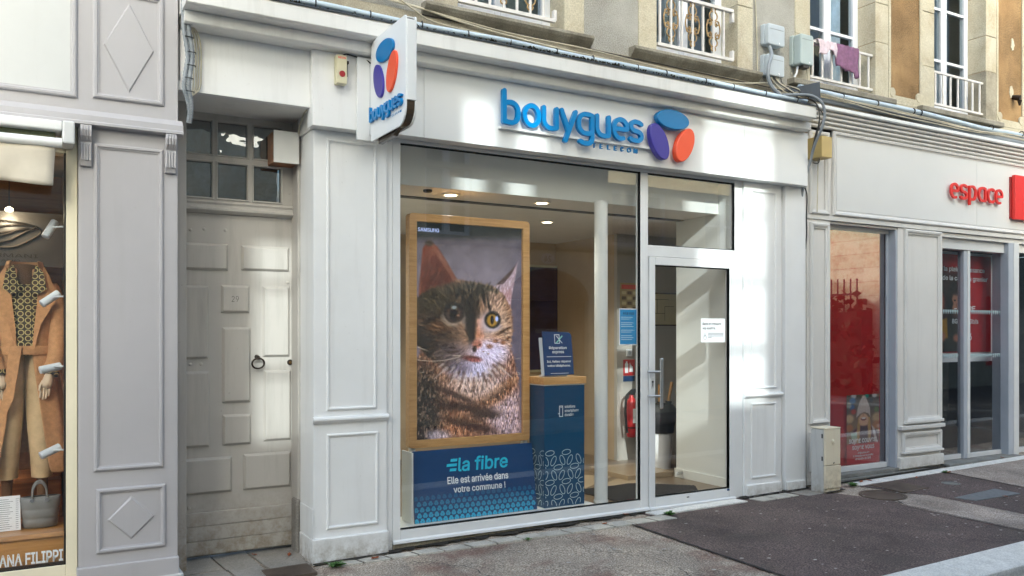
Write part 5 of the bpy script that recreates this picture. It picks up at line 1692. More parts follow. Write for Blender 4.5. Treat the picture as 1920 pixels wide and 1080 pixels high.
for s_, z0, z1, u0, u1 in (("Réparation", .585, .665, .20, .80), ("express", .490, .560, .30, .70), ("Ici, faites réparer", .285, .350, .10, .92), ("votre téléphone.", .190, .255, .10, .90)):
    text("lettering", s_, 'whiteink', cs, u0, u1, z0, z1, 0, .001, fn=lambda u, w, d: on_card(u, w, -.0016 + d), bold=.014)
cm = MB()
for (u0, u1, w0, w1) in ((.10, .94, .425, .436), (.40, .42, .73, .93), (.56, .58, .73, .93), (.40, .58, .92, .935), (.40, .58, .725, .74), (.20, .82, .05, .058)):
    cm.face([on_card(u0, w0, -.0012), on_card(u1, w0, -.0012), on_card(u1, w1, -.0012), on_card(u0, w1, -.0012)], C(235, 240, 244))
for (u0, w0, u1, w1, c) in ((.45, .74, .68, .90, C(150, 214, 200)), (.66, .74, .47, .90, C(235, 240, 244))):
    cm.face([on_card(u0 - .02, w0, -.0014), on_card(u0 + .02, w0 - .01, -.0014), on_card(u1 + .02, w1, -.0014), on_card(u1 - .02, w1 + .01, -.0014)], c)
cm.build("repair_icon", 'print', cs)

# ---- notices on glass
nt = thing("blue_notice", "bright blue notice taped inside the window beside the door", "notice", (4.42, .04, 1.4))
MB().box(4.318, 4.510, .0375, .0395, 1.395, 1.705).build("sheet", 'paper', nt)
MB().box(4.327, 4.501, .0368, .0374, 1.405, 1.695).build("blue_print", plain("notice_blue", C(40, 150, 214), .5, var=.02), nt)
text("lettering", "POUR VOUS", 'navy', nt, 4.36, 4.475, 1.652, 1.672, .0360, .0006, bold=.02)
nm = MB()
for i in range(13):
    z = 1.628 - i * .0155
    if i in (2, 6, 9):
        continue
    nm.face([(4.338, .0362, z), (4.338 + rng.uniform(.06, .15), .0362, z), (4.338 + .12, .0362, z + .005), (4.338, .0362, z + .005)], C(200, 230, 245))
nm.build("small_print", 'print', nt)
nt2 = thing("white_notice", "white paper notice reading 'Ravis de retrouver vos sourires' on the glass door", "notice", (5.37, .03, 1.4))
MB().box(5.222, 5.512, .0335, .0355, 1.415, 1.628).build("sheet", 'paper', nt2)
text("lettering", "Ravis de retrouver\nvos sourires.", 'ink', nt2, 5.24, 5.465, 1.530, 1.592, .0322, .0008, bold=.012, line=.9)
nm = MB()
for i in range(4):
    z = 1.493 - i * .012
    nm.face([(5.305, .0328, z), (5.49 if i < 3 else 5.35, .0328, z), (5.49 if i < 3 else 5.35, .0328, z + .004), (5.305, .0328, z + .004)], C(70, 70, 80))
nm.face([(5.24, .0328, 1.505), (5.50, .0328, 1.505), (5.50, .0328, 1.5065), (5.24, .0328, 1.5065)], C(150, 150, 158))
for (cx, cz, r0, r1) in ((5.268, 1.480, .010, .013), (5.268, 1.458, .016, .019)):
    for i in range(16):
        q0, q1 = 2 * math.pi * i / 16, 2 * math.pi * (i + 1) / 16
        nm.face([(cx + r0 * math.cos(q0), .0327, cz + r0 * math.sin(q0)), (cx + r0 * math.cos(q1), .0327, cz + r0 * math.sin(q1)), (cx + r1 * math.cos(q1), .0327, cz + r1 * math.sin(q1)), (cx + r1 * math.cos(q0), .0327, cz + r1 * math.sin(q0))], C(40, 40, 50))
nm.build("small_print", 'print', nt2)

# ---- things deeper in the shop
fx = thing("fire_extinguisher", "red fire extinguisher hung on the grey wall behind the glass", "extinguisher", (6.02, 1.88, .3))
MB().lathe([(.044, .34), (.053, .35), (.056, .38), (.056, .71), (.047, .755), (.022, .785), (.020, .81)], 6.02, 1.86, 20).build("cylinder", 'ext_red', fx, smooth=True, angle=50)
MB().lathe([(.0562, .44), (.0570, .44), (.0570, .455), (.0562, .455)], 6.02, 1.86, 20).build("band", 'black', fx)
MB().box(5.995, 6.045, 1.801, 1.803, .50, .66).build("label", 'paper', fx)
MB().prism([(6.0, .81), (6.05, .81), (6.07, .85), (6.10, .86), (6.10, .88), (6.02, .87), (5.98, .84)], 'y', 1.84, 1.875).build("valve", 'black', fx, bevel=.003)
MB().tube(smooth_path([(6.0, 1.85, .84), (5.93, 1.83, .80), (5.905, 1.82, .66), (5.915, 1.82, .50), (5.93, 1.82, .40)]), [.014] * 24 + [.02], 8).build("hose", 'black', fx, smooth=True)
fx.location.x -= .138
es = thing("extinguisher_sign", "small red extinguisher pictogram on the grey wall", "sign", (6.04, 1.94, 1.0))
MB().box(5.965, 6.125, 1.944, 1.949, 1.02, 1.20).build("plate", 'ext_red', es)
MB().box(5.965, 6.125, 1.944, 1.949, .955, 1.015).build("caption_plate", 'navy', es)
MB().prism([(5.985, 1.05), (6.03, 1.05), (6.03, 1.15), (6.018, 1.165), (6.018, 1.18), (5.998, 1.18), (5.998, 1.165), (5.985, 1.15)], 'y', 1.942, 1.9435).build("pictogram", 'whiteink', es)
for i in range(3):
    MB().prism([(6.045 + .018 * i, 1.06), (6.065 + .018 * i, 1.06), (6.07 + .012 * i, 1.12), (6.055 + .014 * i, 1.165 - .02 * i)], 'y', 1.942, 1.9435).build("flame", 'whiteink', es)
es.location.x -= .130
sw = thing("wall_socket", "white wall socket above the extinguisher pictogram", "socket", (6.05, 1.94, 1.25))
box("plate", 'paper', sw, 6.01, 6.09, 1.937, 1.949, 1.235, 1.315, .004)
MB().tube([(6.05, 1.937, 1.275), (6.05, 1.934, 1.275)], [.022, .02], 14).build("socket_face", 'greybox', sw)
sw.location.x -= .135
tp = thing("regulation_poster", "orange and tan regulation poster on the grey wall", "poster", (6.05, 1.94, 1.7))
MB().box(5.94, 6.20, 1.943, 1.949, 1.66, 2.06).build("sheet", plain("tan_sheet", C(196, 172, 116), .6), tp)
MB().box(5.955, 6.185, 1.940, 1.9425, 1.99, 2.04).build("heading", 'orange', tp)
pm = MB()
for i in range(5):
    for j in range(3):
        x = 5.96 + j * .078; z = 1.93 - i * .058
        pm.face([(x, 1.9415, z), (x + .06, 1.9415, z), (x + .06, 1.9415, z + .036), (x, 1.9415, z + .036)], C(120, 96, 60) if (i + j) % 2 else C(226, 210, 150))
pm.build("boxes_print", 'print', tp)
tp.location.x -= .150
wp = thing("wall_picture", "tall dark blue framed picture on the back wall", "picture", (5.5, 3.18, 1.1))
MB().box(4.90, 5.78, 3.165, 3.195, 1.02, 2.33).build("picture_frame", 'beige_box', wp, bevel=.004)
MB().box(4.93, 5.75, 3.158, 3.164, 1.05, 2.30).build("print_sheet", plain("night_blue_print", C(34, 40, 84), .35, var=.3, vs_=3), wp)
fl = thing("floor_plan", "framed evacuation floor plan beyond the glass door", "plan", (5.9, 1.93, 1.6))
MB().box(5.90, 6.42, 1.938, 1.948, 1.58, 1.96).build("plan_frame", 'bronze', fl)
MB().box(5.915, 6.405, 1.934, 1.9375, 1.595, 1.945).build("plan_sheet", plain("plan_paper", C(206, 196, 150), .6), fl)
pm = MB()
for (a, b, c, d) in ((5.94, 6.22, 1.88, 1.885), (5.94, 5.945, 1.66, 1.885), (6.05, 6.055, 1.72, 1.885), (5.94, 6.16, 1.72, 1.725), (6.16, 6.165, 1.64, 1.80), (6.16, 6.30, 1.80, 1.805), (6.34, 6.39, 1.70, 1.93)):
    pm.face([(a, 1.933, c), (b, 1.933, c), (b, 1.933, d), (a, 1.933, d)], C(60, 60, 50))
pm.build("plan_lines", 'print', fl)
fl.location.x += .26
bn = thing("bin", "pale bin lined with a black bag behind the glass door", "bin", (5.84, 1.3, FZ))
MB().loft([(5.84, 1.32, FZ + .001, .11, .11), (5.84, 1.32, .50, .13, .13)], 20).build("bin_body", 'paper', bn, smooth=True)
MB().loft([(5.84, 1.32, .45, .140, .140), (5.84, 1.32, .52, .150, .150), (5.85, 1.32, .62, .175, .165), (5.86, 1.32, .70, .16, .15), (5.87, 1.32, .75, .10, .12)], 16).build("bin_bag", 'black', bn, smooth=True)
for i, (dx, h) in enumerate(((-.05, .18), (.07, .20))):
    um = thing("umbrella", ("black umbrella with orange wooden handle, left one in the bin", "black umbrella with orange wooden handle, right one in the bin")[i], "umbrella", (5.85 + dx, 1.3, .6), "umbrellas in the bin")
    MB().tube([(5.84 + dx * .6, 1.30, .40), (5.85 + dx, 1.28, .78)], [.02, .035], 10).build("folded_canopy", 'black', um, smooth=True)
    MB().tube([(5.85 + dx, 1.28, .78), (5.86 + dx * 1.4, 1.27, .78 + h)], [.016, .018], 10).build("handle", 'orange' if False else 'wood_md', um, smooth=True)
ds = thing("door_stop", "steel door stop at the foot of the white inner wall", "door stop", (5.59, .74, .1))
MB().tube([(5.606, .72, .135), (5.53, .70, .128)], [.016, .014], 12).build("stop_barrel", 'steel', ds, smooth=True)
MB().tube([(5.531, .70, .128), (5.518, .697, .127)], [.015, .012], 12).build("rubber_tip", 'paper', ds, smooth=True)

# ---- lit recessed downlights
for i, (x, y, on, lab) in enumerate(((2.965, .457, 1, "lit recessed downlight above the cat screen"), (3.814, .444, 1, "lit recessed downlight above the blue display column"), (4.52, 1.467, 1, "lit recessed downlight deeper in the shop ceiling"), (2.70, 1.30, 1, "lit recessed downlight just above the oak frame corner"))):
    t = thing("downlight", lab, "ceiling lamp", (x, y, 2.6), "recessed downlights")
    n = 24
    mb = MB()
    rings = [(.075, 2.6035), (.078, 2.597), (.060, 2.593), (.050, 2.600)]
    mb.lathe(rings[::-1] if False else rings, x, y, n)
    mb.build("trim_ring", 'ceiling', t, smooth=True)
    MB().lathe([(.048, 2.5925), (.048, 2.5918)], x, y, n).build("lamp_disc", 'lamp', t)
    ld = bpy.data.lights.new("downlight_lamp", 'SPOT'); ld.energy = 10 if i < 2 else 34; ld.color = (1, .89, .74); ld.spot_size = R(130); ld.spot_blend = .8; ld.shadow_soft_size = .05
    lo = bpy.data.objects.new("downlight_light", ld); lo.location = Vector((x, y, 2.585)) - WL[t]; lo.parent = t; COL.objects.link(lo)
sd = thing("smoke_detector", "small dark ceiling fitting left of the first downlight", "detector", (2.72, .36, 2.6))
MB().lathe([(.035, 2.603), (.035, 2.590), (.028, 2.584)], 2.72, .36, 18).build("detector_body", 'cable_d', sd, smooth=True, angle=50)

# ================================================================== red phone shop (right)
rs = thing("phone_shopfront", "pale grey panelled shopfront with ribbed cornice and red 'espace' sign", "shopfront", (8.5, 0, 0))
XR = 12.6
box("backing", 'sfr', rs, 6.54, XR, .0, .06, 2.60, 3.50, .002)
for i in range(4):
    z = 3.488 + i * .036
    d = -.020 - i * .022
    MB().prism([(.05, z), (d, z), (d - .016, z + .010), (d - .016, z + .028), (d, z + .033), (.05, z + .033)], 'x', 6.50, XR).build("cornice_rib", 'sfr', rs, bevel=.002)
MB().prism([(.05, 3.634), (-.125, 3.634), (-.135, 3.642), (-.135, 3.672), (.05, 3.690)], 'x', 6.50, XR).build("cornice_cap", 'alu', rs, bevel=.003)
MB().prism([(.05, 3.692), (-.10, 3.677), (-.06, 3.74), (.0, 3.78), (.05, 3.78)], 'x', 6.42, XR).build("lead_apron", 'sill', rs, bevel=.004)
def heavy(y):
    return [(0, y), (0, y - .020), (.012, y - .034), (.030, y - .030), (.040, y - .016), (.052, y - .014), (.052, y)]
MB().frame(6.565, 6.842, 2.648, 3.455, heavy(-.001)).build("panel_moulding", 'sfr', rs)
MB().frame(6.895, XR - .1, 2.652, 3.480, heavy(-.001)).build("sign_moulding", 'sfr', rs)
M['sfr_board'] = plain("sign_board_grey", C(216, 216, 214), rough=.4, var=.02, vs_=1.3)
MB().box(6.955, 9.298, -.012, -.002, 2.71, 3.43).build("sign_board", 'sfr_board', rs)
MB().box(9.301, XR - .16, -.012, -.002, 2.71, 3.43).build("sign_board", 'sfr_board', rs)
box("lower_band", 'sfr', rs, 6.54, XR, -.014, .06, 2.600, 2.646, .004)
# first pilaster
box("pilaster", 'sfr', rs, 6.545, 6.876, .0, .25, .03, 2.598, .004)
MB().frame(6.575, 6.845, .62, 2.565, heavy(-.001)).build("panel_moulding", 'sfr', rs)
MB().frame(6.575, 6.845, .16, .54, heavy(-.001)).build("panel_moulding", 'sfr', rs)
# display window
box("window_head", 'sfr', rs, 6.88, 7.92, .085, .14, 2.535, 2.598, .003)
box("head_soffit", 'sfr', rs, 6.88, 7.92, .012, .084, 2.575, 2.598, .002)
box("window_stile", 'sfr_alu', rs, 7.842, 7.886, .075, .14, .10, 2.534, .003)
box("reveal_board", 'sfr_alu', rs, 7.888, 7.918, .002, .14, .05, 2.574, .003)
box("window_bottom_rail", 'alu_grey', rs, 6.88, 7.841, .072, .14, .098, .150, .003)
box("window_sill", 'concrete', rs, 6.88, 7.918, -.02, .14, .060, .096, .004)
MB().box(6.88, 7.841, .095, .101, .151, 2.534).build("pane", 'glass_film', rs)
MB().box(7.834, 7.8415, .090, .094, .151, 2.534).build("gasket", 'black', rs)
MB().box(6.88, 7.80, .125, .132, .151, 2.534).build("red_backing", 'redfilm', rs)
# second pilaster
box("pilaster", 'sfr', rs, 7.920, 8.652, .0, .25, .05, 2.598, .004)
MB().frame(8.015, 8.640, .560, 2.590, heavy(-.001)).build("panel_moulding", 'sfr', rs)
box("panel_ledge", 'sfr', rs, 8.005, 8.650, -.045, -.002, .545, .575, .004)
box("dado_rail", 'sfr', rs, 7.915, 8.660, -.052, -.001, .485, .525, .005)
MB().frame(7.975, 8.640, .245, .455, heavy(-.001)).build("panel_moulding", 'sfr', rs)
box("panel_ledge", 'sfr', rs, 7.965, 8.648, -.045, -.002, .232, .255, .004)
box("plinth", 'sfr', rs, 7.912, 8.660, -.035, .20, .078, .197, .006)
box("base_step", 'concrete', rs, 6.90, 8.66, -.05, .25, -.05, .058, .006)
# sliding door bay
box("door_head", 'alu_grey', rs, 8.655, 10.16, .060, .16, 2.432, 2.548, .004)
box("head_soffit", 'sfr', rs, 8.655, XR, .012, .20, 2.550, 2.598, .002)
box("door_sill", 'concrete', rs, 8.662, 10.05, -.10, .24, .0, .082, .006)
box("door_rail", 'alu_grey', rs, 8.68, 9.19, .100, .14, .083, .135, .003)
box("door_rail", 'alu_grey', rs, 9.27, 9.95, .082, .12, .083, .135, .003)
box("door_stile", 'sfr_alu', rs, 9.196, 9.260, .075, .15, .083, 2.431, .003)
box("door_stile", 'alu_grey', rs, 9.262, 9.312, .070, .12, .083, 2.431, .003)
MB().box(8.66, 9.195, .115, .121, .136, 2.43).build("pane", 'glass_dark', rs)
MB().box(9.313, 9.955, .098, .104, .136, 2.43).build("pane", 'glass_dark', rs)
box("door_post", 'sfr_alu', rs, 9.957, 10.06, .005, .20, .06, 2.549, .003)
box("door_post_edge", 'alu_grey', rs, 10.062, 10.165, .0, .20, .06, 2.549, .003)
MB().box(10.166, XR, .06, .066, .14, 2.45).build("pane", 'glass_dark', rs)
box("window_bottom_rail", 'alu_grey', rs, 10.166, XR, .04, .10, .08, .14, .003)
box("window_head", 'sfr', rs, 10.166, XR, .05, .12, 2.45, 2.549, .003)
dm = MB()
for z in (1.265, 1.765):
    for i in range(30):
        x = 8.70 + i * .042
        y = .1135 if x < 9.19 else .0965
        if 9.19 < x + .03 and x < 9.315:
            continue
        dm.box(x, x + .032, y, y + .001, z - .032, z - .006)
        dm.box(x + .008, x + .024, y - .001, y, z - .050, z - .034)
dm.build("safety_dots", plain("etched_film", C(150, 170, 176), .5), rs)["kind"] = "stuff"
S(MB().box(6.6, 12.6, 2.4, 2.45, 0, 2.7).build("wall_phone_shop", plain("charcoal_wall", C(48, 48, 50), .8)))
S(MB().box(6.6, 12.6, .16, 2.4, .0, .055).build("floor_phone_shop", plain("grey_floor", C(50, 48, 46), .5)))
S(MB().box(6.6, 12.6, .16, 2.4, 2.60, 2.66).build("ceiling_phone_shop", plain("dim_ceiling", C(70, 70, 70), .8)))
S(MB().box(12.55, 12.6, .10, 2.4, .06, 2.59).build("wall_phone_end", plain("grey_end_wall", C(60, 60, 62), .8)))
S(MB().box(8.66, 8.70, .16, 2.4, .06, 2.59).build("wall_phone_side", plain("grey_partition", C(60, 60, 62), .8)))
# red poster with a man behind the sliding door
dp = thing("door_poster", "red and dark poster about fibre internet standing behind the sliding glass door", "poster", (9.4, .3, 1.2))
MB().box(8.72, 10.17, .32, .34, 1.16, 2.44).build("board", 'paper', dp)
MB().box(8.74, 10.125, .312, .318, 1.27, 2.41).build("red_print", plain("poster_red", C(186, 30, 40), .5, var=.12, vs_=2), dp)
def man_picture(w=60, h=110):
    u, v = np.meshgrid(np.linspace(0, 1, w), np.linspace(0, 1, h))
    img = np.zeros((h, w, 3)); img[:] = (64, 42, 38)
    X, Y = u * 60, v * 110
    put(img, ell(X, Y, 4, 46, 8, 14, .5), (190, 96, 70))
    put(img, inpoly(X, Y, [(10, 110), (12, 74), (22, 66), (52, 64), (60, 76), (60, 110)], 2), (52, 52, 44))
    put(img, inpoly(X, Y, [(0, 70), (18, 66), (20, 92), (0, 94)], 2), (190, 140, 30))
    put(img, ell(X, Y, 36, 42, 17, 22, .3), (36, 30, 30))
    put(img, ell(X, Y, 40, 46, 11, 17, .3), (176, 128, 104))
    put(img, ell(X, Y, 40, 27, 17, 9, .3), (40, 36, 36))
    for cx in (36, 45):
        put(img, ell(X, Y, cx, 43, 2.5, 1.2, .4), (30, 24, 24))
    put(img, ell(X, Y, 41, 50, 2, 4, .5), (150, 100, 82))
    put(img, ell(X, Y, 41, 56, 5, 1.4, .4), (120, 60, 56))
    put(img, ell(X, Y, 41, 60, 8, 4, .7) * .6, (70, 46, 38))
    for k in range(5):
        put(img, ell(X + 2 * np.sin(Y * .5), Y, 22 + k * 2, 54, 1.2, 20, .5) * .8, (20, 18, 20))
    put(img, ell(X, Y, 8, 90, 7, 6, .5), (190, 130, 104)); put(img, ell(X, Y, 40, 92, 8, 5, .5), (180, 120, 96))
    put(img, sst(12, 4, Y) * .8, (120, 30, 36))
    return img
raster("portrait_print", man_picture(), 'print', dp, lambda u, v: (9.10 + u * .50, .3105, 2.26 - v * .98))
for s_, x0, x1, z0, z1 in (("la pleine puissance", 9.19, 9.99, 2.200, 2.270), ("de la cave au grenier", 9.165, 10.05, 2.095, 2.165), ("-FIBRE", 9.39, 9.80, 1.755, 1.815), ("8Gb/s  5Gb/s", 9.345, 9.86, 1.60, 1.665), ("WiFi 6", 9.46, 9.73, 1.415, 1.495)):
    text("lettering", s_, 'whiteink', dp, x0, x1, z0, z1, .3085, .001, bold=.015)
# woman poster in the red window
def woman_picture(w=84, h=118):
    u, v = np.meshgrid(np.linspace(0, 1, w), np.linspace(0, 1, h))
    X = 1587 + u * 62; Y = 740 + v * 133
    img = np.zeros((h, w, 3)); img[:] = (92, 84, 72)
    put(img, sst(760, 800, Y) * .6, (176, 142, 98))
    for (cx, cy, r, c) in ((1600, 742, 5, (235, 240, 245)), (1625, 743, 4, (70, 190, 170)), (1640, 742, 5, (230, 240, 250)), (1598, 751, 6, (70, 130, 190)), (1597, 763, 5, (60, 110, 180)), (1591, 760, 5, (200, 205, 190)), (1644, 770, 5, (110, 140, 70)), (1600, 772, 5, (190, 60, 50)), (1645, 785, 9, (215, 190, 140)), (1592, 785, 8, (226, 196, 150)), (1644, 800, 8, (190, 130, 80)), (1592, 803, 7, (200, 120, 60)), (1633, 752, 4, (60, 66, 80))):
        put(img, ell(X, Y, cx, cy, r, r, .4) * .85, c)
    put(img, inpoly(X, Y, [(1590, 840), (1600, 808), (1612, 800), (1632, 800), (1645, 812), (1650, 842)], 1.5), (92, 40, 48))
    put(img, inpoly(X, Y, [(1596, 840), (1603, 812), (1609, 808), (1604, 842)], 1), (206, 196, 186))
    put(img, inpoly(X, Y, [(1634, 800), (1640, 806), (1648, 842), (1643, 842)], 1), (212, 202, 192))
    put(img, inpoly(X, Y, [(1609, 784), (1613, 782), (1612, 822), (1618, 838), (1607, 842), (1605, 815)], 1), (190, 148, 74))
    put(img, inpoly(X, Y, [(1626, 784), (1631, 784), (1634, 815), (1630, 836), (1624, 838), (1627, 815)], 1), (196, 156, 84))
    put(img, ell(X, Y, 1619, 790, 9, 13, .2), (222, 180, 140))
    put(img, inpoly(X, Y, [(1613, 800), (1626, 800), (1628, 838), (1611, 838)], 2) * .9, (70, 34, 40))
    put(img, ell(X, Y, 1619, 788, 8, 11, .25), (226, 184, 146))
    put(img, ell(X, Y, 1619, 787, 5, 3.2, .3), (110, 40, 40)); put(img, ell(X, Y, 1619, 785.5, 4.2, 1.8, .3), (244, 240, 232))
    put(img, ell(X, Y, 1618.5, 779.5, 1.6, 2.2, .5), (196, 146, 112))
    hat = inpoly(X, Y, [(1618, 741), (1612, 752), (1607, 768), (1605, 784), (1612, 777), (1620, 774), (1628, 777), (1632, 784), (1631, 766), (1626, 752), (1622, 742)], 1)
    put(img, hat, (214, 205, 196))
    put(img, hat * (np.sin(X * 2.1) > .2) * .35, (170, 160, 152))
    put(img, inpoly(X, Y, [(1595, 813), (1606, 812), (1607, 824), (1596, 826)], .8), (170, 200, 176))
    put(img, sst(832, 836, Y), (200, 28, 44))
    put(img, sst(866, 870, Y) * .4, (170, 20, 34))
    return img
wpst = thing("woman_poster", "poster of a laughing person in a knit hat above red text", "poster", (7.5, .11, .15))
WX0, WX1, WZ0, WZ1 = 7.249, 7.760, .153, .866
MB().box(WX0, WX1, .1045, .107, WZ0, WZ1).build("sheet", 'redfilm', wpst)
raster("photo_print", woman_picture(), 'print', wpst, lambda u, v: (WX0 + .001 + u * (WX1 - WX0 - .002), .1035, WZ1 - .001 - v * (WZ1 - WZ0 - .002)))
for s_, x0, x1, z0, z1 in (("soyez couvert,", 7.285, 7.735, .355, .425), ("soyez vous", 7.335, 7.680, .290, .345), ("déjà plus de", 7.42, 7.60, .255, .280), ("1 français sur 2 profite", 7.35, 7.665, .226, .250), ("de la 4G+ de SFR", 7.385, 7.625, .197, .221)):
    text("lettering", s_, 'whiteink', wpst, x0, x1, z0, z1, .1022, .0008, bold=.013)

# espace sign
eg = thing("red_sign", "raised red 'espace' lettering on the pale grey fascia", "shop sign", (9.2, -.05, 2.95))
ew = (.0, .175, .335, .512, .688, .840)
for ch, o_ in zip("espace", ew):
    fn = (lambda o_: lambda u, w, d: (8.752 + o_ + u * .95, -.056 + d, 2.962 + w * .96))(o_)
    stroke_letter(gl(ch), .028, 0, .024, fn).build("letter", 'red', eg)
eb = thing("red_logo_box", "red square light-box logo beside the red lettering, cut by the photo's right edge", "shop sign", (10.1, -.1, 2.8))
box("box_body", 'red', eb, 9.950, 10.47, -.075, -.035, 2.817, 3.329, .004)
box("box_rim", plain("dark_red", C(160, 24, 28), .4), eb, 9.935, 10.45, -.034, -.0125, 2.83, 3.31, .003)
text("lettering", "SFR", 'whiteink', eb, 10.13, 10.42, 2.98, 3.15, -.079, .004, bold=.014)

# ================================================================== street furniture against the walls
uc = thing("meter_cabinet", "weathered cream electricity cabinet standing on the pavement between the shops", "cabinet", (6.55, -.2, .0))
box("cabinet_body", 'cab_side', uc, 6.445, 6.655, -.275, -.135, -.01, .600, .004)
box("cabinet_door", 'cabinet', uc, 6.447, 6.655, -.297, -.2755, .268, .604, .004)
box("cabinet_door", 'cabinet', uc, 6.447, 6.657, -.303, -.2755, .052, .262, .004)
box("cabinet_foot", 'cabinet', uc, 6.450, 6.655, -.293, -.2755, -.02, .048, .004)
box("cabinet_lid", 'cabinet', uc, 6.440, 6.660, -.300, -.130, .6045, .616, .004)
MB().tube([(6.555, -.298, .485), (6.555, -.306, .485)], [.024, .022], 18).build("latch_disc", 'cabinet', uc, smooth=True, angle=50)
MB().tube([(6.555, -.306, .485), (6.555, -.312, .485)], [.012, .011], 14).build("latch_core", 'cream', uc, smooth=True, angle=50)
MB().prism([(6.55, .285), (6.565, .293), (6.575, .288), (6.56, .278)], 'y', -.299, -.296).build("keyhole", 'black', uc)
for z in (.54, .33):
    MB().box(6.4435, 6.4455, -.27, -.255, z - .02, z + .02).build("hinge", 'black', uc)

yb = thing("junction_box", "yellowed junction box on the grey pilaster beside the cable loop", "junction box", (6.6, -.1, 3.25))
box("case", 'ybox', yb, 6.545, 6.690, -.175, -.002, 3.165, 3.365, .004)
MB().tube(smooth_path([(6.60, -.10, 3.165), (6.595, -.10, 3.13), (6.575, -.09, 3.115), (6.565, -.05, 3.13)]), .004, 6).build("tail_cable", 'cable_d', yb, smooth=True)
MB().tube([(6.63, -.06, 3.165), (6.63, -.05, 2.66)], .006, 6).build("drop_cable", 'cable_w', yb, smooth=True)

def wall_box(x0, x1, z0, z1, label, mat='greybox', y=-.09, deep=.08):
    t = thing("wall_box", label, "junction box", ((x0 + x1) / 2, 0, z0), "grey plastic wall boxes")
    MB().prism(rrect(x0 - .010, x1 - .005, z0 + .005, z1 + .004, .018), 'y', -.04, .0).build("back_case", mat, t, bevel=.004)
    MB().prism(rrect(x0, x1, z0, z1, .02), 'y', y, -.041).build("cover", mat, t, bevel=.010)
    MB().box(x0 + .02, x1 - .02, y - .002, y, z1 - .05, z1 - .047).build("cover_seam", 'cable_g', t)
    MB().tube([((x0 + x1) / 2 + .03, y, z0 + .022), ((x0 + x1) / 2 + .03, y - .005, z0 + .022)], [.009, .008], 10).build("latch", 'paper', t)
    return t
wall_box(5.93, 6.145, 4.150, 4.345, "grey plastic junction box, upper of the two by the render edge")
wall_box(5.925, 6.140, 3.868, 4.065, "grey plastic junction box, lower of the two by the render edge")
w3 = wall_box(6.31, 6.485, 4.02, 4.305, "tall mint-grey telecom box with conduits beside the laundry window", 'greybox2', -.13, .12)
MB().box(6.36, 6.44, -.12, -.05, 3.995, 4.018).build("gland_plate", 'cable_d', w3)
MB().tube([(6.34, -.07, 4.01), (6.335, -.06, 3.95), (6.31, -.05, 3.90)], .010, 8).build("conduit", 'paper', w3, smooth=True)
MB().tube(smooth_path([(6.46, -.07, 4.01), (6.475, -.07, 3.93), (6.47, -.08, 3.84), (6.42, -.10, 3.79), (6.30, -.12, 3.77)]), .007, 8).build("conduit", 'cable_w', w3, smooth=True)

# blue thing on laundry sill
bt = thing("spray_bottle", "small blue spray bottle behind the white window guard", "bottle", (6.64, .1, 3.95))
MB().lathe([(.03, 3.925), (.032, 3.94), (.032, 4.02), (.012, 4.06), (.012, 4.09)], 6.66, .11, 14).build("bottle_body", plain("blue_plastic", C(30, 60, 150), .3), bt, smooth=True, angle=50)
MB().prism([(6.62, 4.09), (6.68, 4.09), (6.69, 4.125), (6.60, 4.125)], 'y', .095, .125).build("trigger_head", plain("blue_plastic_head", C(36, 70, 170), .3), bt, bevel=.004)

# ------------------------------------------------------------------ cables and conduits
pp = thing("cornice_conduit", "pale blue-white conduit clipped along the top of the white cornice", "conduit", (3.6, -.2, 3.6))
pts = [(1.0 + i * .35, -.245 + .006 * math.sin(i * 1.9), 3.628 + .004 * math.sin(i * 1.3)) for i in range(16)]
MB().tube(smooth_path(pts, 4), .020, 10).build("tube", 'pipe', pp, smooth=True)
for i in range(14):
    x = 1.3 + i * .37 + rng.uniform(-.05, .05)
    MB().tube([(x + .023 * math.cos(R(q)) * .2, -.245 + .024 * math.cos(R(q)), 3.628 + .024 * math.sin(R(q))) for q in range(0, 361, 40)], .0045, 5).build("cable_tie", 'black', pp)
ms = MB()
for i in range(900):
    x = 1.2 + 3.9 * rng.random() ** .8
    if fbm(np.array(x * 2.2), np.array(1.3), 2, 4) < .42 and rng.random() < .8:
        continue
    y = -.285 + rng.uniform(-.022, .03); z = 3.584 + .0777 * (y + .32) + rng.uniform(0, .012)
    s = rng.uniform(.006, .016)
    a = rng.random() * 6.28
    c = [(x + s * math.cos(a + k), y + s * .7 * math.sin(a + k), z + (s * .9 if k == 0 else 0)) for k in (0, 2.1, 4.2)]
    ms.face(c); ms.face([c[0], c[2], (x, y, z + s * 1.2)])
mo = ms.build("moss", 'moss'); mo["kind"] = "stuff"
def cable(name, label, path, r, mat, group="cables along the facade", n=5):
    o = MB().tube(smooth_path(path, n), r, 7).build(name, mat, None, smooth=True)
    tag(o, label, "cable", group)
    return o
def yrand():
    return rng.uniform(-.055, -.025)
cable("facade_cable", "ivory cable bundle sagging from the top left towards the first window sill", [(1.5, -.04, 3.93), (2.0, -.05, 3.86), (2.45, -.045, 3.83), (2.9, -.06, 3.77), (3.5, -.06, 3.735), (4.2, -.06, 3.72), (4.9, -.06, 3.71), (5.5, -.06, 3.735), (5.95, -.06, 3.80)], .008, 'cable_w')
cable("facade_cable", "second ivory cable running just under the first window sill", [(1.5, -.06, 3.885), (2.1, -.05, 3.845), (2.5, -.05, 3.82), (3.2, -.05, 3.775), (3.9, -.05, 3.775), (4.6, -.05, 3.75), (5.2, -.06, 3.715), (5.7, -.06, 3.69), (6.2, -.08, 3.70)], .006, 'cable_w')
cable("facade_cable", "thin dark cable straight along the stone band", [(2.5, -.028, 3.79), (3.4, -.03, 3.79), (4.4, -.03, 3.785), (5.2, -.03, 3.78), (6.1, -.04, 3.77)], .005, 'cable_d')
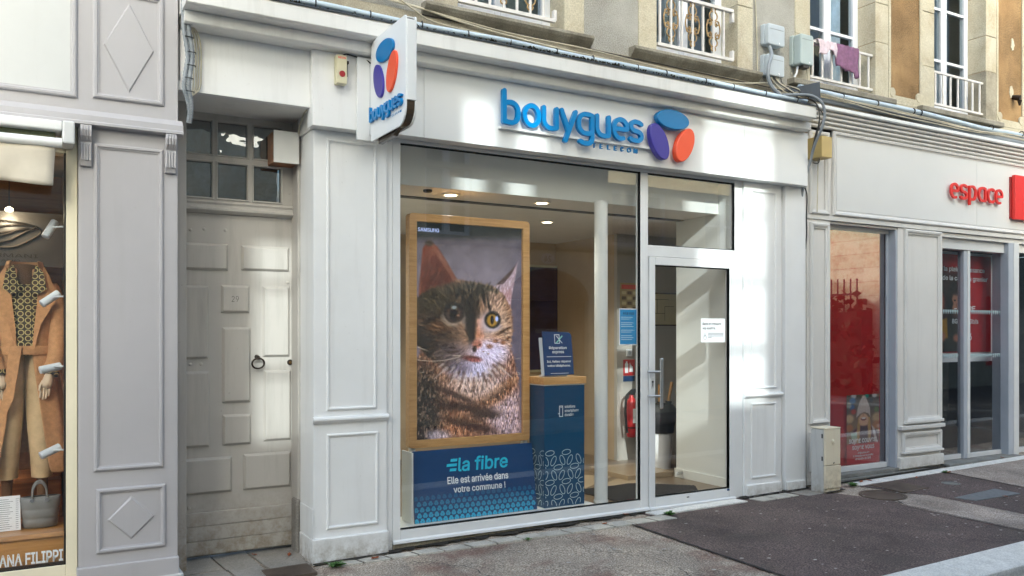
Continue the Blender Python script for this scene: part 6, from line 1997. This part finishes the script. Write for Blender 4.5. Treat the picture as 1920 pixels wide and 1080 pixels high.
cable("facade_cable", "brown cable dipping behind the blade sign's top", [(1.9, -.05, 3.95), (2.25, -.05, 3.88), (2.42, -.06, 3.80), (2.55, -.05, 3.75), (2.8, -.05, 3.73), (3.3, -.05, 3.71)], .006, 'cable_w')
cable("facade_cable", "thin tan cable sagging low behind the cornice conduit", [(2.8, -.05, 3.74), (3.4, -.06, 3.69), (4.0, -.06, 3.665), (4.8, -.06, 3.68), (5.6, -.06, 3.665), (6.2, -.1, 3.68)], .005, 'cable_w')
cable("facade_cable", "vertical white cable down the grey render beside the scrolled window", [(5.83, -.012, 4.8), (5.86, -.012, 4.3), (5.87, -.012, 3.95), (5.86, -.02, 3.90)], .006, 'cable_w')
cable("grey_hose", "thick grey hose looping down from the upper grey box to the cornice", [(5.97, -.06, 4.15), (5.96, -.10, 4.05), (5.88, -.14, 3.93), (5.86, -.15, 3.82), (5.90, -.16, 3.73), (5.98, -.18, 3.665)], .017, 'cable_g')
for i in range(7):
    a = 5.93 + .032 * i
    cable("loose_wire", ("dark" if not i % 3 else "ivory") + " loose wire tangled below the lower grey box, " + ("leftmost", "second", "third", "fourth", "fifth", "sixth", "rightmost")[i] + " of the tangle", [(a, -.06, 3.87), (a + rng.uniform(-.03, .05), -.10, 3.80), (a + rng.uniform(.0, .15), -.12 - .02 * i, 3.72 + rng.uniform(-.03, .03)), (a + rng.uniform(.1, .3), -.14, 3.70 + rng.uniform(-.03, .05)), (6.36 + rng.uniform(-.05, .05), -.14, 3.70 + rng.uniform(-.03, .03))], .005, 'cable_w' if i % 3 else 'cable_d', "wires tangled below the lower grey box")
cable("grey_cable_loop", "thick grey cable arching over the cornice end and down the shop corner", [(5.95, -.24, 3.645), (6.10, -.28, 3.66), (6.22, -.33, 3.655), (6.32, -.36, 3.60), (6.36, -.36, 3.50), (6.36, -.33, 3.38), (6.37, -.26, 3.28), (6.40, -.19, 3.19), (6.415, -.15, 3.10), (6.42, -.08, 2.95), (6.44, -.03, 2.8)], .013, 'cable_g', "cables over the cornice end")
cable("grey_cable_loop", "thinner dark cable following the grey arch at the cornice end", [(5.95, -.22, 3.635), (6.12, -.26, 3.64), (6.24, -.32, 3.62), (6.31, -.335, 3.55), (6.32, -.335, 3.44), (6.35, -.28, 3.33), (6.39, -.21, 3.22), (6.415, -.16, 3.13)], .007, 'cable_d', "cables over the cornice end")
cable("grey_cable_loop", "dark twisted cable hooking back beside the cornice end", [(6.33, -.30, 3.58), (6.44, -.28, 3.52), (6.43, -.26, 3.44), (6.37, -.26, 3.36), (6.39, -.21, 3.26), (6.41, -.16, 3.16)], .006, 'cable_d', "cables over the cornice end")
sl = MB()
sl.raw([(6.08, -.10, 3.74), (6.50, -.20, 3.70), (6.50, -.19, 3.86), (6.12, -.03, 3.76)], [(0, 1, 2, 3)])
so = sl.build("slate_scrap", 'slate'); so.modifiers.new("t", 'SOLIDIFY').thickness = .012
tag(so, "dark slate scrap wedged above the cornice end", "slate")
cp = thing("white_conduit", "pale blue conduit slung below the window sills of the ochre house", "conduit", (8, -.1, 3.75))
MB().tube(smooth_path([(6.3, -.12, 3.80), (6.9, -.12, 3.79), (7.5, -.11, 3.80), (8.1, -.11, 3.80), (8.7, -.11, 3.785), (9.3, -.11, 3.77), (9.9, -.10, 3.785), (10.6, -.10, 3.76), (11.5, -.1, 3.76)], 6), .026, 10).build("tube", 'pipe', cp, smooth=True)
for x in (6.9, 7.42, 8.0, 8.12, 9.4, 10.0):
    MB().tube([(x, -.115 + .03 * math.cos(R(q)), 3.795 + .03 * math.sin(R(q))) for q in range(0, 361, 40)], .006, 5).build("cable_tie", 'black', cp)
cable("lead_pipe", "grey lead pipe lying on the red shop's cornice", [(6.45, -.09, 3.735), (7.2, -.09, 3.73), (7.9, -.09, 3.735), (8.6, -.09, 3.70), (9.4, -.09, 3.705), (10.6, -.09, 3.70)], .022, 'cable_g', "cables below the ochre house")
for i in range(4):
    cable("thin_cable", ("ivory cable drooping from the slate scrap to the ochre house", "second ivory cable drooping below the laundry window", "dark cable sagging below the right-hand sill", "ivory cable sagging low over the lead pipe")[i], [(6.35, -.13, 3.775 + .01 * i), (7.0, -.14, 3.76 - .006 * i), (7.6, -.14, 3.76 - .016 * i), (8.4, -.13, 3.745 - .012 * i), (9.1, -.13, 3.725 - .006 * i), (9.8, -.13, 3.76), (10.8, -.12, 3.75)], .006, 'cable_w' if i != 2 else 'cable_d', "cables below the ochre house")
# corrugated conduits at the boutique corner
for i, (dx, lab) in enumerate(((0, "corrugated grey conduit strapped to the boutique corner, left of the pair"), (.027, "corrugated grey conduit strapped to the boutique corner, right of the pair"))):
    path = smooth_path([(.855 + dx, -.17, 3.9), (.858 + dx, -.17, 3.5), (.862 + dx, -.165, 3.35), (.885 + dx, -.15, 3.20), (.872 + dx, -.15, 3.08), (.866 + dx, -.14, 3.0), (.89 + dx * .7, -.12, 2.93), (.905 + dx * .3, -.10, 2.86), (.90 + dx * .3, -.08, 2.80)], 14)
    rr = [.0135 + .0016 * math.sin(k * 2.1) for k in range(len(path))]
    o = MB().tube(path, rr, 9).build("corrugated_conduit", 'cable_g', None, smooth=True)
    tag(o, lab, "conduit", "conduits at the boutique corner")
for i in range(4):
    cable("thin_wire", ("leftmost", "second", "third", "rightmost")[i] + " of the four thin white wires beside the corrugated conduits", [(.875, -.16, 3.40), (.905 + .012 * i, -.12, 3.36), (.925 + .016 * i, -.085, 3.28), (.93 + .015 * i, -.08, 3.12), (.928 + .013 * i, -.08, 3.02), (.91, -.09, 2.96)], .0045, 'cable_w', "wires beside the corrugated conduits")
ct = MB()
tie = thing("conduit_straps", "black straps binding the corrugated conduits at the boutique corner", "cable tie", (.88, -.16, 3.2))
for z, x in ((3.56, .872), (3.47, .872), (3.38, .875), (3.30, .882), (3.21, .898), (3.13, .895), (3.05, .882), (2.97, .888)):
    MB().tube([(x - .018, -.178, z + .002), (x, -.182, z), (x + .030, -.182, z - .002), (x + .034, -.15, z)], .0035, 5).build("strap", 'black', tie)
# pipes in the gap between the shops
gp = thing("gap_pipe", "worn grey-white downpipe in the gap between the two shopfronts", "pipe", (6.515, .02, 0))
MB().tube([(6.518, .03, .02), (6.518, .03, 2.85)], .018, 10).build("pipe", 'sfr', gp, smooth=True)
for z in (.12, .30, .47, 1.1, 1.9):
    MB().tube([(6.518, .03, z), (6.518, .03, z + .05)], .024, 10).build("pipe_collar", 'cable_g', gp, smooth=True)
MB().box(6.495, 6.544, .06, .09, -.02, 3.4).build("wall_gap", 'stone_grey')["kind"] = "structure"
cable("black_wire", "black wire hanging down the white shopfront's right edge", [(6.46, -.05, 2.88), (6.50, -.04, 2.80), (6.503, -.03, 2.6), (6.507, -.03, 2.45), (6.50, -.02, 2.3)], .006, 'black', "wires at the shop corner")

# ------------------------------------------------------------------ dirt packed into the joint between walls and pavement
def grit(x0, x1, y, w, name="joint_dirt"):
    mb = MB()
    x = x0
    a = y - w * rng.uniform(.3, 1)
    while x < x1:
        x2 = x + rng.uniform(.03, .07)
        b = y - w * rng.uniform(.15, 1.0)
        mb.face([(x, a, G(x, a) + .0155), (x2, b, G(x2, b) + .0155), (x2, y + .04, G(x2, y) + .017), (x, y + .04, G(x, y) + .017)])
        a = b; x = x2
    o = mb.build(name, 'grime'); o["kind"] = "stuff"
M['grime'] = plain("black_joint_dirt", C(46, 42, 36), .95, var=.4, vs_=50)
grit(1.69, 2.30, -.05, .05); grit(2.30, 4.52, .0, .09); grit(5.62, 6.50, -.058, .05); grit(6.44, 6.70, -.30, .03); grit(6.90, 8.66, -.05, .05); grit(.84, .97, .40, .10)
# ------------------------------------------------------------------ litter and weeds
def leaf(x, y, rot, s, i):
    v = [(0, 0, .002), (.30, .16, .012), (.7, .20, .006), (1, 0, .014), (.7, -.20, .004), (.30, -.16, .010)]
    c_, s_ = math.cos(rot), math.sin(rot)
    pts = [(x + s * (a * c_ - b * s_), y + s * (a * s_ + b * c_), G(x, y) + .018 + c * s * 12) for a, b, c in v]
    o = MB().raw(pts, [(0, 1, 2, 3), (0, 3, 4, 5)]).build("dry_leaf", 'leaf_r')
    return o
leaves = [(2.06, -.16, .3, .075, "curled brown leaf on the paving stones under the left pilaster"), (1.60, .20, 1.2, .07, "brown leaf on the doorstep beside the pilaster foot"), (1.42, .34, 2.2, .05, "small dark leaf on the old doorstep"), (3.97, -.20, .2, .06, "brown leaf at the foot of the window sill"), (4.36, -.05, 2.6, .06, "rusty leaf by the door threshold corner"), (7.10, -.17, .4, .08, "orange leaf beside the meter cabinet"), (7.26, -.19, 1.7, .07, "orange leaf by the red shop's step"), (7.75, -.33, .6, .07, "brown leaf near the square access cover"), (8.30, -.30, .1, .07, "brown leaf at the pale strip's end"), (8.05, -1.30, .4, .08, "brown leaf at the blue plate's edge"), (7.70, -1.27, 2.8, .07, "second brown leaf below the blue plate"), (9.65, -.12, 1.1, .07, "brown leaf on the red shop's door sill")]
for i, (x, y, r_, s, lab) in enumerate(leaves):
    tag(leaf(x, y, r_, s, i), lab, "leaf", "fallen leaves")
def weed(x, y, s, lab, n=26):
    mb = MB()
    for i in range(n):
        a = rng.random() * 6.28; l = s * rng.uniform(.5, 1.1); w = l * .22; h = s * rng.uniform(.1, .5)
        p = Vector((x + rng.uniform(-.3, .3) * s, y + rng.uniform(-.2, .2) * s, G(x, y) + .008))
        d = Vector((math.cos(a), math.sin(a), 0)); q = Vector((-d.y, d.x, 0))
        mb.face([p, p + d * l * .5 + q * w + Vector((0, 0, h)), p + d * l + Vector((0, 0, h * .8)), p + d * l * .5 - q * w + Vector((0, 0, h))])
    tag(mb.build("weed", 'weed'), lab, "weed", "weeds in the pavement joints")
weed(1.80, -.17, .07, "green weed at the left pilaster's front corner")
weed(4.66, -.20, .06, "green weed at the edge of the door slab")
weed(6.93, -.22, .07, "green weed between the meter cabinet and the red shop step")
weed(8.32, -.27, .05, "green weed where the pale strip meets the kerb stones")
weed(3.25, -.26, .035, "tiny weed along the paving stone joint", 14)
def seam(name, pts, w, jit=.008):
    mb = MB()
    path = []
    for i in range(len(pts) - 1):
        a, b = Vector(pts[i]), Vector(pts[i + 1])
        k = max(2, int((b - a).length / .05))
        nn = Vector((-(b - a).y, (b - a).x)).normalized()
        for q in range(k):
            path.append(a.lerp(b, q / k) + nn * rng.uniform(-jit, jit))
    path.append(Vector(pts[-1]))
    for i in range(len(path) - 1):
        a, b = path[i], path[i + 1]
        nn = Vector((-(b - a).y, (b - a).x)).normalized() * w * rng.uniform(.3, .6)
        q = [a - nn, b - nn, b + nn, a + nn]
        mb.face([(p.x, p.y, G(p.x, p.y) + .0115) for p in q])
    o = mb.build(name, 'tar'); o["kind"] = "stuff"
M['tar'] = plain("tar_seam", C(44, 40, 38), .85, var=.3, vs_=30)
seam("tar_seam", [(4.195, -.29), (4.20, -1.2), (4.205, -2.13)], .022)
seam("tar_seam", [(6.72, -.85), (6.64, -.97), (6.66, -2.13)], .014)
seam("tar_seam", [(8.35, -.27), (8.27, -1.1), (8.2, -2.13)], .026)
seam("crack", [(2.3, -.32), (2.55, -.62), (2.62, -.95), (3.0, -1.35), (3.1, -2.1)], .006, .02)
seam("crack", [(3.55, -.32), (3.5, -.7), (3.75, -1.1), (3.7, -1.6)], .005, .02)
seam("crack", [(4.6, -1.0), (5.1, -1.15), (5.5, -1.05), (6.1, -1.3)], .004, .015)
gum = MB()
for i in range(150):
    x = rng.uniform(2.0, 8.2); y = rng.uniform(-2.05, -.3)
    r_ = rng.uniform(.006, .018)
    n = 7
    gum.face([(x + r_ * math.cos(q * 6.283 / n) * rng.uniform(.8, 1.2), y + r_ * .8 * math.sin(q * 6.283 / n) * rng.uniform(.8, 1.2), G(x, y) + .0125) for q in range(n)])
gm = gum.build("gum_spots", plain("pale_gum", C(176, 170, 164), .8, var=.2, vs_=30)); gm["kind"] = "stuff"

# ================================================================== the other side of the street (behind the camera, seen in the panes, with added pieces that shape the light)
YO = -7.5
op = thing("opposite_house", "pale stone town house across the street, mirrored in the shop glass, upper wall added as sun screen", "building", (4, YO, 0))
holes = [(-1.04, -.66, 4.70, 6.25), (.50, .82, 6.35, 7.02), (.95, 1.27, 6.35, 7.02), (2.82, 3.72, 4.60, 7.40), (5.95, 6.85, 3.20, 5.0), (9.9, 11.3, 3.20, 4.3), (7.55, 9.35, -.1, 2.10), (.6, 1.7, .9, 2.6), (3.0, 4.4, -.1, 2.5), (12.3, 13.4, 3.2, 4.3), (-5.5, -4.5, 3.2, 4.3)]  # first four openings are placed to throw sun patches on the shopfronts
lowh = [h for h in holes if h[2] < 4.0]
wall_with_holes("wall", 'opp', op, -14, 15.0, -.2, 4.4, YO - .30, YO, [(a, b, c, min(d, 4.35)) for a, b, c, d in lowh])
wall_with_holes("sun_screen_wall", 'opp', op, -3.6, 9.8, 4.4002, 9.5, YO - .30, YO, [h for h in holes if h[2] >= 4.0] + [(5.95, 6.85, 4.45, 5.0)])  # roofless wall added to block the sun except through its openings
MB().prism([(7.55, 2.10)] + [(8.45 - .9 * math.cos(R(a)), 2.10 + .58 * math.sin(R(a))) for a in range(10, 171, 10)] + [(9.35, 2.10)], 'y', YO + .002, YO + .004).build("arch_head", 'wood_dk', op)
MB().box(7.55, 9.35, YO - .2, YO - .15, -.1, 2.10).build("arch_door", 'wood_dk', op)
MB().prism([(YO + .001, 3.02), (YO + .10, 3.06), (YO + .13, 3.12), (YO + .13, 3.17), (YO + .001, 3.18)], 'x', -12, 15).build("string_course", 'stone', op)
for (a, b, c, d) in holes:
    if c >= 3.0 or c == .9:
        if d < 5.5 and c < 4 or c == .9:
            MB().box(a, b, YO - .26, YO - .25, c, d).build("window_backing", 'room_dark', op)
            MB().box(a, b, YO - .17, YO - .165, c, d).build("pane", 'glass_up', op)
        fm = MB(); ft = .07 if c < 4.5 else .03
        y0, y1 = YO - .16, YO - .10
        fm.box(a, a + ft, y0, y1, c, d); fm.box(b - ft, b, y0, y1, c, d); fm.box(a + ft, b - ft, y0, y1, d - ft, d); fm.box(a + ft, b - ft, y0, y1, c, c + ft)
        if c < 4.5:
            fm.box((a + b) / 2 - .06, (a + b) / 2 + .06, y0, y1 + .01, c + ft, d - ft)
        for z in np.arange(c + .55, d - .3, .62):
            fm.box(a + ft, b - ft, y0 + .01, y1 - .01, z - .022, z + .022)
        fm.build("window_frame", 'upvc', op)
M['sun_dimmer'] = glass("sun_dimming_glass", 1.0, (.72, .72, .72, 1))  # grey tint added to weaken the sun patches
for (a, b, c, d) in holes[:4]:
    MB().box(a, b, YO - .15, YO - .146, c, d).build("sun_dimming_pane", 'sun_dimmer', op)
MB().box(3.0, 4.4, YO - .2, YO - .15, -.1, 2.5).build("shop_door", 'bronze', op)
pq = thing("number_plaque", "oval number 24 plaque beside the arched doorway across the street", "plaque", (8.41, YO, 2.87))
MB().prism([(8.41 + .14 * math.cos(R(a)), 2.87 + .10 * math.sin(R(a))) for a in range(0, 360, 15)], 'y', YO + .001, YO + .02).build("plate", 'paper', pq)
v, f = glyphs("24", bold=.02)
lo, hi = v.min(0), v.max(0)
MB().raw([(8.41 + .08 - (p[0] - lo[0]) / (hi[0] - lo[0]) * .16, YO + .022 + (p[2] - lo[2]) * .02, 2.815 + (p[1] - lo[1]) / (hi[1] - lo[1]) * .11) for p in v], f).build("lettering", 'ink', pq)
ib = thing("iron_balcony", "white scrolled cast-iron balcony front across the street", "railing", (10.6, YO, 3.2))
im = MB()
for x0 in (10.0, 10.45, 10.9):
    for q in range(3):
        for sgn in (-1, 1):
            c0 = (x0 + .2 + sgn * .1, 3.27 + .17 * q)
            im.tube([(c0[0] + (.085 - .0028 * k) * math.cos(R(k * 24)) * sgn, YO + .06, c0[1] + (.085 - .0028 * k) * math.sin(R(k * 24))) for k in range(26)], .011, 5)
im.build("scrolls", 'rail', ib)
for z in (3.19, 3.75):
    MB().box(9.95, 11.3, YO + .045, YO + .075, z - .02, z + .02).build("rail", 'rail', ib)
hb2 = thing("far_rubble_wall", "sunlit rubble stone wall down the side street, mirrored in the red shop's window", "wall", (20, -8, 0))
MB().box(17.5, 18.0, -26, -7.0, -.3, 9).build("wall", 'brick', hb2)
ob2 = thing("far_house", "plain stone house further along the opposite side, mirrored in the sliding doors", "building", (24, -7.5, 0))
wall_with_holes("wall", 'stone_grey', ob2, 18.05, 40, -.2, 7.5, -7.9, -7.5, [(19.5 + 3 * i, 20.7 + 3 * i, .6 + 3.2 * j, 2.5 + 3.2 * j) for i in range(5) for j in range(2)])
for i in range(5):
    for j in range(2):
        MB().box(19.5 + 3 * i, 20.7 + 3 * i, -7.86, -7.84, .6 + 3.2 * j, 2.5 + 3.2 * j).build("window", 'redfilm' if j == 0 and i < 2 else 'room_dark', ob2)
sh_ = thing("added_shade_house", "added unseen house block, shading the foot of the rubble wall", "building", (15.5, -14, 0))  # unseen block added to keep sun off the lower rubble wall
MB().prism([(-14.5, -.3), (-12, -.3), (-12, 4.2), (-13.2, 5.2), (-14.5, 4.2)], 'x', 14.2, 17.0).build("wall", 'opp', sh_)
hg = thing("added_dark_hedge", "added dark hedge, darkening the reflection at the foot of the rubble wall", "hedge", (17.2, -9, 0))  # added as a dark mass so the red window reflects less below
hm = MB()
for i in range(1800):
    p = Vector((rng.uniform(16.9, 17.45), rng.uniform(-13, -7.1), rng.uniform(-.1, 2.25 + .25 * math.sin(i))))
    a = Vector((rng.uniform(-1, 1), rng.uniform(-1, 1), rng.uniform(-1, 1))).normalized() * .12
    b = a.cross(Vector((rng.uniform(-1, 1), rng.uniform(-1, 1), rng.uniform(-1, 1)))).normalized() * .09
    hm.face([p - a, p - b, p + a, p + b])
hm.build("foliage", plain("hedge_green", C(46, 56, 34), .8, var=.3, vs_=20), hg)
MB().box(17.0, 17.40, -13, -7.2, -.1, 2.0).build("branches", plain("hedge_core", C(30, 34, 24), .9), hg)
rl = thing("iron_railing", "tall black iron railing in front of the rubble wall down the street", "railing", (16.8, -7.4, 0))
for i in range(7):
    x = 17.30 - i * .03; y = -7.55 - i * .16
    MB().tube([(x, y, -.1), (x, y, 2.8)], .02, 6).build("bar", 'black', rl)
MB().box(17.05, 17.32, -8.6, -7.5, 2.40, 2.44).build("cross_bar", 'black', rl)
